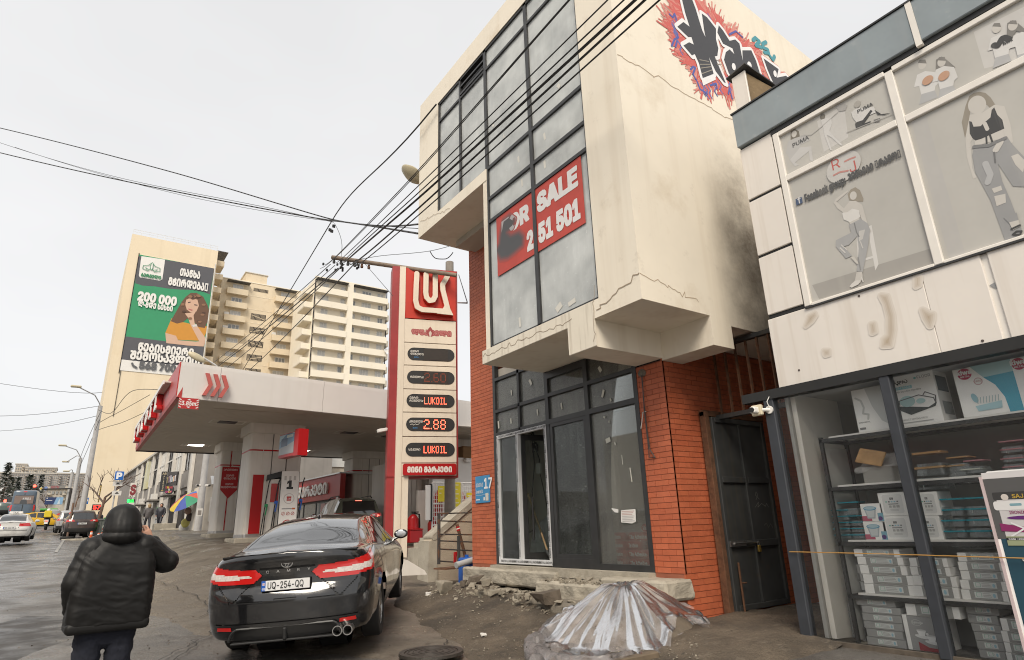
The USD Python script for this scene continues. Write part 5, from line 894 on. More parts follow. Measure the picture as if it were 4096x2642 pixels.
# height sign
q = at(755, 1615, y=fy(2.3)-.08); hs = T('height_limit_sign', 'small red clearance sign hanging under the canopy edge', 'sign', q)
hw, hh_ = .25, .15
hs.add('plate', B(q[0]-hw, q[1]-.01, q[2]-hh_, q[0]+hw, q[1]+.01, q[2]+hh_), 'white'); hs.decal('lettering', [(sbox(-hw, -hh_, hw, hh_), (.42, .02, .02))]+[(affinity.rotate(sbox(sx*hw*.86-.035, z-.012, sx*hw*.86+.035, z+.012), 35*sx), (.7, .66, .62)) for sx in (-1, 1) for z in (-.1, -.03, .04, .1)]+[(TX('3.85m', .11, 0, -.055, 2, 'c', fit=.36), (.75, .72, .68)), (sg.Polygon([(-.05, .09), (.05, .09), (0, .13)]), (.7, .7, .7)), (sg.Polygon([(-.05, -.09), (.05, -.09), (0, -.13)]), (.7, .7, .7))], FR((q[0], q[1]-.012, q[2]), (1, 0, 0), (0, 0, 1)))
# columns
def column(cx, cy, w, d, near=False, label=None):
    z0 = gz(cx, cy)-.02
    cp = can.add('column', EX(RR(cx-w/2, cy-d/2, cx+w/2, cy+d/2, .12), ZC-.35-z0-.25, FR((0, 0, z0+.25), (1, 0, 0), (0, 1, 0))), 'white_dirty', smooth=30, label=label)
    can.add('column_cap', EX(RR(cx-w/2-.09, cy-d/2-.09, cx+w/2+.09, cy+d/2+.09, .15), .34, FR((0, 0, ZC-.35), (1, 0, 0), (0, 1, 0))), 'white_dirty', smooth=30, par=cp)
    can.add('column_base', EX(RR(cx-w/2-.01, cy-d/2-.01, cx+w/2+.01, cy+d/2+.01, .12), .25, FR((0, 0, z0), (1, 0, 0), (0, 1, 0))), 'metal', smooth=30, par=cp)
    for u in (.25, .42, .7): can.add('joint', B(cx-w/2+w*u-.01, cy-d/2-.012, z0+.26, cx-w/2+w*u+.01, cy-d/2+.01, ZC-.36), 'car_black' if u != .25 else 'white_dirty', par=cp)
    can.add('red_line', EX(RR(cx-w/2-.004, cy-d/2-.004, cx+w/2+.004, cy+d/2+.004, .12), .05, FR((0, 0, ZC-.95), (1, 0, 0), (0, 1, 0))), 'red_bright', par=cp); return cp, z0
qn = at(1050, 1707, z=ZC)
c1_, z0 = column(5.55, 23.0, 1.75, 1.4); can.add('red_stripe', B(4.85, 22.28, z0+.26, 5.2, 22.305, ZC-1.75), 'red_bright', par=c1_); can.add('red_stripe', B(6.02, 22.28, z0+.26, 6.3, 22.305, ZC-1.75), 'red_bright', par=c1_)
c2_, z0 = column(5.6, 28.2, 1.8, 1.3); F2 = FR((0, 27.53, 0), (1, 0, 0), (0, 0, 1))
can.decal('fuel_marker', [(sbox(5.05, z0+.26, 5.09, 3.0), (.4, .01, .012)), (sbox(5.05, 4.0, 5.09, 4.65), (.4, .01, .012)), (sg.Polygon([(4.78, 4.0), (5.42, 4.0), (5.42, 3.1), (5.1, 2.75), (4.78, 3.1)]), (.4, .01, .012))]+[(TX(s_, .075, 5.1, z, 1, 'c'), (.7, .6, .58)) for s_, z in (('პრემიუმი', 3.85), ('ევრო', 3.62), ('დიზელი', 3.5), ('ევრო', 3.28), ('რეგულარი', 3.16))]+[(EL(5.75, 2.35, .2, .2), (.5, .46, .43)), (EL(5.75, 2.35, .18, .18), (.62, .58, .54)), (sbox(5.67, 2.27, 5.83, 2.43), (.4, .02, .02))], F2, par=c2_)
column(11.6, 29.2, 1.9, 1.3)
c4_, z0 = column(13.2, 24.0, 1.6, 1.4)
isl = T('pump_island', 'low concrete island with steel edge under the fuel pump', 'kerb', (6.0, 24, 1.05)); isl.add('kerb', CB(4.4, 22.0, 1.0, 7.3, 23.6, gz(5.5, 22.5)+.14, .03), 'concrete'); 
isl2 = T('pump_island', 'low concrete island under the column with the red arrow marker', 'kerb', (5.7, 28, 1.05)); isl2.add('kerb', CB(4.5, 27.2, 1.0, 8.0, 29.1, gz(5.5, 28)+.14, .03), 'concrete')
# advertising light box on the near column
lb = T('light_box', 'red framed advertising light box on the near canopy column', 'sign', at(1150, 1780, d=20.4))
P0, P1 = at(1118, 1770, d=20.0), at(1180, 1735, d=19.3); rg = np.array([P1[0]-P0[0], P1[1]-P0[1], 0]); wl = np.linalg.norm(rg); FLb = FR((P0[0], P0[1], 0), rg, (0, 0, 1))
zz0, zz1 = at(1118, 1838, d=20.0)[2], at(1118, 1755, d=20.0)[2]
lb.add('box', tf(EX(sbox(0, zz0, wl, zz1+.1), -.3), FLb), 'red_bright'); lb.add('side', tf(EX(sbox(wl, zz0-.02, wl+.28, zz1+.16), -.32), FLb), 'red_bright')
lb.decal('poster', [(sbox(.01, zz0+.09, wl-.02, zz1+.08), (.12, .22, .33)), (sg.Polygon([(.01, zz0+.5), (wl*.5, zz0+.75), (wl-.02, zz0+.7), (wl-.02, zz1+.08), (.01, zz1+.08)]), (.36, .5, .58)), (sg.Polygon([(.01, zz0+.09), (wl-.02, zz0+.09), (wl-.02, zz0+.45), (wl*.5, zz0+.36), (.01, zz0+.3)]), (.3, .31, .32)), (sbox(.15, zz0+.35, wl*.55, zz0+.6), (.05, .09, .16)), (sbox(wl*.5, zz1-.05, wl-.1, zz1+.04), (.5, .54, .5))], FLb@np.array([[1, 0, 0, 0], [0, 1, 0, 0], [0, 0, 1, .004], [0, 0, 0, 1.0]]), 'print_gloss')
# fuel dispenser
q = at(1145, 2110, d=20.3); dp = T('fuel_dispenser', 'white fuel dispenser number one with hoses and coloured nozzles', 'fuel pump', (q[0], q[1], gz(q[0], q[1])))
Z0 = gz(q[0], q[1]); zt_ = float(at(1155, 1880, d=20.3)[2]); Fd = FR((q[0]-.28, q[1], 0), (1, -.18, 0), (0, 0, 1)); dw = .56
def fd(g): return tf(g, Fd)
dp.add('front_panel', fd(mv(EX(RR(0, Z0, dw, zt_, .03), .06), z=.0)), 'white'); dp.add('cabinet', fd(EX(sbox(-.02, Z0, dw+.02, zt_-.02), -.5)), 'car_black')
dp.add('hood', fd(mv(EX(sg.Polygon([(-.45, zt_-.3), (-.45, zt_-.12), (.0, zt_+.01), (.0, zt_-.18)]), -.4), z=-.05)), 'car_black'); dp.add('side_cabinet', fd(mv(EX(sbox(-.42, Z0, 0, zt_-.25), -.35), z=-.1)), 'white_dirty')
dp.add('display', fd(mv(EX(sbox(-.3, zt_-1.0, -.05, zt_-.4), .02), z=-.1)), 'red_panel')
dd = [(TX('1', .26, .28, zt_-.58, 2, 'c', wt=800), (.03, .03, .03)), (EL(.28, Z0+.52, .17, .17), (.4, .02, .02)), (EL(.28, Z0+.52, .14, .14), (.7, .68, .64)), (TX('5', .16, .28, Z0+.44, 2, 'c', wt=800), (.03, .03, .03)), (ring2(.17, .17, .03) if False else affinity.translate(ring2(.17, .17, .02), .28, zt_-.9), (.5, .47, .46)), (sbox(.21, zt_-.97, .35, zt_-.83), (.42, .03, .03)), (TX('LUK', .05, .28, zt_-.93, 1, 'c'), (.7, .7, .7)), (sbox(.08, zt_-1.24, .4, zt_-1.21), (.25, .25, .25)), (sbox(.4, zt_-1.25, .5, zt_-1.2), (.5, .12, .03))]
for k in range(3): dd += [(affinity.translate(ring2(.055, .055, .012), .13+.15*k, zt_-1.38), (.42, .05, .04)), (LN([(.1+.15*k, zt_-1.41), (.16+.15*k, zt_-1.35)], .014), (.42, .05, .04)), (sbox(.12+.15*k-.03, zt_-.3, .12+.15*k+.04, zt_-.16), (.5, .48, .45))]
dp.decal('printed_front', dd, Fd@np.array([[1, 0, 0, 0], [0, 1, 0, 0], [0, 0, 1, .062], [0, 0, 0, 1.0]]))
for k, (u, zz, c) in enumerate(((-.42, 1.15, (.02, .22, .08)), (-.12, 1.25, (.02, .1, .42)), (dw+.1, 1.3, (.02, .1, .42)))):
    dp.add('nozzle', fd(mv(J(CB(u-.05, Z0+zz-.05, -.02, u+.06, Z0+zz+.05, .06, .015), CY((u, Z0+zz-.3, .0), (u+.04, Z0+zz, .03), .022)), z=.02)), 'col', col=np.array(c))
    dp.add('hose', fd(TU([(u, Z0+zz-.3, .02), (u-.03, Z0+.2, .06), (u-.1, Z0+.25, .05), (u-.02, Z0+1.2, -.02), (u+.04, zt_-.4, -.05), (u+.1, zt_-.2, -.1)], .018, 6)), 'car_black')
# fire extinguishers, box, sensors
def extinguisher(p, h, label, r=.08):
    t = T('fire_extinguisher', label, 'extinguisher', p, own=True)
    t.add('cylinder', LA([(0, 0), (r, .02), (r, h*.75), (r*.6, h*.86), (r*.3, h*.9), (0, h*.9)], n=18), 'red_bright', 40); t.add('valve', J(CY((0, 0, h*.88), (0, 0, h), r*.3), B(-r*.3, -.01, h*.96, r*1.1, .01, h)), 'dark'); t.add('hose', TU([(0, 0, h*.95), (r*1.2, 0, h*.9), (r*1.3, 0, h*.5), (r*1.15, 0, h*.25)], r*.16, 6), 'dark')
q = at(958, 2160, d=24.4); extinguisher((q[0], q[1], gz(q[0], q[1])+.1), .55, 'red fire extinguisher standing at the foot of the canopy column')
# inner box of the far column, wall with red band to the right
gw = T('station_building', 'white fuel station building with red band under the canopy', 'building', (14.0, 32, 1.1))
gw.add('wall', J(B(12.2, 31.9, .6, 21, 32.2, 4.6), B(20.8, 20, .6, 21, 32, 4.6)), 'white_dirty'); gw.add('red_band', B(12.19, 31.87, 3.0, 21, 31.9, 3.4), 'red_panel')
mm = T('mini_market', 'small red fronted shop with white lettering under the canopy', 'shop', (11, 31, 1.15))
a = at(1190, 2000, d=33); b = at(1362, 1985, d=28.5); rg = np.array([b[0]-a[0], b[1]-a[1], 0]); wm = np.linalg.norm(rg[:2]); Fm = FR((a[0], a[1], 0), rg, (0, 0, 1)); zf = gz(a[0], a[1])
z1, z2 = float(at(1275, 1985, d=30.7)[2])-.25, float(at(1275, 1928, d=30.7)[2])+.15
mm.add('fascia', tf(mv(EX(sbox(-1.5, z1, wm, z2), .2)), Fm), 'red_panel'); mm.add('wall', tf(EX(sbox(-1.5, zf-.3, wm, z1), -3), Fm), 'car_black')
mm.add('lettering', tf(mv(EX(TX('მინიმარკეტი', (z2-z1)*.45, wm*.3, z1+(z2-z1)*.26, 2, 'c', fit=wm*1.05), .1), z=.2), Fm), 'white')
mm.add('corner_pillar', tf(mv(EX(sbox(wm, zf-.3, wm+.5, z2), .25)), Fm), 'red_panel'); mm.decal('badge', [(EL(wm+.25, z1-.25, .22, .3), (.7, .68, .64)), (sg.Polygon([(wm+.13, z1-.2), (wm+.36, z1-.2), (wm+.33, z1-.38), (wm+.16, z1-.38)]), (.4, .03, .03))], Fm@np.array([[1, 0, 0, 0], [0, 1, 0, 0], [0, 0, 1, .26], [0, 0, 0, 1.0]]))
for u in (.2, .5, .8): mm.add('door_frame', tf(mv(EX(sbox(wm*u-.04, zf-.2, wm*u+.04, z1-.1), .06)), Fm), 'frame_dark')
mm.add('shop_pane', tf(mv(EX(sbox(-1.4, zf-.2, wm-.05, z1-.1), .01), z=.02), Fm), 'pane_far'); mm.decal('poster', [(sbox(wm*.62, z1-.75, wm*.72, z1-.15), (.5, .3, .28))], Fm@np.array([[1, 0, 0, 0], [0, 1, 0, 0], [0, 0, 1, .07], [0, 0, 0, 1.0]]))
mm.add('roof_sheet', tf(mv(EX(sbox(-1.5, z2, wm+.5, z2+.06), -2.5), z=.3), Fm), 'metal')
# generator
q = at(1483, 2120, d=27); gn = T('generator', 'cream generator cabinet with louvres beside the green car', 'generator', (q[0], q[1], gz(q[0], q[1]))); Z0 = gz(q[0], q[1]); zt2 = float(at(1483, 2000, d=27)[2]); x0, x1 = at(1436, 2060, d=27)[0], at(1545, 2060, d=27)[0]+.4
gn.add('cabinet', CB(x0, q[1], Z0+.3, x1, q[1]+1.2, zt2, .04), PM('cream_paint', (.5, .43, .3), .45, var=.06)); gn.add('base', B(x0+.05, q[1]+.05, Z0-.05, x1-.05, q[1]+1.1, Z0+.32), 'car_black')
for k in range(9): gn.add('louvre', tf(B(0, -.03, -.05, (x1-x0)*.5, 0, .05), FR((x0+(x1-x0)*.38, q[1]-.005, zt2-.25-.15*k), (1, 0, 0), (0, .9, .4))@np.array([[1, 0, 0, 0], [0, 0, -1, 0], [0, 1, 0, 0], [0, 0, 0, 1.0]])), 'cream_paint')
gn.decal('stripe', [(sg.Polygon([(x0+.25, zt2-.75), (x0+.6, zt2-.15), (x0+.72, zt2-.2), (x0+.4, zt2-.8)]), (.08, .09, .1))], FR((0, q[1]-.003, 0), (1, 0, 0), (0, 0, 1)))
# ---------------------------------------------------------------- price totem
TD = 18.3; tb = at(1585, 2212, d=TD); TH = math.radians(-18)
tx0 = at(1611, 1655, d=TD); tot = T('price_totem', 'tall red and white fuel price sign with lit red figures', 'sign', (tb[0]+.9, tb[1], gz(tb[0], tb[1])))
right = np.array([math.cos(TH), math.sin(TH), 0]); PW = 1.62
Ft = FR((tx0[0], tx0[1], 0), right, (0, 0, 1))
def tz(py, px=1720):
    d = (px-2048)/FPX*cr-(py-1321)/FPX*cu+cf; n_ = Ft[:3, 2]; return float((CAM+d*(((Ft[:3, 3]-CAM)@n_)/(d@n_)))[2])
zT, zA, zB = tz(1082), tz(1282), tz(1376); zrow = [tz(v) for v in (1376, 1466, 1560, 1652, 1748, 1853)]; zM0, zM1 = tz(1905), tz(1853)
Zg = gz(tb[0], tb[1])-.1
tot.add('frame', tf(mv(EX(sbox(-.42, zM0-.05, PW+.07, zT+.06), -.55), z=-.04), Ft), PM('totem_red', (.32, .035, .035), .4, var=.15, vs=3)); tot.add('left_leg', tf(mv(EX(sbox(-.42, Zg, -.2, zM0), -.55), z=-.04), Ft), 'totem_red')
tot.add('white_post', tf(mv(EX(sbox(-.19, Zg, -.005, zT+.03), -.4), z=.05), Ft), 'totem_white'); tot.add('white_leg', tf(mv(EX(sbox(-.005, Zg, .2, zM0-.0), -.4), z=.01), Ft), 'totem_white')
tot.add('logo_panel', tf(EX(RR(0, zA+.02, PW, zT, .01), .04), Ft), PM('logo_red', (.5, .03, .012), .4, var=.06))
# LUK emblem, mounted proud of the panel (panel units: 0..1)
S_ = PW; z_ = lambda v: zA+(zT-zA)*v; U = lambda pts: [(S_*a, z_(b)) for a, b in pts]
w_ = .1*PW
em = so.unary_union([sg.LineString(U([(.2, .86), (.185, .33), (.22, .2), (.32, .155), (.78, .155)])).buffer(w_/2, quad_segs=6), sg.LineString(U([(.385, .86), (.38, .5), (.4, .4), (.46, .34), (.53, .36), (.57, .44), (.57, .86)])).buffer(w_/2, quad_segs=6), sg.LineString(U([(.815, .86), (.715, .68), (.72, .58), (.83, .16)])).buffer(w_/2, quad_segs=6), sg.Polygon(U([(.72, .2), (.8, .35), (.93, .085), (.6, .1)]))])
tot.add('emblem_rim', tf(mv(EX(em.buffer(.012), .13), z=.045), Ft), 'logo_red'); tot.add('emblem', tf(mv(EX(em, .035), z=.176), Ft), 'totem_white')
tot.add('name_panel', tf(EX(RR(0, zB+.012, PW, zA-.012, .01), .04), Ft), 'totem_white')
F4 = lambda z: Ft@np.array([[1, 0, 0, 0], [0, 1, 0, 0], [0, 0, 1, z], [0, 0, 0, 1.0]])
nm = TX('ლუკოილი', .16, PW*.52, zB+.27, 2, 'c', fit=1.26, wt=700); tot.decal('lettering', [(nm.buffer(.014), (.28, .04, .04)), (nm, (.42, .13, .12)), (sg.Polygon([(.74, zB+.22), (.86, zB+.22), (.92, zB+.36), (.84, zB+.5), (.8, zB+.55), (.75, zB+.5), (.68, zB+.36)]), (.3, .05, .05)), (sg.Polygon([(.78, zB+.22), (.82, zB+.22), (.85, zB+.34), (.8, zB+.42), (.75, zB+.34)]), (.6, .5, .42))], F4(.043))
rows = [('ევრო', 'დიზელი', 'ecto', None), (None, 'რეგულარი', None, ('2.60', (.06, .012, .006))), ('ევრო', 'რეგულარი', None, ('LUKOIL', (1, .13, .07))), ('პრემიუმი', None, 'ecto', ('2.88', (1, .13, .07))), (None, 'სუპერი', None, ('LUKOIL', (1, .13, .07)))]
FONT5 = {'L': ['10000']*6+['11111'], 'U': ['10001']*6+['01110'], 'K': ['10001', '10010', '10100', '11000', '10100', '10010', '10001'], 'O': ['01110']+['10001']*5+['01110'], 'I': ['01110']+['00100']*5+['01110'], '2': ['01110', '10001', '00001', '00110', '01000', '10000', '11111'], '8': ['01110', '10001', '10001', '01110', '10001', '10001', '01110'], '6': ['01110', '10000', '10000', '11110', '10001', '10001', '01110'], '0': ['01110']+['10001']*5+['01110'], '.': ['0', '0', '0', '0', '0', '0', '1']}
for k, (t1, t2, t3, led) in enumerate(rows):
    za, zb_ = zrow[k+1]+.012, zrow[k]-.012; zc = (za+zb_)/2; hh_ = .2
    tot.add('price_panel', tf(EX(RR(0, za, PW, zb_, .01), .04), Ft), 'totem_white')
    tot.add('display', tf(mv(EX(sg.LineString([(.3, zc), (PW-.25, zc)]).buffer(hh_, quad_segs=8), .012), z=.041), Ft), 'dark'); tot.add('screen', tf(mv(EX(sbox(.6, zc-hh_+.01, PW-.26, zc+hh_-.01), .006), z=.054), Ft), 'led_screen')
    L = []
    if t1: L.append((TX(t1, .065, .19, zc+.05, 1), (.7, .66, .6)))
    if t2: L.append((TX(t2, .065, .19, zc-.04 if t1 else zc-.03, 1), (.7, .66, .6)))
    if t3: L.append((TX(t3, .05, .3, zc-.13, 1), (.05, .2, .42)))
    if k == 3: L.append((LN([(.22, zc-.02), (.28, zc+.01), (.32, zc-.03), (.38, zc+.01), (.42, zc-.02), (.5, zc+.02)], .012), (.6, .57, .5)))
    tot.decal('lettering', L, F4(.056))
    if led:
        cells = [FONT5[c] for c in led[0]]; wd = sum(len(c[0])+1 for c in cells); big = len(led[0]) < 5; ph = .042 if big else .031; pw_ = .71/wd if big else .72/wd; u = .64; D = []
        for c in cells:
            for r_i, row in enumerate(c):
                for c_i, ch in enumerate(row):
                    if ch == '1': D.append(EL(u+c_i*pw_, zc+(3-r_i)*ph, pw_*.5, ph*.5, n=2))
            u += (len(c[0])+1)*pw_
        tot.decal('figures', [(so.unary_union(D), led[1])], F4(.062), 'led')
tot.add('bottom_panel', tf(EX(RR(0, zM0, PW, zM1-.012, .01), .03), Ft), 'totem_white'); tot.add('shop_sign', tf(mv(EX(RR(.03, zM0+.02, PW-.02, zM1-.03, .05), .08), z=.03), Ft), 'red_bright'); tot.decal('lettering', [(TX('მინი მარკეტი', .16, PW*.5, (zM0+zM1)/2-.085, 2, 'c', fit=1.32, wt=800), (.75, .68, .62))], F4(.113))
q = at(1530, 1722, d=TD-.2); tc_ = T('security_camera', 'white security camera on a bracket left of the price sign', 'camera', q); tc_.add('camera_body', tf(CB(-.16, -.06, -.05, .14, .06, .05, .015), FR(q, (.95, .1, .22), (0, .1, 1))@np.array([[1, 0, 0, 0], [0, 0, 1, 0], [0, -1, 0, 0], [0, 0, 0, 1.0]])), 'white'); tc_.add('bracket', CY(q+np.array([.1, 0, .05]), q+np.array([.35, .02, .07]), .025), 'white')
# foot plate beside the black saloon
q = at(1620, 2300, d=12.3); fp = solo('concrete_foot', 'white painted concrete wedge on the ground beside the saloon', 'block', mv(EX(sg.Polygon([(0, 0), (.5, 0), (.45, .08), (.12, .28), (0, .32)]), .25, FR((q[0]-.1, q[1], q[2]), (.87, -.3, 0), (0, 0, 1)))), 'white_dirty')
# ---------------------------------------------------------------- the tall blocks behind the fuel station
PM('tower_wall', (.74, .63, .46), .9, var=.05, vs=.15, dirt=((.6, .46, .28), .4, .25, .55, .75), streak=((.5, .4, .26), .3, .55)); PM('block_wall', (.66, .56, .41), .9, var=.07, vs=.2, dirt=((.45, .33, .2), .4, .5, .55, .75), streak=((.4, .31, .2), .3, .8)); PM('block_wall_light', (.8, .73, .6), .9, var=.05, vs=.2, dirt=((.6, .44, .26), .4, .5, .6, .75))
PM('far_frame', (.66, .64, .6), .6); PM('far_pane', (.22, .23, .23), .08, var=.25, vs=.9, coat=1); PM('far_pane_light', (.5, .49, .46), .12, var=.15, vs=.9, coat=1); PM('far_dark', (.035, .03, .028), .8); PM('sheet_roof', (.1, .095, .09), .6, var=.3, vs=2)
FY = lambda y: FR((0, y, 0), (1, 0, 0), (0, 0, 1))
tw = T('tower_block', 'tall cream apartment tower with a giant printed advertisement on its end wall', 'building', (8.3, 115, 4))
tw.add('end_wall', B(1.48, 115, 3, 15.16, 150, 51.65), 'tower_wall')
for k in range(12): tw.add('roof_railing_post', B(1.6+1.22*k, 115.1, 51.65, 1.64+1.22*k, 115.14, 52.6), 'far_frame')
tw.add('roof_railing', J(B(1.6, 115.1, 52.55, 15.1, 115.14, 52.6), B(1.6, 115.1, 52.15, 15.1, 115.13, 52.18)), 'far_frame'); tw.add('drain_pipe', CY((14.95, 114.9, 20), (14.95, 114.9, 49), .08), 'far_frame'); tw.add('scaffold_pole', J(CY((2.95, 114.92, 27), (2.95, 114.92, 48.3), .06), CY((3.15, 114.92, 20), (3.15, 114.92, 27.5), .04)), 'far_dark'); tw.add('roof_canopy', tf(B(0, 0, 0, 1.9, 6, .1), RZ(0, (15.16, 116, 52.1))), 'sheet_roof')
for k in range(15): tw.add('balcony', B(15.16, 117, 49.6-2.66*k, 16.75, 121-.2, 50.65-2.66*k), 'block_wall')
for k in range(15): tw.add('balcony_window', B(15.1, 121.5, 49.9-2.66*k, 15.3, 123, 51.3-2.66*k), 'far_pane_light')
def PT(o, s, pts, y=114.93):
    r = []
    for a, b in pts:
        p = at(o[0]+a/s, o[1]+b/s, y=y); r.append((p[0], p[2]))
    return r
O2 = ((400, 900), 2.566); pz = lambda pts: sg.Polygon(PT(*O2, pts)).buffer(0)
ad = T('wall_advertisement', 'giant green and grey printed advertisement with a curly haired woman on the tower end', 'billboard', (9, 114.95, 27))
BX0, BX1, BZ0, BZ1 = 2.98, 14.83, 27.5, 48.05
GRY, GRN, WHT = (.085, .085, .095), (.03, .27, .12), (.74, .72, .68)
ad.add('banner', B(BX0, 114.93, BZ0, BX1, 114.99, BZ1), 'white')
def tq(s_, h, px, py, fit=None, c=WHT, an='l', bold=2, wt=700):
    x, z = PT(*O2, [(px, py)])[0]; return (TX(s_, h, x, z, bold, an, fit, wt=wt), c)
top = pz([(385, 318), (1175, 437), (1130, 715), (1060, 690), (960, 670), (820, 665), (700, 655), (560, 632), (440, 625), (360, 600)])
hair = pz([(880, 740), (930, 700), (990, 700), (1060, 740), (1105, 830), (1125, 900), (1100, 1000), (1075, 1060), (1010, 1050), (960, 990), (900, 960), (850, 1000), (790, 1015), (725, 990), (760, 930), (800, 860), (840, 790)])
L = [(sbox(BX0, BZ0+5.6, BX1, BZ1), GRN), (top.intersection(sbox(BX0, BZ0, BX1, BZ1)), GRY), (sbox(BX0, BZ0+1.75, BX1, BZ0+5.75), GRY), (sbox(BX0, BZ0, BX1, BZ0+1.8), WHT), (pz([(425, 322), (668, 358), (640, 560), (615, 575), (410, 540), (398, 520)]), WHT),
     (pz([(735, 960), (800, 990), (900, 1010), (1000, 1040), (1095, 1040), (1090, 1100), (1060, 1180), (1000, 1190), (780, 1180), (670, 1110)]), (.56, .25, .03)), (hair, (.13, .065, .035)), (pz([(885, 770), (930, 750), (1000, 770), (1015, 830), (990, 890), (930, 900), (890, 870), (875, 820)]), (.58, .37, .26)),
     (pz([(670, 1110), (780, 1140), (800, 1185), (980, 1200), (1070, 1190), (1065, 1250), (900, 1240), (680, 1215)]), (.58, .38, .27)), (pz([(870, 910), (930, 905), (990, 880), (960, 930), (970, 1010), (1010, 1060), (1095, 1180), (1090, 1245), (1020, 1200), (930, 1030), (900, 950)]), (.58, .38, .27)), (pz([(900, 795), (930, 790), (930, 800), (905, 805)]), (.1, .06, .05)), (pz([(965, 815), (1000, 822), (1000, 832), (968, 828)]), (.1, .06, .05)), (pz([(905, 860), (950, 872), (945, 885), (910, 872)]), (.42, .14, .12)), (pz([(945, 1030), (990, 1020), (1000, 1045), (955, 1050)]), (.6, .58, .55))]
for k in range(26):
    a = NR.uniform(0, 6.28); u = (960+130*math.cos(a)*NR.uniform(.75, 1.05), 870+150*math.sin(a)*NR.uniform(.6, 1.05)); q = sg.Polygon(PT(*O2, [(u[0]+22*math.cos(t), u[1]+12*math.sin(t)) for t in np.linspace(0, 6, 7)]))
    if hair.contains(q.centroid) and (abs(u[0]-950) > 60 or abs(u[1]-830) > 70): L.append((q.buffer(0), (.25, .13, .07) if k % 2 else (.075, .035, .02)))
x0, z0 = PT(*O2, [(530, 440)])[0]
for sgn in (-1, 1): L += [(LN([(x0, z0+.9), (x0+sgn*.5, z0+.3), (x0+sgn*1.25, z0+.1), (x0+sgn*1.3, z0-.5), (x0+sgn*.5, z0-.75), (x0+sgn*.1, z0-.2)], .1), (.1, .28, .17)), (LN([(x0+sgn*.3, z0-.5), (x0+sgn*.9, z0-.2), (x0+sgn*.6, z0-.6)], .08), (.1, .28, .17))]
L += [(EL(x0, z0+.2, .22, .75), (.1, .28, .17)), (EL(x0, z0+.2, .12, .6), WHT), tq('ბერმელი', .62, 418, 530, 3.0, (.02, .2, .08)), tq('თანხა', 1.35, 815, 520, 3.25), tq('გჭირდება?', 1.4, 695, 615, 6.3), tq('200 000', 1.55, 378, 775, 5.9, wt=800), tq('₾-მდე სესხი' if False else 'ლ-მდე სესხი', .95, 385, 838, 5.2), tq('ნებისმიერი', 1.35, 385, 1290, 8.3), tq('შემოსავლით', 1.4, 300, 1375, 10.4), tq('568 700', 1.2, 395, 1478, 5.4, (.1, .1, .105), wt=800), (LN(PT(*O2, [(330, 1425), (338, 1448), (372, 1468)]), .32), (.1, .1, .105))]
x1, z1 = PT(*O2, [(700, 625)])[0]
L = [(g.intersection(sbox(BX0, BZ0, BX1, BZ1)) if hasattr(g, 'intersection') else g, c) for g, c in L]
L = [(g, c) for g, c in L if not g.is_empty]
ad.decal('print', L, FR((0, 114.925, 0), (1, 0, 0), (0, 0, 1)), 'print', step=.004)
def fwin(t, x0, x1, z0, z1, y, light=0, par=None, mull=2, face='y'):
    """a far window: frame with panes set into it"""
    w = t.add('window', J(B(x0, y-.04, z0, x1, y+.02, z0+.1), B(x0, y-.04, z1-.1, x1, y+.02, z1), *[B(x0+(x1-x0-.1)*k/mull, y-.04, z0+.1, x0+(x1-x0-.1)*k/mull+.1, y+.02, z1-.1) for k in range(mull+1)]), 'far_frame', par=par)
    t.add('pane', B(x0+.08, y-.015, z0+.08, x1-.08, y+.01, z1-.08), 'far_pane_light' if light else 'far_pane', par=w); return w
lbk = T('apartment_block', 'weathered beige apartment block with balconies and open barred stair landings', 'building', (25, 121, 4))
lbk.add('wall', J(B(17.2, 121, 3, 33.12, 135, 48.95), B(21.5, 121.3, 48.9, 25.5, 128, 51.1)), 'block_wall'); lbk.add('roof_edge', B(17.1, 120.9, 48.95, 33.2, 121.2, 49.1), 'block_wall_light'); lbk.add('penthouse_roof', B(21.3, 121.1, 51.1, 25.7, 128, 51.25), 'far_frame')
wr_ = random.Random(5)
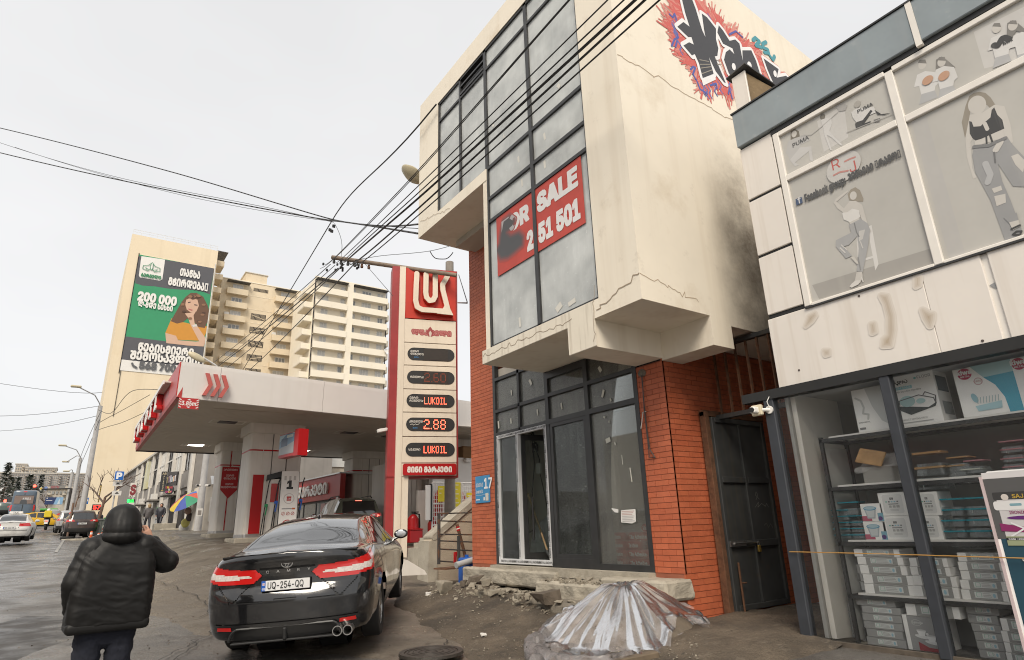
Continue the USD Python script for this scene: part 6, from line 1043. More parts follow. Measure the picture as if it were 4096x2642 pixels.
for k in range(15):
    z = 46.86-2.73*k
    for x0 in (18.2, 27.15):
        b = lbk.add('balcony', J(B(x0, 119.9, z-1.05, x0+3.8, 120.0, z), B(x0, 120, z-1.05, x0+.1, 121, z), B(x0+3.7, 120, z-1.05, x0+3.8, 121, z), B(x0, 119.9, z-1.15, x0+3.8, 121, z-1.05)), 'block_wall')
        fwin(lbk, x0+1.0+wr_.uniform(-.1, .2), x0+3.0, z-.35, z+1.2, 120.97, wr_.random() < .75, mull=3)
        if k == 0: lbk.add('balcony_roof', B(x0-.1, 119.6, z+1.45, x0+4.1, 121, z+1.52), 'sheet_roof')
        if wr_.random() < .25: lbk.add('air_conditioner', CB(x0+.05, 120.6, z+.1, x0+.9, 120.95, z+.7, .04), 'far_frame')
    z2 = 45.45-2.76*k
    if k: lbk.add('stair_opening', B(23.1, 120.97, z2-1.45+.2, 25.86, 121.0, z2), 'far_dark')
    else: lbk.add('stair_opening', B(23.1, 120.97, 47.35, 25.86, 121.0, 48.0), 'far_dark')
    zz = (z2-1.25, z2) if k else (47.35, 48.0)
    lbk.add('stair_bars', J(*[B(23.2+.22*q, 120.9, zz[0], 23.24+.22*q, 120.94, zz[1]) for q in range(12)]), 'block_wall', kind='stuff')
    if k: lbk.add('stair_flight', tf(B(-1.3, 0, -.06, 1.3, .03, .06), FR((24.5, 120.96, z2-.7), (1, 0, -.28 if k % 2 else .28), (0, 0, 1))@np.array([[1, 0, 0, 0], [0, 0, 1, 0], [0, -1, 0, 0], [0, 0, 0, 1.0]])), 'block_wall')
    lbk.add('floor_line', B(22.2, 120.96, z2+.75, 27.0, 121, z2+.8), 'block_wall_light')
    fwin(lbk, 31.45, 32.65, z2-1.15, z2-.0, 120.97, wr_.random() < .2)
rbk = T('apartment_block', 'pale apartment block with long continuous balcony bands, nearer and right of its neighbour', 'building', (37, 105, 4))
rbk.add('wall', B(30.5, 105, 3, 44.2, 119, 46.0), 'block_wall_light'); rbk.add('roof_edge', B(30.4, 104.9, 46.0, 44.3, 105.3, 46.3), 'block_wall_light'); rbk.add('pilaster', B(36.3, 104.0, 3, 37.35, 105, 45.8), 'block_wall_light'); rbk.add('drain_pipe', J(CY((30.42, 104.8, 3), (30.42, 104.8, 45.5), .09), CY((44.3, 104.8, 3), (44.3, 104.8, 45.5), .09)), 'far_dark')
for x0, x1 in ((30.4, 36.3), (37.35, 44.3)): rbk.add('balcony_roof', B(x0, 103.6, 45.5, x1, 105, 45.56), 'sheet_roof')
for k in range(16):
    z = 43.99-2.61*k
    for x0, x1 in ((30.4, 36.3), (37.35, 44.2)): rbk.add('balcony', J(B(x0, 103.9, z-1.05, x1, 104.0, z), B(x0, 103.9, z-1.15, x1, 105, z-1.05)), 'block_wall_light')
    rbk.add('side_balcony', J(B(28.95, 106, z-1.05, 29.05, 110, z), B(28.95, 105.9, z-1.05, 30.5, 106, z), B(28.95, 106, z-1.15, 30.5, 110, z-1.0)), 'block_wall_light'); rbk.add('side_balcony', J(B(45.25, 106, z-1.05, 45.35, 110, z), B(44.2, 105.9, z-1.05, 45.35, 106, z), B(44.2, 106, z-1.15, 45.35, 110, z-1.0)), 'block_wall_light')
    for x0, x1, m_ in ((31.7, 33.0, 2), (35.3, 36.2, 1), (37.45, 38.15, 1), (39.4, 41.2, 3), (42.5, 43.65, 2)): fwin(rbk, x0+wr_.uniform(-.08, .08), x1, z-.45, z+1.35 if k else z+1.05, 104.97, wr_.random() < .8, mull=m_)
    if wr_.random() < .5: rbk.add('air_conditioner', CB(33.3+wr_.choice((0, 5.4, 8.2)), 104.6, z+.5, 34.1+5.4*0, 104.95, z+1.05, .04) if False else CB(33.4, 104.6, z+.5, 34.2, 104.95, z+1.05, .04), 'far_frame')
rbk.add('satellite_dish', tf(LA([(0, 0), (.35, .06), (.5, .16)], n=14), FR((44.1, 103.8, 33.4), (1, .2, 0), (0, .3, 1))), 'far_frame')
# ---------------------------------------------------------------- utility pole, wires
PM('pole_concrete', (.26, .235, .205), .9, var=.2, vs=4, bump=.3, bs=50, streak=((.13, .11, .09), .5, 8)); PM('pole_pale', (.42, .41, .4), .8, var=.15, vs=3, streak=((.2, .19, .18), .4, 6))
q0 = at(1800, 2180, d=19.8); q1 = at(1815, 940, d=19.4)
up_ = T('utility_pole', 'weathered concrete utility pole behind the price sign with a steel cross arm', 'pole', (q0[0], q0[1], gz(q0[0], q0[1])))
up_.add('pole', CY((q0[0], q0[1], .2), (q0[0], q0[1], q1[2]+.6), .19, .15, 16), 'pole_concrete', smooth=30)
pt = np.array([q0[0], q0[1], 0]); armr = at(1800, 1105, d=19.6); arml = at(1328, 1030, d=20.2)
up_.add('cross_arm', TU([armr+np.array([.15, -.16, 0]), arml], .07, 10), 'rust' if False else PM('arm_steel', (.2, .15, .11), .7, var=.3, vs=6), smooth=40)
for k, (px, py) in enumerate(((1802, 1070), (1806, 1058), (1803, 1088))): up_.add('strap', LA([(.17, -.02), (.178, -.02), (.178, .02), (.17, .02)], (q0[0], q0[1], float(at(px, py, d=19.5)[2])), 16), 'white_dirty')
for k in range(6):
    a = arml+(armr-arml)*(.02+.06*k); up_.add('insulator', J(CY(a, a+np.array([0, 0, -.2]), .012), LA([(0, -.22), (.045, -.2), (.05, -.14), (.03, -.12), (.04, -.08), (0, -.06)], a, 10)), 'rust' if k > 3 else 'car_black', smooth=30)
def wire(label, pts, r=.012, sag=.0, name='overhead_wire'):
    p = np.array(pts, float)
    if len(p) == 2: t = np.linspace(0, 1, 24); p = p[0]+(p[1]-p[0])*t[:, None]; p[:, 2] -= sag*4*t*(1-t)
    else:
        s_ = np.r_[0, np.cumsum(np.linalg.norm(np.diff(p, axis=0), axis=1))]; t = np.linspace(0, s_[-1], 12*len(p)); p = np.stack([PC(s_, p[:, k])(t) for k in range(3)], 1)
    return solo(name, label, 'wire', TU(p, r, 5), 'wire', base=p[0])
wx = 4.35
ends = [(1300, 1060, 2275, 760, .009, 'thin pair wire crossing the top of the glass bays'), (1345, 1052, 2431, 815, .01, 'thin single wire between the pair and the thick bundle over the glass'), (1368, 1050, 2496, 838, .011, 'upper wire of the close bundle crossing the dark glass'), (1375, 1050, 2541, 857, .02, 'thickest twisted cable of the bundle crossing the dark glass'), (1400, 1050, 2580, 900, .017, 'second thick cable below the thickest one over the glass'), (1422, 1055, 2639, 925, .012, 'lowest wire ending above the graffiti wall')]
for k, (ax, ay, tx_, my, r, lb_) in enumerate(ends):
    e = at(ax, ay, d=20.0); m_ = at(1600, my, x=wx+.08*k-.1); n_ = at(tx_, 0, x=wx+.08*k-.1); n2 = n_+(n_-m_)*.5; wire(lb_, [e, m_, n_, n2], r)
e = at(1280, 1075, d=20.0); wire('second wire of the thin pair crossing the top of the glass bays', [e, at(1600, 768, x=wx-.1), at(2280, 0, x=wx-.1), at(2280, 0, x=wx-.1)+(at(2280, 0, x=wx-.1)-at(1600, 768, x=wx-.1))*.5], .008)
for k, (ax, ay, bx_, by_, r, lb_) in enumerate(((1322, 1058, 843, 1456, .014, 'wire slanting from the cross arm to left above the canopy, leftmost'), (1353, 1074, 872, 1462, .022, 'thick wire slanting from the cross arm behind the canopy edge'), (1340, 1062, 860, 1464, .012, 'thin wire beside the thick one running to the canopy edge'), (1377, 1058, 911, 1466, .018, 'wire from the middle of the cross arm to the canopy edge'), (1416, 1058, 1003, 1473, .02, 'wire from the right insulator slanting across the pale block'))):
    e = at(ax, ay, d=20.0); f_ = at(bx_, by_, d=38); wire(lb_, [e, f_+(f_-e)*.15], r, .15)
w1 = [at(960, 1500, d=40), at(1330, 880, d=20.6), at(1690, 485, x=5.1), at(1745, 418, x=5.15)]; wire('black cable from the upper frame corner down to left past the sign', w1, .018)
for pts, r, lb_ in (([(0, 513, 30), (690, 690, 25), (1335, 880, 20.5), (1672, 898, 0)], .022, 'upper thick cable from the left edge to the building corner'), ([(0, 612, 30), (640, 755, 25), (1335, 884, 20.4), (1672, 935, 0)], .024, 'lower thick cable from the left edge to the building corner'), ([(0, 572, 30), (430, 700, 27), (1100, 838, 22), (1335, 890, 20.3)], .01, 'thin slack wire between the two thick left cables'), ([(60, 590, 29), (700, 775, 25), (1330, 886, 20.5), (1672, 915, 0)], .009, 'thin wire hanging under the lower thick left cable')):
    wire(lb_, [at(x, y, d=d) if d else at(x, y, x=5.3) for x, y, d in pts], r)
wire('drooping loop of wire from the cable joint down to the cross arm', [at(1338, 895, d=20.5), at(1368, 990, d=20.3), at(1362, 1040, d=20.1)], .008); wire('thin service wire from the arm to the pole top', [at(1420, 1042, d=20), at(1545, 1022, d=19.9), at(1700, 1008, d=19.7), at(1800, 985, d=19.5)], .009); wire('thin stay wire from the arm to the top of the price sign', [at(1450, 1045, d=20), at(1572, 1185, d=18.0)], .008); wire('loose black cable looping from the pole by the building', [at(1720, 1005, d=19.4), at(1745, 1035, d=19.4), at(1780, 1037, d=19.4), at(1812, 1010, d=19.4)], .015)
wire('service drop between the pole and the brick pier', [at(1835, 1100, d=19.5), at(1869, 1210, x=6.6)], .012)
up_.add('side_bracket', TU([at(1832, 1212, d=19.5), at(1868, 1213, x=6.55)], .02, 6), 'rust')
for k in range(14):
    q = at(1290+NR.uniform(-5, 150), 1030+NR.uniform(20, 55), d=20+NR.uniform(-.05, .05)); up_.add('cable_clamp', CB(q[0]-.03, q[1]-.03, q[2]-.03, q[0]+.03, q[1]+.03, q[2]+.05, .01), 'car_black')
for k, (px, py) in enumerate(((1335, 905), (1327, 925), (1320, 920))): q = at(px, py, d=20.6); up_.add('cable_clamp', CB(q[0]-.05, q[1]-.03, q[2]-.06, q[0]+.05, q[1]+.03, q[2]+.05, .015), 'car_black')
ll = T('street_lamp', 'domed cream lamp head peeping out left of the plastered wall', 'lamp', at(1655, 710, d=14)); q = at(1652, 700, d=14)
ll.add('lamp_head', tf(LA([(0, .14), (.12, .12), (.2, .03), (.21, -.02), (.14, -.1), (0, -.13)], n=18), FR(q, (.9, .2, -.35), (.3, 0, 1))@np.array([[1.5, 0, 0, 0], [0, 0, -1, 0], [0, 1, 0, 0], [0, 0, 0, 1.0]])), PM('lamp_cream', (.5, .44, .3), .4), smooth=40); ll.add('arm', TU([q, at(1690, 735, d=14)], .025, 6), 'pole_concrete')
# house number
q = at(1932, 1975, x=6.49); hn = T('house_number', 'blue enamel house number plate with 17 on the brick pier', 'sign', q); y0, y1 = at(1904, 1975, x=6.49)[1], at(1961, 1975, x=6.49)[1]; z0, z1 = at(1932, 2012, x=6.49)[2], at(1932, 1904, x=6.49)[2]
hn.add('plate', B(6.478, y1, z0, 6.49, y0, z1), 'col', col=np.array((.05, .25, .48))); w, h = y0-y1, z1-z0
hn.decal('lettering', [(TX('17', h*.36, -y0+w*.62, z0+h*.52, 2), (.75, .75, .75)), (TX('ჯავახეთის ქ.', h*.14, -y0+w*.05, z0+h*.6, 1, fit=w*.5), (.7, .7, .7)), (TX('Javakheti St.', h*.12, -y0+w*.05, z0+h*.36, 1, fit=w*.5), (.7, .7, .7)), (sbox(-y0+w*.03, z0+h*.28, -y1-w*.03, z0+h*.29), (.6, .65, .7)), (sbox(-y0+w*.05, z0+h*.1, -y0+w*.33, z0+h*.15), (.6, .65, .7)), (sbox(-y0+w*.72, z0+h*.06, -y1-w*.08, z0+h*.34), (.6, .57, .5)), (sbox(-y0+w*.58, z0+h*.08, -y0+w*.68, z0+h*.2), (.65, .66, .66))], FR((6.476, 0, 0), (0, -1, 0), (0, 0, 1)), 'print_gloss')
# for-sale banner on the glass, split by the mullion
sb = T('sale_banner', 'red for sale banner with a sprayed-over black patch, on the middle glass bay', 'banner', (XA-.0, 6.7, 5.27)); RED = (.5, .06, .04)
sb.add('sheet', B(XA+.03, 6.79, 5.28, XA+.034, 7.83, 6.355), 'col', col=np.array(RED)); sb.add('sheet', B(XA+.03, 5.615, 5.28, XA+.034, 6.71, 6.355), 'col', col=np.array(RED))
def pq(pts): return sg.Polygon(PP((1600, 300), 2.388, pts, x=XA+.03)).buffer(0)
def pt_(x, y): return PP((1600, 300), 2.388, [(x, y)], x=XA+.03)[0]
TXW = (.72, .7, .68)
u, v = pt_(970, 1440); S1 = TX('FOR', .27, -7.67, 5.93, 3, fit=.78, wt=700); S2 = TX('SALE', .3, -6.68, 5.93, 3, fit=.98, wt=700); S3 = TX('2', .3, -6.98, 5.4, 3, fit=.17, wt=700); S4 = TX('51 501', .3, -6.68, 5.41, 3, fit=.98, wt=700)
cx_, cz_ = PP((1800, 900), 2.388, [(575, 220)], x=XA)[0]
blot = pq([(975, 1440), (1000, 1400), (1060, 1360), (1110, 1350), (1180, 1330), (1210, 1420), (1190, 1500), (1240, 1440), (1262, 1480), (1180, 1620), (1120, 1760), (1020, 1800), (935, 1740), (925, 1640), (985, 1560), (955, 1510)])
b1 = sg.Polygon(PP((1800, 550), 1.811, [(0, 0), (1, 0), (0, 1)], x=XA)).buffer(0)
PX3 = lambda pts: sg.Polygon(PP((1800, 550), 1.811, pts, x=XA+.03)).buffer(0)
blA = PX3([(385, 605), (430, 570), (470, 600), (455, 650), (410, 690), (440, 715), (500, 690), (530, 720), (525, 780), (470, 830), (420, 870), (370, 880), (350, 850), (335, 825), (360, 770), (365, 720), (375, 660)])
lay = [(S1, TXW), (S2, TXW), (S3, TXW), (S4, TXW)]
for k, (bf, mixv) in enumerate(((.07, .3), (.045, .5), (.02, .75), (-.01, .93), (-.04, 1))): lay.append((blA.buffer(bf).intersection(sbox(-7.83, 5.28, -6.79, 6.355)), tuple(np.array(RED)*(1-mixv)+np.array((.075, .075, .078))*mixv)))
lay = [(lay[0][0].difference(blA.buffer(.0)), lay[0][1])]+lay[4:]+lay[1:4]+[(lay[0][0].intersection(blA.buffer(.05)).difference(blA.buffer(-.03)), (.4, .38, .38))]
sb.decal('print', [(g, c) for g, c in lay if not g.is_empty], FR((XA+.028, 0, 0), (0, -1, 0), (0, 0, 1)))
# graffiti on the flank wall, drawn on the wall plane
GO = ((2400, 0), 2.653); gp = lambda pts: sg.Polygon(PP(*GO, pts, y=YD-.004)).buffer(0); gl = lambda pts, w: LN(PP(*GO, pts, y=YD-.004), w)
BLK = [[(850, -60), (960, -30), (1010, 100), (1040, 200), (1080, 330), (1210, 600), (1330, 890), (1310, 880), (1220, 760), (1150, 610), (1200, 790), (1085, 835), (1045, 680), (1000, 580), (970, 595), (880, 490), (940, 455), (990, 480), (965, 400), (930, 400), (815, 290), (880, 240), (945, 290), (900, 150)],
       [(1075, 150), (1130, 190), (1225, 310), (1225, 420), (1250, 520), (1240, 600), (1205, 605), (1130, 480), (1100, 330)], [(1255, 275), (1300, 330), (1370, 440), (1430, 425), (1475, 470), (1500, 600), (1520, 720), (1400, 840), (1360, 780), (1310, 640), (1330, 560), (1370, 530), (1420, 580), (1400, 520), (1300, 470), (1240, 350)],
       [(1505, 540), (1600, 540), (1650, 650), (1700, 810), (1560, 740), (1510, 700)], [(1730, 625), (1890, 740), (1870, 830), (1970, 810), (2010, 850), (1900, 950), (1830, 880), (1770, 740)]]
ls = []
r_ = np.random.RandomState(8)
blk = so.unary_union([gp(p) for p in BLK])
for k in range(900):
    bb = blk.buffer(.12); a = bb.exterior if bb.geom_type == 'Polygon' else max(bb.geoms, key=lambda g: g.area).exterior
    q = a.interpolate(r_.uniform(0, a.length)); d = r_.uniform(.04, .2)+.25*r_.rand()**3; an = math.atan2(q.y-blk.centroid.y, q.x-blk.centroid.x)+r_.uniform(-.7, .7); f_ = r_.rand()
    ls.append((LN([(q.x-.1*math.cos(an), q.y-.1*math.sin(an)), (q.x+d*.5*math.cos(an+.2), q.y+d*.5*math.sin(an+.2)), (q.x+d*math.cos(an), q.y+d*math.sin(an))], r_.uniform(.012, .045)), int(f_*4)))
    if k % 40 == 0: ls.append((LN([(q.x, q.y), (q.x+.07, q.y-.08), (q.x+.02, q.y-.15), (q.x+.08, q.y-.22)], .025), (.12, .14, .38)))
ls = [(blk.buffer(.1).simplify(.02), (.62, .25, .2))]+[(so.unary_union([g for g, c in ls if c == i]), tuple(np.array((.66, .3, .24))*i/3+np.array((.58, .11, .09))*(1-i/3))) for i in (3, 1, 2, 0)]+[(so.unary_union([g for g, c in ls if not np.isscalar(c)]), (.12, .14, .38))]
for pts in ([(960, 740), (990, 710), (1010, 720), (985, 790), (1030, 870), (1060, 950), (1135, 995)], [(760, 490), (790, 420), (830, 400), (820, 370)], [(800, 500), (815, 440)], [(735, 155), (770, 190), (790, 150), (810, 210)], [(1170, 910), (1230, 890), (1240, 940)], [(1360, 1000), (1370, 940), (1400, 1050)], [(1370, 370), (1440, 335), (1510, 400)]): ls.append((gl(pts, .035), (.08, .1, .35)))
for pts in ([(1620, 430), (1650, 405), (1690, 440), (1650, 490), (1710, 505)], [(1760, 450), (1720, 470), (1730, 510), (1780, 530), (1790, 570), (1740, 560)], [(1790, 580), (1830, 640), (1850, 600)]): ls.append((gl(pts, .075), (.06, .28, .33)))
ls += [(blk.buffer(.065), (.78, .77, .76)), (gp([(1070, 840), (1210, 800), (1225, 850), (1090, 915)]), (.78, .77, .76)), (blk, (.045, .045, .05))]
for pts in ([(1050, 640), (1150, 660)], [(1055, 690), (1165, 690)], [(1065, 730), (1170, 715)], [(1075, 790), (1180, 750)], [(1220, 640), (1265, 660)], [(1235, 690), (1285, 690)]): ls.append((gl(pts, .014), (.3, .27, .22)))
for cx, cy, rx in ((1412, 715, .05), (1578, 705, .06), (1850, 790, .05)):
    c = PP(*GO, [(cx, cy)], y=YD-.004)[0]; ls += [(EL(c[0], c[1], rx, rx*1.7, -25), (.78, .77, .76))]
bld.decal('graffiti', ls, FR((0, YD-.004, 0), (1, 0, 0), (0, 0, 1)), 'print', step=.0006)
# ---------------------------------------------------------------- the street running away to the left
def atf(px, py, M):
    """pixel -> (u, v) on the plane of frame M"""
    d = (px-2048)/FPX*cr-(py-1321)/FPX*cu+cf; n = M[:3, 2]; t = ((M[:3, 3]-CAM)@n)/(d@n); p = CAM+d*t-M[:3, 3]
    return p@M[:3, 0], p@M[:3, 1]
A_ = np.array([6.14, 44.5, 0]); B_ = np.array([4.53, 86.1, 0]); FW = FR(A_, A_-B_, (0, 0, 1))
PM('shop_grey', (.24, .22, .2), .7, var=.15, vs=.8, streak=((.12, .11, .1), .4, 3)); PM('shop_pale', (.5, .47, .42), .7, var=.12, vs=.8, streak=((.3, .26, .2), .4, 3)); PM('pipe_white', (.66, .62, .56), .5, var=.1, vs=3); PM('rust_sheet', (.32, .13, .035), .7, var=.45, vs=3, bump=.3, bs=20, dirt=((.55, .4, .25), .5, 2, .55, .7)); PM('stucco', (.6, .55, .47), .9, var=.15, vs=1.2, bump=.3, bs=50, dirt=[((.32, .28, .23), .6, 1.3, .55, .72), ((.68, .57, .38), .4, 2.5, .6, .75)])
row = T('shop_row', 'grey two storey row of shops with pale pipes and signs along the pavement', 'building', (5.4, 62, 1.5))
WF = lambda z: FW@np.array([[1, 0, 0, 0], [0, 1, 0, 0], [0, 0, 1, z], [0, 0, 0, 1.0]])
def rw(name, u0, v0, u1, v1, z0, z1, m, **k): return row.add(name, tf(B(u0, v0, z0, u1, v1, z1), FW), m, **k)
uN, vT = 0.0, 8.3
rw('wall', -46, -.5, 0, vT, -9, 0, 'shop_grey'); rw('roof_edge', -46, vT, .1, vT+.18, -9, .25, 'shop_pale')
for k in range(9):
    u = -1.0-3.6*k
    rw('pilaster', u-.2, 1, u+.2, vT-.1, 0, .16, 'shop_pale'); rw('drain_pipe', u+.45, 1, u+.62, vT, .02, .2, 'pipe_white')
    if k < 8:
        rw('window_opening', u-3.1, 5.7, u-.5, vT-.35, .0, .03, 'far_pane_light' if k % 3 == 0 else 'far_pane')
        for q in range(4): rw('window_bar', u-3.1+.84*q, 5.7, u-3.0+.84*q, vT-.35, .03, .08, 'far_frame' if k % 2 else 'far_dark')
        rw('window_bar', u-3.1, 6.9, u-.5, 7.0, .03, .08, 'far_frame'); rw('spandrel', u-3.2, 4.5, u-.4, 5.5, .0, .12, 'shop_grey')
        rw('shop_door', u-3.0, 1.4, u-.6, 4.1, .0, .05, 'far_dark' if k < 2 else ('far_pane' if k % 2 else 'shop_pale'))
        if k % 2: rw('air_conditioner', u-2.6, 4.1, u-1.75, 4.75, .1, .5, 'far_frame'); rw('shop_awning', u-3.1, 4.15, u-.4, 4.25, .0, .9, 'shop_grey')
row.add('yellow_panel', tf(B(-22.2, 5.6, .05, -20.6, 8.0, .25), FW), PM('panel_cream', (.6, .58, .42), .5, var=.15, vs=1, dirt=((.6, .5, .05), .5, .6, .5, .7)))
def rsign(name, label, x0, y0, x1, y1, z, th, col, layers=None, kind='sign', shape=None, up=True):
    """a sign standing z off the row's wall, its face given in photo pixels (full size)"""
    M = WF(z); a, b = atf(x0, y1, M), atf(x1, y0, M); w, h = b[0]-a[0], b[1]-a[1]
    t = T(name, label, kind, tuple((M@np.array([a[0]+w/2, a[1], 0, 1]))[:3])); g = shape(a[0], a[1], w, h) if shape else sbox(a[0], a[1], b[0], b[1])
    t.add('board', tf(EX(g, -th), M), 'col', col=np.array(col))
    if layers: t.decal('lettering', layers(a[0], a[1], w, h), M@np.array([[1, 0, 0, 0], [0, 1, 0, 0], [0, 0, 1, .01], [0, 0, 0, 1.0]]), step=.006)
    return t
def rfull(x0, y0, x1, y1): return 300+x0/3.08, 1750+y0/3.08, 300+x1/3.08, 1750+y1/3.08
# projecting signs face the camera: thin boards square to the wall
def psign(name, label, x0, y0, x1, y1, d, th, col, layers=None, rot=0, shape=None, glow=None):
    a = at((x0+x1)/2, (y0+y1)/2, d=d); rt = np.array([math.cos(rot), math.sin(rot), 0]); M = FR(a, rt, (0, 0, 1)); p, q = atf(x0, y1, M), atf(x1, y0, M); w, h = q[0]-p[0], q[1]-p[1]
    t = T(name, label, 'sign', a); g = shape(p[0], p[1], w, h) if shape else sbox(p[0], p[1], q[0], q[1]); t.add('board', tf(EX(g, -th), M), 'col', col=np.array(col))
    if layers: t.decal('lettering', layers(p[0], p[1], w, h), M@np.array([[1, 0, 0, 0], [0, 1, 0, 0], [0, 0, 1, .008], [0, 0, 0, 1.0]]), glow or 'print', step=.005)
    return t
def vtext(s_, u, v, h, gap): return so.unary_union([TX(c, h, u, v-gap*k, 1, 'c') for k, c in enumerate(s_) if c != ' '])
psign('hanging_sign', 'tall black sign with gold letters down it, beside the shop row', *rfull(1035, 422, 1132, 670), 40, .2, (.02, .02, .022), lambda u, v, w, h: [(vtext('ALLBRAND', u+w*.62, v+h*.72, h*.065, h*.088), (.5, .42, .28)), (TX('AB', h*.1, u+w*.62, v+h*.84, 1, 'c'), (.5, .42, .28)), (sbox(u+w*.35, v+h*.03, u+w*.8, v+h*.06), (.5, .35, .12))], rot=-.3)
psign('round_sign', 'round black sign reading grand and shop in coloured letters', *rfull(1092, 585, 1224, 705), 39, .15, (.03, .028, .03), lambda u, v, w, h: [(TX('GRAND', h*.2, u+w*.5, v+h*.62, 2, 'c', fit=w*.78), (.45, .04, .06)), (TX('R', h*.2, u+w*.36, v+h*.62, 2, 'c'), (.6, .45, .03)), (TX('G', h*.16, u+w*.5, v+h*.42, 2, 'c'), (.7, .7, .7)), (TX('SHOP', h*.2, u+w*.5, v+h*.16, 2, 'c', fit=w*.68), (.5, .06, .2)), (TX('O', h*.2, u+w*.58, v+h*.16, 2, 'c'), (.6, .45, .03))], rot=-.3, shape=lambda u, v, w, h: EL(u+w/2, v+h/2, w/2, h/2))
psign('letter_sign', 'white board with a large dark red s letter on the shop row', *rfull(660, 560, 765, 740), 46, .1, (.6, .57, .52), lambda u, v, w, h: [(TX('S', h*.62, u+w*.55, v+h*.2, 4, 'c'), (.2, .025, .03)), (TX('JT', h*.2, u+w*.15, v+h*.03, 2), (.2, .025, .03))], rot=-.9)
psign('rate_display', 'green lit exchange rate display under the awning', *rfull(636, 762, 735, 806), 45, .1, (.01, .012, .01), lambda u, v, w, h: [(TX('$', h*.8, u+w*.02, v+h*.12, 2), (.03, 1, .12)), (TX('2.6790', h*.36, u+w*.32, v+h*.54, 1, fit=w*.62), (.03, 1, .12)), (TX('2.6800', h*.36, u+w*.32, v+h*.06, 1, fit=w*.62), (.03, 1, .12))], rot=-.4, glow='led')
psign('shop_board', 'dark board with pale cut-out letters on the shop row by the round sign', *rfull(1120, 420, 1265, 600), 40.5, .12, (.07, .065, .065), lambda u, v, w, h: [(sbox(u+w*(.03+.16*k), v+h*(.2+.02*k), u+w*(.14+.16*k), v+h*(.62+.06*(k % 3))), c) for k, c in enumerate(((.55, .45, .2), (.5, .35, .42), (.55, .52, .6), (.5, .58, .6), (.6, .42, .3), (.5, .48, .5)))], rot=-.9)
psign('parking_sign', 'blue square parking sign on a grey post', *rfull(478, 418, 612, 530), 38, .04, (.6, .6, .6), lambda u, v, w, h: [(RR(u+w*.04, v+h*.04, u+w*.96, v+h*.96, w*.06), (.01, .11, .42)), (TX('P', h*.62, u+w*.5, v+h*.19, 3, 'c', wt=700), (.75, .75, .75))])
for k, (y0, y1) in enumerate(((545, 600), (660, 716))): psign('plate_sign', ('white plate with a small car drawing under the parking sign', 'lower white plate with a tow-away drawing under the parking sign')[k], *rfull(462-12*k, y0, 590-15*k, y1), 38, .03, (.62, .6, .56), lambda u, v, w, h: [(sg.Polygon([(u+w*.3, v+h*.35), (u+w*.35, v+h*.5), (u+w*.45, v+h*.7), (u+w*.6, v+h*.7), (u+w*.68, v+h*.5), (u+w*.75, v+h*.35)]), (.05, .05, .05))])
a, b = at(457, 1985, d=38.1), at(437, 2150, d=38.1); ps = T('sign_post', 'grey post carrying the blue parking sign', 'post', (a[0], a[1], gz(a[0], a[1]))); ps.add('post', CY((a[0], a[1], gz(a[0], a[1])-.3), (a[0], a[1], at(480, 1885, d=38.1)[2]), .045), 'pole_pale')
psign('street_banner', 'dark banner with yellow upright letters beyond the bare tree', 391, 1938, 408, 2010, 62, .2, (.03, .03, .033), lambda u, v, w, h: [(vtext('MAGGRAND', u+w*.5, v+h*.85, h*.075, h*.115), (.55, .36, .03))])
psign('crossing_sign', 'small blue and white sign behind the leaning stake', 339, 1992, 356, 2017, 55, .05, (.02, .13, .42), lambda u, v, w, h: [(sg.Polygon([(u+w*.1, v+h*.45), (u+w*.9, v+h*.45), (u+w*.5, v+h*.95)]), (.7, .7, .7))])
psign('led_display', 'red lit display panel on a black board over the pavement', 366, 2018, 405, 2042, 50, .2, (.015, .012, .012), lambda u, v, w, h: [(TX('57', h*.66, u+w*.55, v+h*.17, 3, 'c'), (1, .03, .02))], glow='led')
# old building facing us behind the fuel station
ob = T('old_workshop', 'old grey building with rusty corrugated shutters behind the fuel station', 'building', (14, 48.4, 1.4))
F8 = FR((0, 48.3, 0), (1, 0, 0), (0, 0, 1))
ob.add('wall', B(6.2, 48.3, 1, 40, 58, 9.8), PM('old_render', (.42, .37, .3), .9, var=.2, vs=.5, streak=((.15, .13, .1), .6, 1.2)))
def o8(px, py): p = at(px, py, y=48.3); return p[0], p[2]
zw0, zw1 = o8(800, 1855)[1], o8(800, 1805)[1]
for k in range(14): ob.add('window_pane', B(8.0+1.9*k, 48.2, zw0, 9.75+1.9*k, 48.32, zw1+1.2), 'far_pane_light'); ob.add('window_post', B(9.75+1.9*k, 48.12, zw0-.1, 9.9+1.9*k, 48.3, zw1+1.2), 'rust_sheet')
def corrug(t, name, x0, x1, z0, z1, y, dy, m, pitch=.2, horiz=False):
    n = int(abs(x1-x0)/pitch*4); xs = np.linspace(x0, x1, n); v = np.array([[x, y+.04*math.sin(x/pitch*2*math.pi)+d, z] for d, z in ((0, z1), (-dy, z0)) for x in xs]); f = [(i, i+1, n+i+1, n+i) for i in range(n-1)]
    v2 = v+[0, .02, 0]; return t.add(name, J((v, np.array(f)), (v2, np.array(f)[:, ::-1])), m)
za, zb2 = o8(800, 1922)[1], o8(800, 1898)[1]
corrug(ob, 'rusty_awning', 6.6, 34, za, zb2, 47.9, .5, 'rust_sheet', .25); 
for k in range(9): ob.add('shutter_slat', B(6.5, 48.2, za-.1-.2*(k+1), 11.5, 48.27+.02*(k % 2), za-.12-.2*k), 'rust_sheet')
q = o8(815, 1860); a_ = T('air_conditioner', 'white outdoor air conditioner box with fan on the old wall', 'air conditioner', (q[0], 47.9, q[1])); p0, p1 = o8(790, 1882), o8(846, 1844)
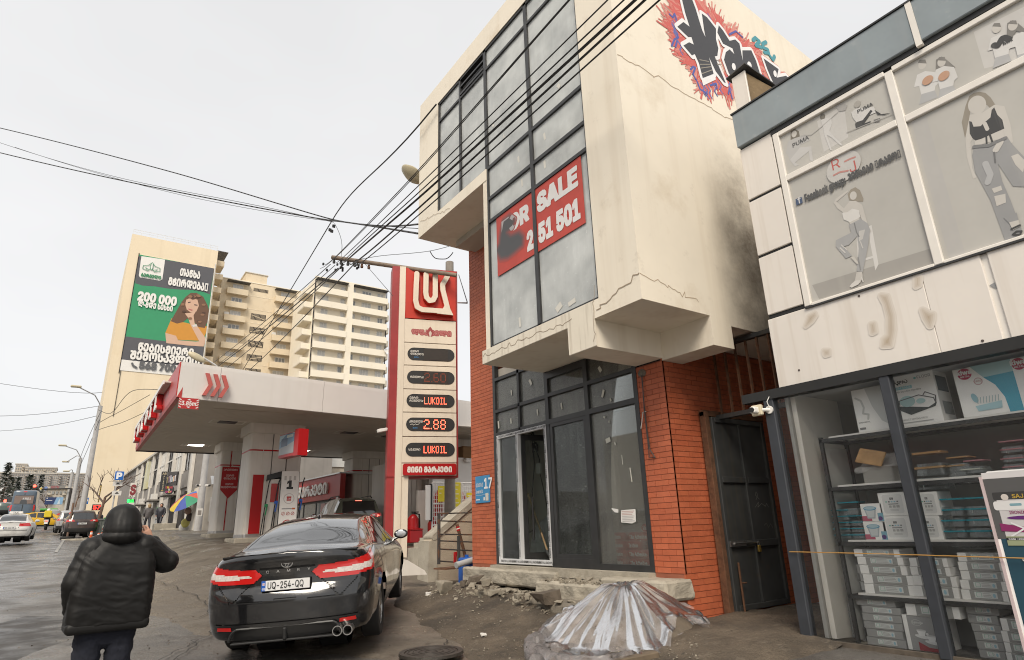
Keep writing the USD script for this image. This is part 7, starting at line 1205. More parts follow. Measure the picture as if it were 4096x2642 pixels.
a_.add('casing', CB(p0[0], 47.7, p0[1], p1[0], 48.1, p1[1], .03), 'far_frame'); a_.add('fan_grille', tf(LA([(.0, .02), (.36, .02), (.4, 0)], n=20), FR((p0[0]+.55*(p1[0]-p0[0])*.7, 47.69, (p0[1]+p1[1])/2), (1, 0, 0), (0, 0, 1))), 'shop_grey')
# kiosk
q = at(850, 2157, d=34); kz = gz(q[0], q[1]); ks = T('kiosk', 'small stained plaster hut with a dark window and corrugated roof', 'building', (q[0]+1, q[1], kz))
p0, p1 = at(806, 2050, d=34), at(930, 2050, d=34); zr = at(850, 1935, d=34)[2]; ky = q[1]
ks.add('wall', B(p0[0], ky, kz-.3, p0[0]+4.5, ky+3.5, zr), 'stucco'); corrug(ks, 'roof_sheet', p0[0]+.3, p0[0]+4.7, zr+.0, zr+.5, ky+.2, .6, 'metal', .2)
w0, w1 = at(846, 2078, d=33.9), at(897, 1993, d=33.9); ks.add('window_frame', J(B(w0[0]-.12, ky-.05, w0[2]-.12, w1[0]+.12, ky-.0, w0[2]), B(w0[0]-.12, ky-.05, w1[2], w1[0]+.12, ky, w1[2]+.12), B(w0[0]-.12, ky-.05, w0[2], w0[0], ky, w1[2]), B(w1[0], ky-.05, w0[2], w1[0]+.12, ky, w1[2])), 'far_frame'); ks.add('window_pane', B(w0[0], ky-.02, w0[2], w1[0], ky+.0, w1[2]), 'far_pane')
# camera pole before the kiosk
def pole(name, label, px0, py0, px1, py1, d, r0, r1, m='pole_pale'):
    a = at(px0, py0, d=d); zt_ = None; g = gz(a[0], a[1])
    dd = (px1-2048)/FPX*cr-(py1-1321)/FPX*cu+cf; t = ((a-CAM)[:2]@dd[:2])/(dd[:2]@dd[:2]); top = CAM+dd*t
    t_ = T(name, label, 'pole', (a[0], a[1], g)); t_.add('pole', CY((a[0], a[1], g-.3), (a[0], a[1], top[2]), r0, r1, 12), m, smooth=30); t_.xy = (a[0], a[1], top[2]); return t_
p1_ = pole('camera_pole', 'grey pole with two small cameras and a paper notice by the kiosk', 786, 2155, 826, 1760, 33, .2, .15); c_ = at(812, 1943, d=32.8)
for dx in (-.22, .22): p1_.add('camera', CB(c_[0]+dx-.12, c_[1]-.15, c_[2]-.06, c_[0]+dx+.12, c_[1]+.1, c_[2]+.06, .02), 'far_frame'); p1_.add('lens', CB(c_[0]+dx*1.3-.06, c_[1]-.2, c_[2]-.05, c_[0]+dx*1.3+.06, c_[1]-.15, c_[2]+.05, .02), 'dark')
n0 = at(798, 2050, d=32.7); p1_.add('notice', B(n0[0]-.14, n0[1]-.03, n0[2]-.2, n0[0]+.14, n0[1]-.01, n0[2]+.2), 'far_frame'); p1_.add('notice_print', B(n0[0]-.08, n0[1]-.04, n0[2]-.14, n0[0]+.08, n0[1]-.03, n0[2]+.1), 'shop_grey')
def lamp_arm(t, px, py, d):
    x, y, z = t.xy; e = at(px, py, d=d); t.add('lamp_arm', TU([(x, y, z-.05), (x+(e[0]-x)*.08, y+(e[1]-y)*.08, z+.25), (x+(e[0]-x)*.3, y+(e[1]-y)*.3, z+(e[2]-z)*.45+.3), e], .045, 6), 'pole_pale'); t.add('lamp_head', CB(e[0]-.5, e[1]-.16, e[2]-.08, e[0]+.25, e[1]+.16, e[2]+.1, .06), 'lamp_cream')
a_ = pole('concrete_pole', 'thickest concrete street pole, nearest of the leaning-looking row', 327, 2052, 405, 1625, 50, .24, .17); lamp_arm(a_, 312, 1548, 50)
b_ = pole('concrete_pole', 'middle concrete street pole with a lamp on a curved arm', 287, 2030, 317, 1832, 66, .22, .17); lamp_arm(b_, 256, 1783, 66); lamp_arm(b_, 268, 1848, 75)
c_ = pole('concrete_pole', 'thinnest farthest concrete street pole, just left of the middle one', 259, 2060, 290, 1890, 80, .22, .18); lamp_arm(c_, 270, 1886, 80)
lmp = at(775, 1428, d=33); e_ = at(860, 1460, d=33); l3 = T('street_lamp', 'long grey lamp head rising above the canopy roof', 'lamp', e_); l3.add('arm', TU([at(900, 1500, d=33), e_, lmp+np.array([.5, 0, .0])], .05, 6), 'pole_pale'); l3.add('lamp_head', tf((lambda s: (np.array(s.vertices)*[.5, .2, .15], np.array(s.faces)))(trimesh.creation.icosphere(2, 1)), FR(lmp+np.array([.15, 0, 0]), (.9, 0, -.42), (.4, .3, .9))), 'lamp_cream', smooth=40)
for k, pts in enumerate(([(0, 1535, 60), (180, 1560, 58), (408, 1570, 50)], [(0, 1665, 60), (180, 1655, 55), (395, 1625, 50)], [(0, 1725, 70), (190, 1705, 60), (385, 1665, 50)], [(400, 1690, 50), (455, 1660, 48), (600, 1580, 46)], [(395, 1720, 50), (460, 1700, 48), (640, 1620, 46)], [(392, 1640, 50), (440, 1655, 48), (520, 1570, 40), (640, 1560, 36)], [(317, 1845, 66), (350, 1760, 58), (402, 1650, 50)], [(318, 1870, 66), (345, 1810, 58), (398, 1680, 50)])):
    wire(['upper', 'middle', 'lower', 'upper short', 'lower short', 'bent', 'taut', 'slack'][k]+' street wire '+['left of the thick concrete pole', 'right of the thick concrete pole', 'between the two nearer concrete poles'][0 if k < 3 else 1 if k < 6 else 2], [at(x, y, d=d) for x, y, d in pts], .02)
# umbrella and stall
u0 = at(750, 2000, d=36); um = T('street_umbrella', 'tilted umbrella with red, yellow, blue and green panels at a stall', 'umbrella', u0)
ax = np.array([-.55, -.3, .8]); ax /= np.linalg.norm(ax); Fu = FR(at(742, 1983, d=36), np.cross(ax, (0, 0, 1)), np.cross(np.cross(ax, (0, 0, 1)), ax)); Fu[:3, 2] = ax; Fu[:3, 1] = np.cross(ax, Fu[:3, 0])
uc = [(.35, .04, .06), (.55, .4, .03), (.05, .08, .3), (.03, .22, .12), (.45, .08, .05), (.05, .12, .4), (.55, .42, .03), (.4, .04, .1)]
for k in range(8):
    a0, a1 = 2*np.pi*k/8, 2*np.pi*(k+1)/8; v = [(0, 0, .0)]+[(r*math.cos(a), r*math.sin(a), -.35*(r/1.05)**1.6) for r in (.4, .75, 1.05) for a in (a0, (a0+a1)/2, a1)]
    f = [(0, 1, 2), (0, 2, 3)]+[(1+3*i+j, 4+3*i+j, 5+3*i+j) for i in range(2) for j in range(2)]+[(1+3*i+j, 5+3*i+j, 2+3*i+j) for i in range(2) for j in range(2)]
    um.add('panel', tf((np.array(v), np.array(f)), Fu), 'col', col=np.array(uc[k]))
um.add('pole', CY(Fu[:3, 3], at(773, 2052, d=36), .025), 'pipe_white')
st_ = T('stall_entrance', 'dark stall doorway with a green door edge under the umbrella', 'stall', at(745, 2150, d=39)); a, b = at(715, 2150, d=38.5), at(785, 2150, d=38.5); zt_ = at(750, 1960, d=38.5)[2]
st_.add('opening', B(a[0], a[1], gz(a[0], a[1])-.2, b[0], a[1]+.1, zt_), 'far_dark'); g0 = at(772, 2100, d=38); st_.add('green_door', B(g0[0]-.1, g0[1]-.5, gz(g0[0], g0[1])-.2, g0[0]+.08, g0[1]+.2, at(775, 1985, d=38)[2]), 'col', col=np.array((.1, .3, .2)))
for k, (px, py, r, c, lb_) in enumerate(((742, 2092, .24, (.55, .5, .15), 'round yellow bag hanging in the stall doorway'), (735, 2112, .28, (.62, .6, .57), 'white printed bag hanging in the stall doorway'), (760, 2070, .22, (.06, .045, .04), 'dark furry hat lying at the stall'), (752, 2045, .2, (.3, .2, .16), 'brown scarf hung up at the stall'))):
    q = at(px, py, d=36.6); solo('stall_item', lb_, 'bag', rough(tf((lambda s: (np.array(s.vertices)*[r, r*.5, r*1.1], np.array(s.faces)))(trimesh.creation.icosphere(2, 1)), RZ(0, q)), .04, 3, k, .2), 'col', True, col=np.array(c))
for k, (px, py, w, h) in enumerate(((655, 2118, 1.3, .5), (685, 2147, 1.3, .6))):
    q = at(px, py+8, d=41-2*k); solo('shop_step', ('pale concrete step by the black sign', 'nearer pale concrete step by the stall')[k], 'step', CB(q[0]-w/2, q[1]-.5, q[2]-.2, q[0]+w/2, q[1]+.8, q[2]+h, .03), 'concrete')
# ---------------------------------------------------------------- vehicles in the street
SED = dict(CAMRY, L=4.8, W=1.8, spokes=7, res=.6, mir=3.3, lamp=[([(.4, .78), (.42, .93), (1.2, .96), (1.2, .78)], 2)], black=[[(0, .2), (.9, .2), (.9, .3), (0, .3)]], lines=[[(0, .97), (.75, .97)], [(.45, .95), (.4, .7)], [(0, .58), (.9, .58)]], top=[(0, .98), (.42, 1.0), (.9, 1.02), (1.05, 1.06), (1.5, 1.32), (1.9, 1.41), (2.4, 1.43), (2.8, 1.4), (3.2, 1.25), (3.6, 1.04), (4.2, .95), (4.8, .8)], belt=[(0, .93), (.9, .96), (2.4, .95), (3.6, .93), (4.8, .7)], rg=(1.0, 1.75), fg=(2.9, 3.55))
def street(name, label, S, px, py, d, head, **k):
    q = at(px, py, d=d); return car(name, label, S, (q[0], q[1], q[2]), head, 1.8, 0, **k)
tx_ = street('taxi_car', 'white older saloon taxi with a roof sign at the left edge', SED, 35, 2167, 33, 1.5, color=(.62, .61, .58), paint='paint_dirty', plate=('DN-111-TK', -.01, .72, 0), group=None)
carpart(tx_, 'taxi_sign', CB(1.9, -.3, 1.44, 2.1, .3, 1.56, .02), 'white'); tx_.decal('sign_lettering', [(TX('TAXI', .08, 0, 1.46, 1, 'c'), (.2, .2, .2))], tx_.M4@FR((1.895, 0, 0), (0, -1, 0), (0, 0, 1)), own=True)
street('parked_car', 'dark brown parked estate car behind the grey waste container', dict(SUV, L=4.5, res=.6), 315, 2147, 41, -3, color=(.045, .03, .026), paint='paint_dirty', plate=('DZ-888-IZ', -.01, .84, 0))
street('parked_car', 'silver parked car partly hidden by the dark brown one', dict(SUV, L=4.5, res=.5), 272, 2132, 49, -3, color=(.3, .3, .3), paint='paint_dirty')
HAT = dict(SUV, L=4.0, W=1.7, ro=.7, wb_=2.55, r=.3, top=[(0, 1.2), (.4, 1.35), (.9, 1.43), (1.6, 1.46), (2.2, 1.42), (2.9, 1.1), (3.4, .9), (4.0, .7)], belt=[(0, .92), (1.5, .9), (2.8, .86), (4.0, .62)], bot=[(0, .3), (2, .2), (4, .25)], win=[[(.4, .2), (.8, .8), (1.2, .86), (1.2, .1)], [(1.28, .08), (1.28, .88), (2.0, .85), (2.0, .06)], [(2.08, .06), (2.08, .82), (2.65, .1)]], fg=(2.25, 2.85), gaps=(1.24, 2.04), mir=2.5, lamp=[([(.3, .85), (.5, 1.05), (1.0, 1.05), (1.0, .85)], 2)], res=.5, rg=(.3, .75), flare=1)
q = at(165, 2115, d=56); car('yellow_car', 'yellow hatchback turning across the street behind the scooter', HAT, (q[0]-1.1, q[1], q[2]-.02), 84, 0, 0, color=(.62, .36, .008), paint='paint_dirty')
VAN = dict(SUV, L=5.8, W=2.0, ro=1.0, wb_=3.6, r=.35, top=[(0, 2.4), (.4, 2.55), (1.0, 2.6), (4.0, 2.55), (4.6, 2.1), (5.2, 1.4), (5.8, 1.0)], belt=[(0, 1.3), (4.2, 1.25), (5.2, 1.15), (5.8, .9)], bot=[(0, .4), (3, .35), (5.8, .35)], wr=[(0, .86), (3, .86), (4.6, .8), (5.8, .7)], rear=[(.3, .0), (1.3, .02), (2.4, .1), (2.6, .2)], win=[[(4.0, .1), (4.0, .8), (4.5, .7), (4.9, .1)]], lamp=[([(0, 1.35), (.75, 1.35), (.7, 2.15), (0, 2.15)], 1), ([(.86, .8), (1.05, .8), (1.05, 1.3), (.86, 1.3)], 2), ([(0, 2.42), (.14, 2.42), (.14, 2.5), (0, 2.5)], 2)], black=[], lines=[[(.01, .4), (.01, 2.3)]], gaps=(), fg=(4.3, 5.1), mir=0, res=.5)
vn_ = street('delivery_van', 'blue grey van seen from behind beyond the white taxi', VAN, 84, 2080, 56, 2, color=(.085, .12, .16), paint='paint_dirty'); vn_.decal('window_print', [(sbox(-.7, 1.4, .7, 2.1), (.2, .15, .13)), (TX('4801', .18, .2, 1.75, 2, 'c'), (.55, .55, .55))], vn_.M4@FR((-.01, 0, 0), (0, -1, 0), (.03, 0, 1)), own=True)
q = at(178, 2092, d=78); bs = T('city_bus', 'green and black city bus crossing beyond the traffic', 'bus', (q[0], q[1], q[2])); zb_ = q[2]; bx0, bx1 = at(122, 2060, d=78)[0]-2, at(232, 2060, d=78)[0]; by_ = q[1]; zt_ = at(178, 2034, d=78)[2]
bs.add('body', CB(bx0, by_, zb_+.3, bx1, by_+2.4, zt_-.25, .12), 'colgloss', col=np.array((.02, .025, .022))); bs.add('roof', CB(bx0+.3, by_-.02, zt_-.3, bx1-.1, by_+2.4, zt_, .1), 'colgloss', col=np.array((.07, .3, .06))); bs.decal('display', [(sbox(bx1-1.6, zt_-.75, bx1-.9, zt_-.45), (.9, .1, .03))], FR((0, by_-.01, 0), (1, 0, 0), (0, 0, 1)), 'led'); 
for k in range(5): bs.add('window', B(bx0+.6+1.7*k, by_-.01, zb_+1.2, bx0+2.1+1.7*k, by_+.01, zt_-.5), 'far_pane')
for k, (px, py, d, col_, hd, lb_) in enumerate(((205, 2095, 66, (.25, .25, .25), 0, 'grey car with lit tail lamps behind the yellow hatchback'), (233, 2096, 72, (.6, .6, .58), 88, 'white car side-on at the far crossing, left of the pair'), (244, 2088, 84, (.55, .55, .55), 80, 'white car half hidden at the far crossing'), (10, 2060, 74, (.06, .09, .08), 0, 'dark green car far ahead of the taxi'), (30, 2062, 82, (.15, .16, .17), 0, 'dark grey car far ahead beside the van'))): street('distant_car', lb_, HAT, px, py, d, hd, color=col_, paint='paint_dirty')
# waste containers, tyre, stake, kerb, bollards
q = at(376, 2150, d=41); cz = q[2]; x0, x1 = at(338, 2150, d=41)[0], at(417, 2150, d=41)[0]; zt_ = at(376, 2078, d=41)[2]; wb = T('waste_container', 'grey steel waste container with red white corner marks', 'container', (q[0], q[1], cz))
v = [(x0+.12, q[1]+.1, cz+.1), (x1-.12, q[1]+.1, cz+.1), (x0, q[1], zt_), (x1, q[1], zt_), (x0+.12, q[1]+.9, cz+.1), (x1-.12, q[1]+.9, cz+.1), (x0, q[1]+1.1, zt_), (x1, q[1]+1.1, zt_)]; hh = trimesh.convex.convex_hull(np.array(v)); wb.add('body', (np.array(hh.vertices), np.array(hh.faces)), PM('bin_grey', (.13, .135, .13), .5, var=.15, vs=2)); wb.add('rim', B(x0-.06, q[1]-.06, zt_-.06, x1+.06, q[1]+1.1, zt_+.04), 'bin_grey')
for k in range(6): wb.add('rib', tf(B(-.025, -.02, 0, .025, .02, zt_-cz-.2), FR((x0+.15+(x1-x0-.3)*k/5, q[1]+.08, cz+.12), (1, 0, 0), (0, 1, .09))@np.array([[1, 0, 0, 0], [0, 1, 0, 0], [0, 0, 1, 0], [0, 0, 0, 1.0]])), 'bin_grey')
wb.add('lifting_lug', tf(EX(sg.Polygon([(-.2, 0), (.2, 0), (0, .3)]), .05), FR((q[0], q[1]-.03, zt_-.35), (1, 0, 0), (0, -.1, 1))), 'bin_grey')
for sx, xx in ((1, x0+.1), (-1, x1-.1)): wb.decal('hazard_mark', [(sbox(xx-.07, zt_-.75, xx+.07, zt_-.4), (.6, .58, .55)), (sg.Polygon([(xx-.07, zt_-.7), (xx+.07, zt_-.6), (xx+.07, zt_-.48), (xx-.07, zt_-.58)]), (.55, .07, .03))], FR((0, q[1]-.0, 0), (1, 0, 0), (0, 0, 1)))
q = at(426, 2140, d=41.5); gb_ = T('waste_container', 'bright green plastic container lid stack beside the grey container', 'container', q); zt2 = at(426, 2070, d=41.5)[2]
for dx in (-.14, .16): gb_.add('lid', tf(EX(EL(0, 0, .5, (zt2-q[2])/2, 0, 8), .12), FR((q[0]+dx, q[1], (q[2]+zt2)/2), (.25, -1, 0), (0, 0, 1))), 'colgloss', col=np.array((.02, .36, .07)))
q = at(268, 2157, d=40); solo('old_tyre', 'black old tyre lying at the foot of the stake', 'tyre', tf(LA([(.2, 0), (.34, .0), (.4, .08), (.4, .16), (.34, .22), (.2, .22), (.2, 0)], n=24), RZ(0, (q[0], q[1], q[2]-.06))), 'tyre', 40)
pole('wooden_stake', 'brown wooden stake standing in the old tyre', 269, 2150, 292, 2012, 40, .07, .06, PM('stake_wood', (.16, .1, .07), .8, var=.3, vs=6))
a, b = at(250, 2168, d=39), at(445, 2165, d=37.5); solo('kerb_island', 'worn concrete kerb round the containers', 'kerb', rough(tf(B(0, -.1, -.1, float(np.linalg.norm(b-a)), 1.2, .16), FR(a, b-a, np.cross((0, 0, 1), b-a))), .03, 4, 2, .3), 'concrete')
for k, (px, py0, py1, d, lb_) in enumerate(((355, 2222, 2124, 24.5, 'tallest orange traffic bollard, leftmost of the four'), (386, 2218, 2132, 25.5, 'second orange traffic bollard, right of the tallest'), (399, 2212, 2138, 27, 'third orange traffic bollard, half hidden behind its neighbours'), (405, 2212, 2147, 27.5, 'shortest orange traffic bollard beside the standing man'))):
    q = at(px-4, py0, d=d); g = gz(q[0], q[1]); zt_ = at(px+12, py1, d=d)[2]; h = max(zt_-g, .75); t = T('traffic_bollard', lb_, 'bollard', (q[0], q[1], g), own=True)
    t.add('base', LA([(0, .0), (.2, 0), (.19, .04), (.09, .08), (.085, .1), (0, .1)], n=18), PM('orange_plastic', (.62, .1, .02), .45, var=.08, vs=8) if k == 0 else 'orange_plastic'); t.add('post', LA([(.06, .08), (.048, h-.06), (.04, h-.01), (0, h)], n=16), 'orange_plastic', smooth=40)
    for z in (.38, .62, .85): 
        if z*h < h-.1: t.add('white_band', LA([(.0585-.011*z, h*z), (.0585-.011*z, h*z+.08)], n=16), 'white')
# bare tree
def tree(name, label, base, h, seed, spread=.45, n0=5, r0=.09, snow=False):
    r = np.random.RandomState(seed); t = T(name, label, 'tree', base); segs = []
    def grow(p, d, l, rad, lev):
        q = p+d*l; m = (p+q)/2+r.randn(3)*l*.05; segs.append((lev, TU([p, m, q], [rad, rad*.85, rad*.7], 6 if lev < 2 else 4, False)))
        if lev >= 4 or rad < .004: return
        for k in range(3 if lev < 3 else 2):
            e = d+r.randn(3)*spread; e[2] += .18; e /= np.linalg.norm(e); grow(q-(q-p)*r.uniform(0, .35)*(k > 0), e, l*r.uniform(.6, .85), rad*.62, lev+1)
    grow(np.array(base, float), np.array([.12, -.05, 1.0]), h*.3, r0, 0)
    t.add('trunk', J(*[g for l, g in segs if l == 0]), 'stake_wood'); t.add('crown', J(*[g for l, g in segs if l > 0]), PM('twig', (.12, .085, .07), .9) if 'twig' not in _mk else 'twig', kind='stuff'); _mk.add('twig'); return t
_mk = set()
q = at(392, 2085, d=43); tree('bare_tree', 'bare winter street tree beside the parking sign', q, 5.4, 4, .5, r0=.11)
for k, (px, py, d, h) in enumerate(((180, 2050, 110, 4), (230, 2040, 120, 4), (300, 2030, 105, 5), (345, 2040, 100, 5), (130, 2040, 130, 4.5), (30, 2050, 125, 4.5))): tree('bare_tree', ['leafless far tree behind the blue billboard, left one', 'leafless far tree behind the blue billboard, right one', 'leafless far tree between the concrete poles', 'leafless far tree right of the concrete poles', 'leafless far tree below the traffic light', 'leafless far tree above the dark cars at the left'][k], at(px, py, d=d), h, 20+k, .5, r0=.12)
# snowy conifers
PM('needles', None, .9, var=.3, vs=3)
def conifer(label, px, py, d, h, seed):
    q = at(px, py, d=d); r = np.random.RandomState(seed); t = T('conifer_tree', label, 'tree', q); t.add('trunk', CY(q, q+np.array([0, 0, h]), .18, .03, 7), 'twig'); vs, cs = [], []
    for k in range(900):
        f = r.rand()**.7; rr = (1-f)*h*.28*r.uniform(.3, 1); a = r.uniform(0, 6.28); c = q+np.array([rr*math.cos(a), rr*math.sin(a), f*h+.6-rr*.25]); s = r.uniform(.12, .3); e = r.randn(3, 3)*s; e[:, 2] *= .4; vs.append(c+e); cs.append((.55, .56, .56) if r.rand() < .3 else (.03, .042, .03))
    v = np.vstack(vs); t.add('crown', (v, np.arange(len(v)).reshape(-1, 3)), 'needles', col=np.repeat(np.array(cs), 3, 0), kind='stuff')
conifer('snow dusted conifer at the left picture edge, tallest', 5, 2012, 95, 5.5, 1); conifer('snow dusted conifer beside the tallest one at the left', 30, 2015, 110, 4, 2); conifer('snow dusted conifer above the dark billboard', 60, 1992, 125, 3.5, 3); conifer('snow dusted conifer between the two billboards', 105, 2000, 115, 4, 4); conifer('snow dusted conifer close behind the blue billboard', 150, 1998, 130, 4.5, 5)
# distant billboards, gantry, lights
psign('billboard', 'blank dark billboard far along the street', 14, 1987, 90, 2020, 92, .4, (.045, .047, .05)); psign('billboard', 'blue billboard with a sail shaped building on it', 177, 1990, 254, 2019, 88, .4, (.02, .04, .12), lambda u, v, w, h: [(sg.Polygon([(u+w*.5, v), (u+w, v), (u+w, v+h), (u+w*.62, v+h)]), (.22, .38, .55)), (sg.Polygon([(u+w*.7, v+h*.05), (u+w*.86, v+h*.05), (u+w*.8, v+h*.85)]), (.5, .58, .62)), (sbox(u+w*.06, v+h*.5, u+w*.4, v+h*.6), (.6, .6, .62)), (sbox(u+w*.06, v+h*.8, u+w*.14, v+h*.92), (.6, .6, .6))])
gn_ = T('sign_gantry', 'dark street gantry arm carrying traffic signs', 'gantry', at(285, 2050, d=82)); a, b = at(135, 1958, d=82), at(285, 1955, d=80); gn_.add('arm', J(TU([a, b], .09, 6), TU([a+np.array([3.5, 0, -.5]), b+np.array([0, 0, -.5])], .06, 6)), 'far_dark'); gn_.add('post', CY((b[0], b[1], gz(b[0], b[1])), b, .15), 'far_dark')
t = T('traffic_light', 'traffic light showing red on the gantry', 'traffic light', at(137, 1955, d=81.5)); q = at(137, 1955, d=81.5); t.add('housing', CB(q[0]-.25, q[1]-.15, q[2]-.65, q[0]+.25, q[1]+.15, q[2]+.55, .05), 'far_dark'); t.add('red_light', CB(q[0]-.17, q[1]-.22, q[2]+.15, q[0]+.17, q[1]-.14, q[2]+.48, .08), 'lamp_lit')
q = at(164, 1955, d=81.5); psign('priority_sign', 'yellow diamond priority sign on the gantry', 155, 1947, 174, 1964, 81.5, .05, (.65, .65, .62), lambda u, v, w, h: [(affinity.scale(sg.Polygon([(u+w/2, v), (u+w, v+h/2), (u+w/2, v+h), (u, v+h/2)]), .72, .72), (.62, .4, .02))], shape=lambda u, v, w, h: sg.Polygon([(u+w/2, v), (u+w, v+h/2), (u+w/2, v+h), (u, v+h/2)])); psign('direction_sign', 'round blue direction sign on the gantry', 175, 1947, 192, 1963, 81.5, .05, (.02, .13, .45), lambda u, v, w, h: [(LN([(u+w*.5, v+h*.25), (u+w*.5, v+h*.75)], w*.16), (.7, .7, .7))], shape=lambda u, v, w, h: EL(u+w/2, v+h/2, w/2, h/2))
for k, (px, py) in enumerate(((20, 2010), (133, 2007))): q = at(px, py, d=86); t = T('traffic_light', ('low traffic light glowing orange at the left edge', 'low traffic light glowing orange by the van')[k], 'traffic light', (q[0], q[1], gz(q[0], q[1]))); t.add('post', CY((q[0], q[1], gz(q[0], q[1])), q, .07), 'far_dark'); t.add('housing', CB(q[0]-.22, q[1]-.12, q[2]-.4, q[0]+.22, q[1]+.12, q[2]+.5, .05), 'far_dark'); t.add('orange_light', CB(q[0]-.16, q[1]-.2, q[2]+.0, q[0]+.16, q[1]-.11, q[2]+.36, .06), 'lamp_lit')
psign('shop_letters', 'dark red roof letters above a far pale building', 200, 1944, 262, 1956, 118, .2, (.2, .2, .2), lambda u, v, w, h: [(TX('HOTEL', h*.8, u+w*.05, v+h*.1, 2, fit=w*.6), (.3, .05, .07))])
# far apartment houses on the rise
def farblock(label, px0, px1, py0, py1, d, m, nx, nz, seed, dep=14):
    a, b = at(px0, py1, d=d), at(px1, py1, d=d); zt_ = at((px0+px1)/2, py0, d=d)[2]; x0, x1, y = a[0], b[0], (a[1]+b[1])/2; z0 = min(a[2], b[2])
    t = T('distant_house', label, 'building', ((x0+x1)/2, y, z0)); t.add('wall', B(x0, y, z0-8, x1, y+dep, zt_), m); r = np.random.RandomState(seed); gs, bs2 = [], []
    for i in range(nx):
        for k in range(nz):
            u = x0+(x1-x0)*(i+.5)/nx; w = (x1-x0)/nx*.27; z = zt_-(zt_-z0)*(k+.65)/nz; h = (zt_-z0)/nz*.28; gs.append(B(u-w, y-.15, z-h, u+w, y+.1, z+h))
            if (i+seed) % 4 == 1: bs2.append(B(u-w*1.7, y-1.2, z-h*1.6, u+w*1.7, y, z-h*.4))
    t.add('windows', J(*gs), 'far_pane', kind='stuff')
    if bs2: t.add('balconies', J(*bs2), m, kind='stuff')
    t.add('roof', B(x0-.3, y-.3, zt_, x1+.3, y+dep, zt_+.5), 'shop_pale'); return t
PM('far_wall', (.52, .46, .38), .9, var=.12, vs=.1, streak=((.35, .3, .24), .4, .3)); PM('far_wall_grey', (.42, .38, .34), .9, var=.18, vs=.12, streak=((.25, .22, .19), .5, .3))
farblock('cream stepped apartment house highest on the far rise', 95, 218, 1872, 1920, 300, 'far_wall', 14, 5, 1); farblock('narrow top storeys of the cream apartment house on the far rise', 52, 95, 1857, 1920, 302, 'far_wall', 5, 6, 2); farblock('long grey brown apartment house below the cream one', -60, 215, 1893, 1975, 255, 'far_wall_grey', 34, 9, 3); farblock('grey apartment house behind the street poles', 215, 330, 1895, 1985, 240, 'far_wall_grey', 14, 9, 4); farblock('pale low commercial building under the roof letters', 185, 275, 1957, 2000, 120, 'shop_pale', 6, 2, 5)
hx = np.linspace(-260, 60, 60); hy = np.linspace(150, 420, 40)
solo('hill', None, None, grid(hx, hy, lambda x, y: ground(x, y)-.5+12*sm(170, 330, y)*sm(70, -10, x)+1.5*(meshkit.fbm(np.stack([x*.05, y*.05, 0*x], -1), 3)-.5)), PM('hill_scrub', (.16, .14, .12), .95, var=.4, vs=.08, dirt=((.5, .5, .5), .6, .3, .55, .65)), smooth=True, kind='structure', base=(0, 0, 0))
# the far side of the street, seen only as reflections in the glass
op = T('opposite_building', 'cream two storey house across the street, mirrored in the shop glass', 'building', (-17, 8, 0)); op.add('wall', B(-25, -14, -1, -17, 32, 7.0), 'far_wall'); op.add('fascia', B(-17.01, -2, 3.2, -16.8, 20, 4.2), 'red_panel')
for k in range(9): op.add('shopfront_pane', B(-17.02, -12+4.5*k, -.1, -16.95, -8.5+4.5*k, 2.9), 'far_pane'); op.add('window_pane', B(-17.02, -12+4.5*k, 4.6, -16.95, -10+4.5*k, 6.2), 'far_pane')
# ---------------------------------------------------------------- people
def ball(p, r, sc=(1, 1, 1)): return m3.Manifold.sphere(1, 20).scale([r*sc[0], r*sc[1], r*sc[2]]).translate([float(a) for a in p])
def bone(p, r, q, s): return m3.Manifold.batch_hull([ball(p, r), ball(q, s)])
def skin(ms, ln=.03, it=10, folds=0, fs=(9, 9, 22), seed=0):
    m = m3.Manifold.batch_boolean(ms, m3.OpType.Add).refine_to_length(ln); q = m.to_mesh(); t = trimesh.Trimesh(np.array(q.vert_properties[:, :3]), np.array(q.tri_verts)); t.merge_vertices()
    trimesh.smoothing.filter_taubin(t, .5, .53, it); v = np.array(t.vertices)
    if folds:
        n = t.vertex_normals; w = v*np.array(fs); w[:, 2] += 3*(meshkit.fbm(v*3, 2, seed)-.5)+v[:, 0]*4
        v = v+n*(folds*(1-2*np.abs(meshkit.fbm(w, 3, seed+1)-.5)*2))[:, None]
    return v, np.array(t.faces)
PM('jacket', (.008, .0075, .007), .55, var=.25, vs=9, bump=.25, bs=260, bd=.002, spec=.35); PM('navy', (.012, .014, .024), .9, var=.2, vs=12, bump=.2, bs=300, bd=.002); PM('skin', (.5, .27, .18), .5, var=.1, vs=30); PM('leather', (.02, .018, .016), .5)
q = at(500, 2042, d=5.75); MX, MY = q[0], q[1]; MG = gz(MX, MY)-.03; MH = math.radians(-4)   # he looks along the street
mp = lambda g: tf(g, RZ(-MH, (MX, MY, MG)))
man = T('person', 'person in a black hooded jacket and navy trousers, right hand raised to the face', 'person', (MX, MY, MG))
v3 = lambda *a: np.array(a, float)
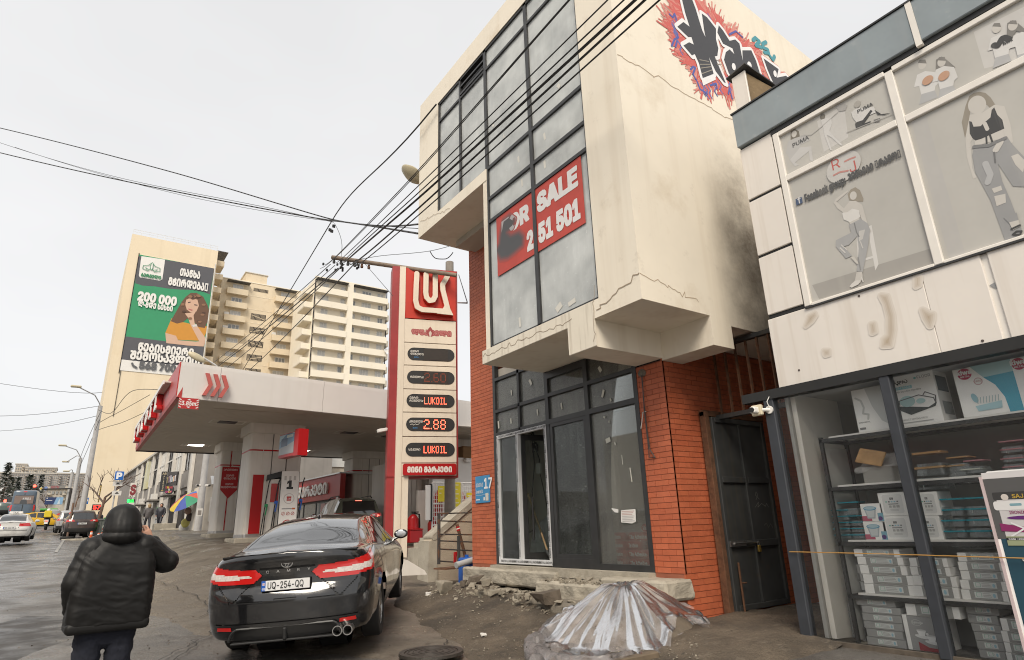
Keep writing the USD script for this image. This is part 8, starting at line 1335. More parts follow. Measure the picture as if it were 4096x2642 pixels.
jk = [m3.Manifold.batch_hull([ball((x, y, .74), .07) for x in (-.25, .23) for y in (-.11, .13)]+[ball((x, y, .98), .09) for x in (-.235, .22) for y in (-.1, .14)]), m3.Manifold.batch_hull([ball((x, y, .98), .09) for x in (-.235, .22) for y in (-.1, .14)]+[ball((x, y, 1.2), .1) for x in (-.2, .2) for y in (-.07, .09)]),
      m3.Manifold.batch_hull([ball((x, y, 1.2), .1) for x in (-.2, .2) for y in (-.07, .09)]+[ball((x, -.0, 1.37), .085) for x in (-.17, .18)]+[ball((0, -.01, 1.43), .09)]),
      bone((-.2, 0, 1.33), .115, (-.3, -.05, 1.06), .092), bone((-.3, -.05, 1.06), .092, (-.27, .09, .84), .07), bone((.2, .0, 1.33), .12, (.4, .06, 1.2), .1), bone((.4, .06, 1.2), .1, (.3, .22, 1.36), .075), ball((.42, .06, 1.2), .1)]
man.add('jacket', mp(skin(jk, .016, 12, .009, (5, 5, 13), 3)), 'jacket', smooth=True)
hood = [m3.Manifold.batch_hull([ball((0, -.03, 1.5), .155), ball((.0, .0, 1.585), .145), ball((.02, .1, 1.57), .11), ball((.01, .08, 1.46), .12)]), ball((0, -.05, 1.44), .14, (1.15, 1, .6))]
hm = m3.Manifold.batch_boolean(hood, m3.OpType.Add)-ball((.03, .23, 1.54), .13, (.85, 1, 1.05)); man.add('hood', mp(skin([hm], .016, 10, .006, (9, 9, 6), 8)), 'jacket', smooth=True)
man.add('hem_band', mp(skin([m3.Manifold.batch_hull([ball((x, y, z), .04) for x in (-.285, .265) for y in (-.14, .16) for z in (.69, .71)])], .03, 5)), 'jacket', smooth=True)
man.add('zip', mp(B(.275, .09, .9, .285, .1, 1.0)), 'metal')
hd = skin([ball((.02, .07, 1.55), .1, (.82, 1, 1.25)), bone((.01, .0, 1.35), .06, (.01, .02, 1.47), .06), ball((.02, .17, 1.535), .02, (1, 1.2, 1.3)), ball((.02, .15, 1.47), .035)], .015, 4)
wr = v3(.285, .24, 1.4)                                       # right hand: palm, four fingers bent to the face, thumb
hand = [m3.Manifold.batch_hull([ball(wr, .03), ball(wr+v3(-.055, .01, .06), .024), ball(wr+v3(-.02, .03, .085), .022), ball(wr+v3(-.085, 0, .03), .022)])]
for k, (dx, dz, L) in enumerate(((-.02, .088, 1), (-.042, .078, 1.1), (-.062, .06, 1.02), (-.082, .04, .85))):
    a = wr+v3(dx, .02, dz); b = a+v3(-.02, .02, .04)*L; c = b+v3(-.042, .008, .004)*L; d = c+v3(-.024, -.02, -.018)*L; hand += [bone(a, .0115, b, .0105), bone(b, .0105, c, .0095), bone(c, .0095, d, .0085)]
a = wr+v3(-.03, -.015, .02); b = a+v3(-.04, -.012, .025); hand += [bone(a, .015, b, .012), bone(b, .012, b+v3(-.035, .005, .012), .01), bone(wr+v3(.02, -.03, -.03), .032, wr, .03)]
body = J(hd, skin(hand, .006, 5), skin([bone((-.26, .1, .86), .035, (-.24, .14, .8), .04)], .02, 3))
man.add('body', mp(body), 'skin', smooth=True)
man.add('eye', mp(J(*[(np.array(trimesh.creation.icosphere(1, .013).vertices)+[.02+sx*.034, .155, 1.56], np.array(trimesh.creation.icosphere(1, .013).faces)) for sx in (-1, 1)])), 'dark')
solo('mobile_phone', 'dark mobile phone held at the face of the man in black', 'phone', mp(CB(.16, .21, 1.46, .178, .28, 1.6, .006)), 'dark')
tr = [m3.Manifold.batch_hull([ball((x, y, .74), .1) for x in (-.15, .14) for y in (-.02, .06)]+[ball((-.12, .02, .62), .11), ball((.11, .02, .62), .11)])]
for sx in (-1, 1): tr += [bone((.115*sx-.005, .02, .66), .115, (.12*sx, .02, .36), .09), bone((.12*sx, .02, .36), .09, (.125*sx, 0, .06), .075)]
man.add('trousers', mp(skin(tr, .02, 8, .014, (9, 9, 14), 5)), 'navy', smooth=True)
for sx in (-1, 1): man.add('shoe', mp(skin([m3.Manifold.batch_hull([ball((.125*sx, -.04, .045), .045), ball((.13*sx, .14, .035), .04), ball((.125*sx, 0, .09), .05)])], .02, 4)), 'leather', smooth=True)
def walker(label, px, py, d, h, head, top, leg, hair=(.02, .015, .012), bag=None, seat=0, hat=False, seed=0, sitz=0):
    """a far person: one body, clothes and hair as its parts; joints in fractions of the height"""
    q = at(px, py, d=d); g = q[2] if sitz else gz(q[0], q[1]); M = RZ(-math.radians(head), (q[0], q[1], g)); s = h/1.75; t = T('person', label, 'person', (q[0], q[1], g)); P = lambda x, y, z: (x*s, y*s, z*s); r = random.Random(seed); st = .14*r.choice((-1, 1))
    if seat: hp, legs = .62, [((.09*k, .05, .62), (.12*k, .45, .58), (.12*k, .42, .15)) for k in (-1, 1)]
    else: hp, legs = .92, [((.09*k, 0, .9), (.1*k, st*k+.03, .5), (.1*k, st*k*1.6-.03, .08)) for k in (-1, 1)]
    dz = hp-.92
    t.add('trousers', tf(skin([bone(P(*a), .1*s, P(*b), .075*s) for a, b, c in legs]+[bone(P(*b), .075*s, P(*c), .055*s) for a, b, c in legs]+[ball(P(0, 0, hp+.02), .15*s, (1, .8, .8))], .05, 4), M), 'col', True, np.array(leg))
    t.add('coat', tf(skin([m3.Manifold.batch_hull([ball(P(k*.1, 0, hp-.05), .1*s) for k in (-1, 1)]+[ball(P(k*.15, 0, 1.42+dz), .09*s) for k in (-1, 1)]+[ball(P(0, 0, 1.2+dz), .17*s)])]+[x for k in (-1, 1) for x in (bone(P(.2*k, 0, 1.4+dz), .075*s, P(.27*k, .02, 1.14+dz), .06*s), bone(P(.27*k, .02, 1.14+dz), .06*s, P(.22*k, .16 if not seat else .38, .95+dz if not seat else 1.1+dz), .045*s))], .05, 4, .01), M), 'col', True, np.array(top))
    t.add('body', tf(skin([ball(P(0, .02, 1.63+dz), .1*s, (.85, 1, 1.2)), bone(P(0, 0, 1.45+dz), .055*s, P(0, .01, 1.55+dz), .05*s), ball(P(0, .13, 1.61+dz), .02*s)]+[ball(P(.21*k, .2 if not seat else .42, .91+dz if not seat else 1.1+dz), .045*s) for k in (-1, 1)], .03, 3), M), 'skin', True)
    t.add('helmet' if hat else 'hair', tf(skin([m3.Manifold.batch_hull([ball(P(0, -.02, 1.67+dz), .115*s), ball(P(0, -.04, 1.58+dz), .1*s)]) if not hat else ball(P(0, 0, 1.66+dz), .15*s)], .04, 3), M), 'col', True, np.array(hair))
    for sx in (-1, 1):
        c = legs[0 if sx < 0 else 1][2]; t.add('shoe', tf(skin([m3.Manifold.batch_hull([ball(P(c[0], c[1]-.03, c[2]-.02), .05*s), ball(P(c[0], c[1]+.14, c[2]-.04), .04*s)])], .04, 2), M), 'leather', True)
    if bag: t.add('bag', tf(skin([m3.Manifold.batch_hull([ball(P(x, -.22, z+dz), .09*s) for x in (-.1, .1) for z in (1.05, 1.32)])], .05, 3), M), 'col', True, np.array(bag))
    return t
walker('person in a grey hooded coat with a dark backpack near the parking sign', 474, 2140, 36, 1.72, 10, (.12, .12, .125), (.03, .03, .035), (.16, .16, .165), bag=(.05, .055, .05), seed=1)
walker('person with long fair hair in a grey coat by the shop doors', 583, 2135, 40, 1.66, -10, (.11, .1, .1), (.04, .04, .05), (.3, .2, .1), seed=2)
walker('person in dark clothes leaning in the shop doorway by the black sign', 632, 2130, 42, 1.75, 200, (.03, .03, .04), (.03, .03, .04), seed=3)
walker('person in a dark winter coat between the parked cars and the bare tree', 386, 2125, 47, 1.7, 0, (.035, .035, .045), (.03, .03, .03), seed=4)
walker('person in a pale hat on the pavement behind the bare tree', 440, 2130, 44, 1.65, 20, (.08, .08, .09), (.04, .04, .04), (.5, .47, .44), seed=5)
# scooter and rider
q = at(181, 2121, d=50); SG = q[2]; S0 = RZ(math.radians(88), (q[0], q[1], SG))
sc_ = T('motor_scooter', 'dark motor scooter with a delivery rider, seen from behind', 'scooter', (q[0], q[1], SG)); ad_ = lambda n, g, m, **k: sc_.add(n, tf(g, S0), m, **k)
for x in (-.6, .65): ad_('wheel', tf(LA([(.13, -.05), (.25, -.06), (.28, -.03), (.28, .03), (.25, .06), (.13, .05), (.13, -.05)], n=20), FR((x, 0, .28), (1, 0, 0), (0, 0, 1))), 'tyre')
ad_('body_shell', skin([m3.Manifold.batch_hull([ball((-.75, 0, .62), .13), ball((-.1, 0, .6), .13), ball((-.6, 0, .35), .1)]), bone((-.1, 0, .35), .09, (.4, 0, .32), .1), m3.Manifold.batch_hull([ball((.45, 0, .35), .12), ball((.55, 0, .9), .1)])], .05, 4), 'car_black', smooth=True); ad_('seat', CB(-.75, -.13, .72, .1, .13, .8, .03), 'dark'); ad_('handlebar', TU([(.45, -.36, 1.05), (.55, 0, 1.0), (.45, .36, 1.05)], .02, 6), 'dark'); ad_('tail_lamp', CB(-.9, -.08, .66, -.86, .08, .74, .01), 'lamp_lit'); ad_('number_plate', B(-.9, -.12, .45, -.89, .12, .6), 'white'); ad_('rear_lamp_rim', CB(-.89, -.16, .62, -.87, .16, .78, .01), 'lamp_clear')
rd = walker('person riding the scooter in a dark jacket and pale helmet', 181, 2121, 50, 1.75, 2, (.02, .02, .03), (.03, .03, .035), (.55, .55, .53), seat=1, hat=True, seed=6, sitz=1); rd.prim.GetAttribute('xformOp:translate').Set(Gf.Vec3d(float(q[0]), float(q[1])-.25, float(SG)+.18))
b0 = np.array([q[0], q[1]-.58, SG+1.22]); solo('delivery_bag', 'yellow square delivery bag on the back of the scooter rider', 'bag', CB(b0[0]-.25, b0[1]-.18, b0[2]-.25, b0[0]+.25, b0[1]+.18, b0[2]+.27, .04), 'colgloss', col=np.array((.66, .52, .02)))
# ---------------------------------------------------------------- rubble, dirt heap under plastic, and what stands round the entrance
def gnd(x, y): return gz(x, y)+.034+float(soil_h(np.array(x), np.array(y)))
def chunk(seed, sx, sy, sz, n=16):
    r = np.random.RandomState(seed); p = r.uniform(-1, 1, (n, 3)); p = np.sign(p)*np.abs(p)**.35*np.array([sx, sy, sz])*r.uniform(.8, 1, (n, 1)); h = trimesh.convex.convex_hull(p); return np.array(h.vertices), np.array(h.faces)
def atg(px, py, dz=0):
    p = at(px, py, z=.1)
    for _ in range(8): p = at(px, py, z=gnd(p[0], p[1])+dz)
    return p
PM('rubble', (.3, .265, .21), .95, var=.25, vs=6, bump=.6, bs=60, bd=.015, fine=.12, dirt=((.13, .1, .07), .6, 3, .5, .68)); PM('rubble_dark', (.13, .105, .08), .9, var=.3, vs=6, bump=.6, bs=60, bd=.015)
rub = [(1768, 2350, .19, .15, .13, 20, 'wide weathered concrete block at the left end of the rubble'), (2045, 2330, .33, .24, .06, 10, 'flat pale slab tilted on top of the rubble pile'), (2085, 2350, .24, .2, .055, 30, 'second flat slab leaning over the rubble pile'), (2010, 2378, .3, .18, .1, -15, 'grey slab under the two flat slabs'), (1945, 2330, .1, .09, .07, 40, 'small pale lump beside the flat slabs'), (1960, 2390, .16, .12, .08, 60, 'broad pale lump in front of the slabs'), (1900, 2322, .14, .12, .08, 15, 'brown lump behind the rubble, near the jerrycan'), (2045, 2420, .19, .12, .075, -20, 'flat brown stone at the front of the rubble'), (1935, 2405, .13, .1, .07, 80, 'crumbly pale lump at the rubble front'), (1855, 2335, .07, .06, .05, 30, 'small rounded stone right of the concrete block'), (2190, 2392, .26, .16, .1, 10, 'earthy lump below the entrance step'), (2345, 2265, .13, .06, .045, 25, 'pale broken corner lying on the entrance step'), (2310, 2290, .07, .06, .05, 70, 'small stone on the entrance step, left of the gravel'), (2380, 2285, .09, .07, .05, 40, 'rough mortar lump on the entrance step'), (2090, 2460, .06, .05, .02, 10, 'thin pale chip lying on the bare soil'), (1875, 2320, .05, .05, .04, 0, 'little brown pebble at the pile edge')]
for k, (px, py, sx, sy, sz, rz, lb_) in enumerate(rub):
    if py in (2265, 2290, 2285): p = at(px, py, x=6.25); p[2] = .52
    else: p = atg(px, py, sz*.6)
    solo('rubble_piece', lb_, 'rubble', rough(tf(chunk(40+k, sx, sy, sz), RZ(math.radians(rz), (p[0], p[1], p[2]))@np.array([[1, 0, .15*math.sin(k), 0], [0, 1, .1*math.cos(k*2), 0], [-.12*math.sin(k), 0, 1, 0], [0, 0, 0, 1.0]])), .014, 9, k, .05), 'rubble_dark' if k in (6, 9, 10, 15) else 'rubble', smooth=35)
r_ = np.random.RandomState(12); gs = []
for k in range(2600):
    if k < 1700: px, py = 1700+r_.rand()**.9*520, 2300+r_.rand()*140
    else: px, py = 1650+r_.rand()*1150, 2380+r_.rand()*262
    p = atg(px, py)
    if not (4.0 < p[0] < 6.5 and 4.2 < p[1] < 11.6): continue
    s = .008+.035*r_.rand()**4 if k < 1700 else .005+.012*r_.rand()**3
    gs.append(tf(chunk(k % 40, s, s*r_.uniform(.6, 1), s*r_.uniform(.4, .8), 8), RZ(r_.uniform(0, 6), (p[0], p[1], gnd(p[0], p[1])+s*.2))))
for k in range(150):
    px, py = 1880+r_.rand()*460, 2310+r_.rand()*110; p = atg(px, py); s = r_.uniform(.03, .1)
    if 5 < p[0] < 6.5: gs.append(tf(chunk(k % 40, s, s*r_.uniform(.6, 1), s*r_.uniform(.3, .7), 12), RZ(r_.uniform(0, 6), (p[0], p[1], p[2]+s*.25))))
for k in range(420):
    y = r_.uniform(6.7, 8.0); x = r_.uniform(5.95, 6.3); s = .008+.025*r_.rand()**2; gs.append(tf(chunk(k % 40, s, s, s*.7, 8), RZ(r_.uniform(0, 6), (x+.05, y, .5+.02*r_.rand()))))
solo('gravel', 'loose stones and mortar crumbs scattered over the soil before the entrance', 'gravel', J(*gs), 'rubble', kind='stuff')
gl_ = []
for k in range(1500):
    px, py = r_.uniform(0, 3300), r_.uniform(2230, 2642); p = at(px, py, z=0)
    if p[1] > 16 or p[0] > 6: continue
    s = .004+.012*r_.rand()**4; g = gz(p[0], p[1])+.008; gl_.append(tf(chunk(k % 40, s, s, s*.5, 8), RZ(0, (p[0], p[1], g))))
solo('grit', 'fine grit strewn over the wet asphalt', 'grit', J(*gl_), 'rubble_dark', kind='stuff')
for k, (px, py, c, s, lb_) in enumerate(((1873, 2437, (.03, .4, .1), .035, 'small green bottle cap on the soil'), (1714, 2380, (.6, .58, .55), .09, 'crumpled pale wrapper at the edge of the rubble'), (1780, 2412, (.03, .03, .032), .06, 'black crumpled scrap near the rubble'), (1935, 2542, (.6, .58, .54), .05, 'thin white scrap on the bare soil'), (2243, 2570, (.45, .42, .42), .07, 'torn clear film scrap beside the plastic'), (1715, 2425, (.6, .6, .58), .03, 'tiny white scrap on the asphalt edge'))):
    p = atg(px, py); solo('litter', lb_, 'litter', rough(tf(chunk(70+k, s, s*.6, s*.3), RZ(k, (p[0], p[1], p[2]+.01))), s*.3, 20, k, s*.4), 'col', col=np.array(c))
# manhole
p = at(1725, 2605, z=gz(3.4, 5.6)+.0); p = at(1725, 2605, z=gz(p[0], p[1])+.02); mh = T('manhole_cover', 'round iron manhole cover set in the asphalt', 'manhole', (p[0], p[1], p[2]))
PM('iron', (.055, .047, .04), .5, .3, var=.3, vs=8, bump=.3, bs=60); mh.add('frame', tf(LA([(.3, 0), (.36, 0), (.365, -.03), (.3, -.03), (.3, 0)], n=40), RZ(0, p)), 'iron'); mh.add('lid', tf(LA([(0, -.004), (.292, -.004), (.292, -.03)], n=40), RZ(0, p)), 'iron')
for r0 in (.07, .14, .21, .265): mh.add('raised_ring', tf(LA([(r0-.008, -.006), (r0-.006, .002), (r0+.006, .002), (r0+.008, -.006)], n=32), RZ(0, p)), 'iron')
# heap of wet soil, planks, and the plastic over them
HC = at(2480, 2480, z=.2); hx_, hy_ = 5.5, 5.3
top_ = at(2330+170, 2305, x=5.75); hb = at(2500, 2640, z=-.02)
hx_, hy_ = float(top_[0]), float(top_[1]); HT = float(top_[2])-gz(hx_, hy_)
def heap(x, y, grow=0):
    # a ridge-backed cone leaning to the street, pulled out towards the viewer
    dx, dy = x-(hx_-.12), y-(hy_-.1); a = np.arctan2(dy, dx); R = .93+.09*np.sin(3*a+1)+.05*np.sin(5*a)+grow
    d = np.sqrt(dx**2*1.15+dy**2)/R; return HT*np.clip(1-d, 0, 1)**.9*(1-.25*np.exp(-(d/.12)**2))
xs = np.arange(hx_-1.5, hx_+1.3, .03); ys = np.arange(hy_-1.5, hy_+1.3, .03)
zf = lambda x, y: ground(x, y)+.02+heap(x, y)*.93-.03+.05*(meshkit.fbm(np.stack([x*6, y*6, 0*x], -1), 4, 6)-.5)*(heap(x, y) > .02)
solo('soil_heap', 'heap of wet sandy soil under the plastic sheet', 'soil', grid(xs, ys, zf), PM('heap_soil', (.17, .14, .105), .9, var=.3, vs=4, bump=.6, bs=40, bd=.02, dirt=((.05, .04, .03), .7, 5, .55, .68)), smooth=True, kind='stuff')
def plastic(name):
    n = {'g': ('geometry', {}), 'n': ('noise_texture', {'scale': 7.0, 'detail': 6, 'roughness': .65}), 'r': ('map_range', {'from_min': .3, 'from_max': .7, 'to_min': .06, 'to_max': .42, 'clamp': True}), 't': ('transparent_bsdf', {'color': (.93, .91, .9)}),
         'd': ('diffuse_bsdf', {'color': (.62, .58, .57)}), 'tl': ('translucent_bsdf', {'color': (.6, .56, .54)}), 'm1': ('mix_closure', {'fac': .35}), 'gl': ('glossy_bsdf', {'roughness': .22}), 'lw': ('fresnel', {'IOR': 1.35}), 'm2': ('mix_closure', {}), 'm3': ('mix_closure', {}),
         'n2': ('noise_texture', {'scale': 22.0, 'detail': 4, 'roughness': .7}), 'b': ('bump', {'strength': .5, 'distance': .02}), 'n3': ('noise_texture', {'scale': 16.0, 'detail': 6, 'roughness': .75}), 'r3': ('map_range', {'from_min': .62, 'from_max': .68, 'clamp': True}), 'dk': ('diffuse_bsdf', {'color': (.05, .04, .03)}), 'm4': ('mix_closure', {})}
    usdkit.material(stage, '/World/Looks/'+name, n, [('g.position', 'n.vector'), ('n.fac', 'r.value'), ('d.BSDF', 'm1.closure1'), ('tl.BSDF', 'm1.closure2'), ('t.BSDF', 'm2.closure1'), ('m1.closure', 'm2.closure2'), ('r.result', 'm2.fac'), ('m2.closure', 'm3.closure1'), ('gl.BSDF', 'm3.closure2'), ('lw.fac', 'm3.fac'), ('g.position', 'n2.vector'), ('n2.fac', 'b.height'), ('b.normal', 'gl.normal'), ('b.normal', 'd.normal'), ('g.position', 'n3.vector'), ('n3.fac', 'r3.value'), ('r3.result', 'm4.fac'), ('m3.closure', 'm4.closure1'), ('dk.BSDF', 'm4.closure2')], surface='m4.closure')
plastic('plastic')
# sheet: radial pleats from the peak, a ruffled hem and gathered rolls at its edge
na, nr_ = 260, 60; aa = np.linspace(0, 2*np.pi, na, endpoint=False); rr_ = np.linspace(.0, 1, nr_); A2_, R2_ = np.meshgrid(aa, rr_); rs = np.random.RandomState(2)
ph = meshkit.fbm(np.stack([np.cos(A2_)*3.2, np.sin(A2_)*3.2, R2_*.5], -1), 4, 3)
RO = 1.06+.2*np.sin(2*A2_+.6)+.09*np.sin(5*A2_+1)+.16*(meshkit.fbm(np.stack([np.cos(A2_)*2, np.sin(A2_)*2, 0*A2_], -1), 3, 5)-.5)*2
px_ = (hx_-.12)+R2_*RO*np.cos(A2_); py_ = (hy_-.1)+R2_*RO*np.sin(A2_)
rg_ = lambda f, sd: 1-2*np.abs(meshkit.fbm(np.stack([np.cos(A2_+.35*(ph-.5))*f, np.sin(A2_+.35*(ph-.5))*f, R2_*1.1], -1), 2, sd)-.5)*2
pl_z = (.07*(rg_(4.5, 21)-.5)+.04*(rg_(9, 22)-.5))*sm(.04, .35, R2_)+.05*(ph-.5)*sm(.1, .4, R2_)
ruf = sm(.74, .97, R2_)*(.1*meshkit.fbm(np.stack([px_*7, py_*7, 0*px_], -1), 4, 9)+.035*np.sin(A2_*31+9*ph))
pz_ = ground(px_, py_)+.035+np.maximum(heap(px_, py_, .1), 0)*1.02+pl_z*.9+ruf
idx = np.arange(na*nr_).reshape(nr_, na); i0, i1 = idx[:-1], idx[1:]; q4 = np.stack([i0, np.roll(i0, -1, 1), np.roll(i1, -1, 1), i1], -1).reshape(-1, 4)
sheet = J((np.stack([px_, py_, pz_], -1).reshape(-1, 3), q4))
ps_ = T('plastic_sheet', 'crumpled translucent plastic sheet draped over the soil heap', 'plastic sheet', (hx_, hy_, gz(hx_, hy_))); ps_.add('sheet', sheet, 'plastic', smooth=True)
def roll(pts, rad, seed, name):
    p = np.array(pts); s_ = np.r_[0, np.cumsum(np.linalg.norm(np.diff(p, axis=0), axis=1))]; t = np.linspace(0, s_[-1], 60); c = np.stack([PC(s_, p[:, k])(t) for k in range(3)], 1); g = TU(c, rad*(1+.5*(meshkit.fbm(np.c_[t*3, t*0, t*0], 3, seed)-.5)*2), 28)
    m = trimesh.Trimesh(g[0], g[1], process=False); v = np.array(m.vertices); n = m.vertex_normals; v = v+n*(rad*1.5*(meshkit.fbm(v*np.array([9, 9, 9]), 4, seed)-.45))[:, None]+n*(rad*.6*(np.abs(meshkit.fbm(v*22, 2, seed+4)-.5)-.15))[:, None]; v[:, 2] = np.maximum(v[:, 2], ground(v[:, 0], v[:, 1])+.012); ps_.add(name, (v, g[1]), 'plastic', smooth=True)
E1 = lambda px, py, z: at(px, py, z=z)
roll([E1(2330, 2405, .2), E1(2260, 2460, .12), E1(2180, 2540, .07), E1(2120, 2610, .05), E1(2150, 2660, .02)], .075, 1, 'gathered_edge'); roll([E1(2130, 2600, .05), E1(2220, 2640, .03), E1(2330, 2650, .03), E1(2450, 2640, .03), E1(2530, 2625, .03)], .06, 2, 'gathered_edge')
roll([E1(2520, 2450, .22), E1(2560, 2520, .12), E1(2590, 2560, .08), E1(2630, 2620, .04)], .035, 3, 'gathered_edge'); roll([E1(2590, 2310, .5), E1(2700, 2375, .3), E1(2780, 2440, .16), E1(2830, 2470, .1)], .03, 4, 'gathered_edge'); roll([E1(2600, 2540, .1), E1(2680, 2560, .1), E1(2760, 2540, .1), E1(2820, 2480, .1)], .035, 5, 'gathered_edge')
def plank(label, a, b, w, h):
    a, b = np.array(a), np.array(b); solo('plank', label, 'plank', tf(CB(0, -w/2, -h/2, float(np.linalg.norm(b-a)), w/2, h/2, .008), FR(a, b-a, np.cross((0, 0, 1), b-a))), PM('plank_wood', (.14, .105, .07), .85, var=.35, vs=7, dirt=((.05, .04, .03), .6, 4, .5, .7)) if 'plank' not in _mk else 'plank_wood'); _mk.add('plank')
plank('muddy timber plank holding down the front hem of the plastic', at(2460, 2655, z=.0), at(2630, 2620, z=.05), .11, .07); plank('short timber tied with blue cord at the right of the heap', at(2660, 2360, z=.38), at(2725, 2445, z=.2), .09, .09)
p = at(2665, 2372, z=.42); solo('cord', 'knot of bright blue cord on the right-hand timber', 'cord', rough(tf(chunk(3, .055, .05, .05), RZ(0, p)), .03, 25, 2, .012), 'colgloss', col=np.array((.01, .2, .6)))
# inside the shop: sacks, tub, shovel, bag, cable
SKR = (.55, .05, .022)
for k, (x0, y0, x1, y1, row_) in enumerate(((2430, 2202, 2500, 2222, 'lowest bag of the left stack'), (2428, 2170, 2500, 2202, 'second bag from below in the left stack'), (2428, 2140, 2500, 2170, 'third bag from below in the left stack'), (2430, 2105, 2492, 2138, 'top bag of the left stack'), (2510, 2245, 2602, 2262, 'lowest bag of the right stack'), (2506, 2208, 2602, 2245, 'second bag from below in the right stack'), (2504, 2172, 2565, 2206, 'third bag from below in the right stack'), (2506, 2140, 2602, 2170, 'fourth bag from below in the right stack'), (2560, 2104, 2602, 2138, 'top bag of the right stack'))):
    a = at(x0, (y0+y1)/2, x=6.72); b = at(x1, (y0+y1)/2, x=6.72); zb0, zt0 = .69+.118*((k % 4) if k < 4 else k-4), 0; z = zb0; h = .125
    g = skin([m3.Manifold.batch_hull([ball((6.82+dx, yv, z+.06), .058) for dx in (-.04, .34) for yv in (a[1]-.06, b[1]+.06)])], .05, 4, .006); t = T('adhesive_bag', 'red tile adhesive bag, '+row_+' behind the glass', 'bag', (6.9, (a[1]+b[1])/2, z)); t.add('bag', g, 'col', True, np.array(SKR))
    t.decal('lettering', [(TX('Tile Adhesive', .05, -a[1]+.07, z+.035, 2, fit=min(.34, a[1]-b[1]-.12)), (.75, .68, .64))], FR((6.708, 0, 0), (0, -1, 0), (0, 0, 1)), step=.002)
solo('dust_sheet', 'clear film crumpled over the left stack of red bags', 'film', rough(tf(chunk(5, .2, .22, .1), RZ(0, (6.95, 6.86, 1.2))), .05, 6, 3, .04), 'film')
nt = at(2512, 2060, x=XG-.0); nq = [at(x, y, x=XG-.004) for x, y in ((2486, 2045), (2540, 2040), (2542, 2085), (2528, 2092), (2486, 2088))]; nt_ = T('paper_notice', 'torn white printed notice stuck on the right-hand shop pane', 'notice', nq[0]); npg = sg.Polygon([(-q[1], q[2]) for q in nq]).buffer(.01)
b_ = npg.bounds; nt_.decal('paper', [(npg, (.74, .72, .68))]+[(sbox(b_[0]+.03, b_[3]-.03-.022*k, b_[2]-.03-.02*(k % 3), b_[3]-.022-.022*k), (.5, .3, .28) if k < 3 else (.45, .43, .42)) for k in range(7)], FR((XG-.004, 0, 0), (0, -1, 0), (0, 0, 1)))
sq = [at(x, y, x=XG-.004) for x, y in ((2448, 2036), (2472, 2040), (2472, 2050), (2460, 2048))]; solo('paper_scrap', 'small torn paper scrap left of the printed notice', 'paper', tf(EX(sg.Polygon([(-q[1], q[2]) for q in sq]).buffer(.008), .002), FR((XG-.004, 0, 0), (0, -1, 0), (0, 0, 1))), 'white')
for name, pts in (('tape_scrap', [(2432, 1762, .1, .07, 12), (2460, 1775, .03, .05, 30), (2436, 1688 - 0, .02, .03, 10), (2246, 1625, .035, .11, 5), (2150, 1650, .035, .11, 4), (2044, 1685, .035, .1, 5), (2046, 1572, .03, .1, 6), (2122, 1530, .06, .12, 30), (2412, 1575, .045, .12, -25), (2400, 1478, .06, .1, 30), (2443, 1600, .03, .05, 20), (1995, 1700, .05, .14, 4), (2418, 1670, .03, .04, 60), (2525, 1900, .02, .2, 4), (2490, 1840, .015, .14, 2)]),):
    bld.decal(name, [(affinity.rotate(sbox(-q[1]-w/2, q[2]-h/2, -q[1]+w/2, q[2]+h/2), r), (.6, .58, .5)) for px, py, w, h, r in pts for q in [at(px, py, x=XG-.002)]], FR((XG-.002, 0, 0), (0, -1, 0), (0, 0, 1)))
a = at(2360, 2230, x=6.85); tb_ = T('plastic_tub', 'upturned mint green plastic tub behind the door pane', 'tub', (6.95, a[1], .69)); tb_.add('tub', skin([m3.Manifold.batch_hull([ball((7.0, a[1]+dy, z), r) for dy, z, r in ((-.18, .74, .06), (.16, .74, .06), (.1, 1.0, .06), (-.08, 1.1, .07), (-.2, .95, .05))])], .05, 5), 'col', True, np.array((.36, .5, .44)))
p0, p1 = (6.95, 9.05, .71), at(2112, 1975, x=7.0); sv = T('shovel', 'shovel with a long wooden shaft leaning inside the doorway', 'shovel', (7.0, 8.6, .7)); s0 = at(2190, 2205, x=6.85); sv.add('shaft', CY(s0, p1, .017), PM('shaft_wood', (.3, .2, .1), .6)); sv.add('blade', skin([m3.Manifold.batch_hull([ball(s0+v3(0, .02, 0), .03), ball(s0+v3(-.05, -.28, -.22), .03), ball(s0+v3(.12, -.25, -.22), .03)])], .05, 3), 'steel_dark', True)
a = at(2160, 2165, x=7.3); sk_ = solo('woven_sack', 'grey woven sack slumped against the inner wall', 'sack', skin([m3.Manifold.batch_hull([ball((7.35, a[1]-.15, .82), .14), ball((7.35, a[1]+.15, .82), .15), ball((7.4, a[1]+.05, 1.2), .13), ball((7.42, a[1]-.2, 1.4), .07)])], .05, 5, .03), PM('sack', (.3, .3, .3), .7, var=.2, vs=6), True)
c = [at(x, y, x=7.6) for x, y in ((2126, 1738), (2132, 1790), (2138, 1860), (2128, 1990), (2130, 2060), (2135, 2120), (2120, 2130))]; solo('hanging_cable', 'black cable hanging from the ceiling inside the doorway', 'cable', TU(c, .014, 6), 'wire', base=c[0]); c = [at(x, y, x=7.55) for x, y in ((2160, 1895), (2175, 1960), (2190, 2040), (2196, 2080))]; solo('hanging_cable', 'thin cable trailing from the hanging work lamp', 'cable', TU(c, .009, 6), 'wire', base=c[0])
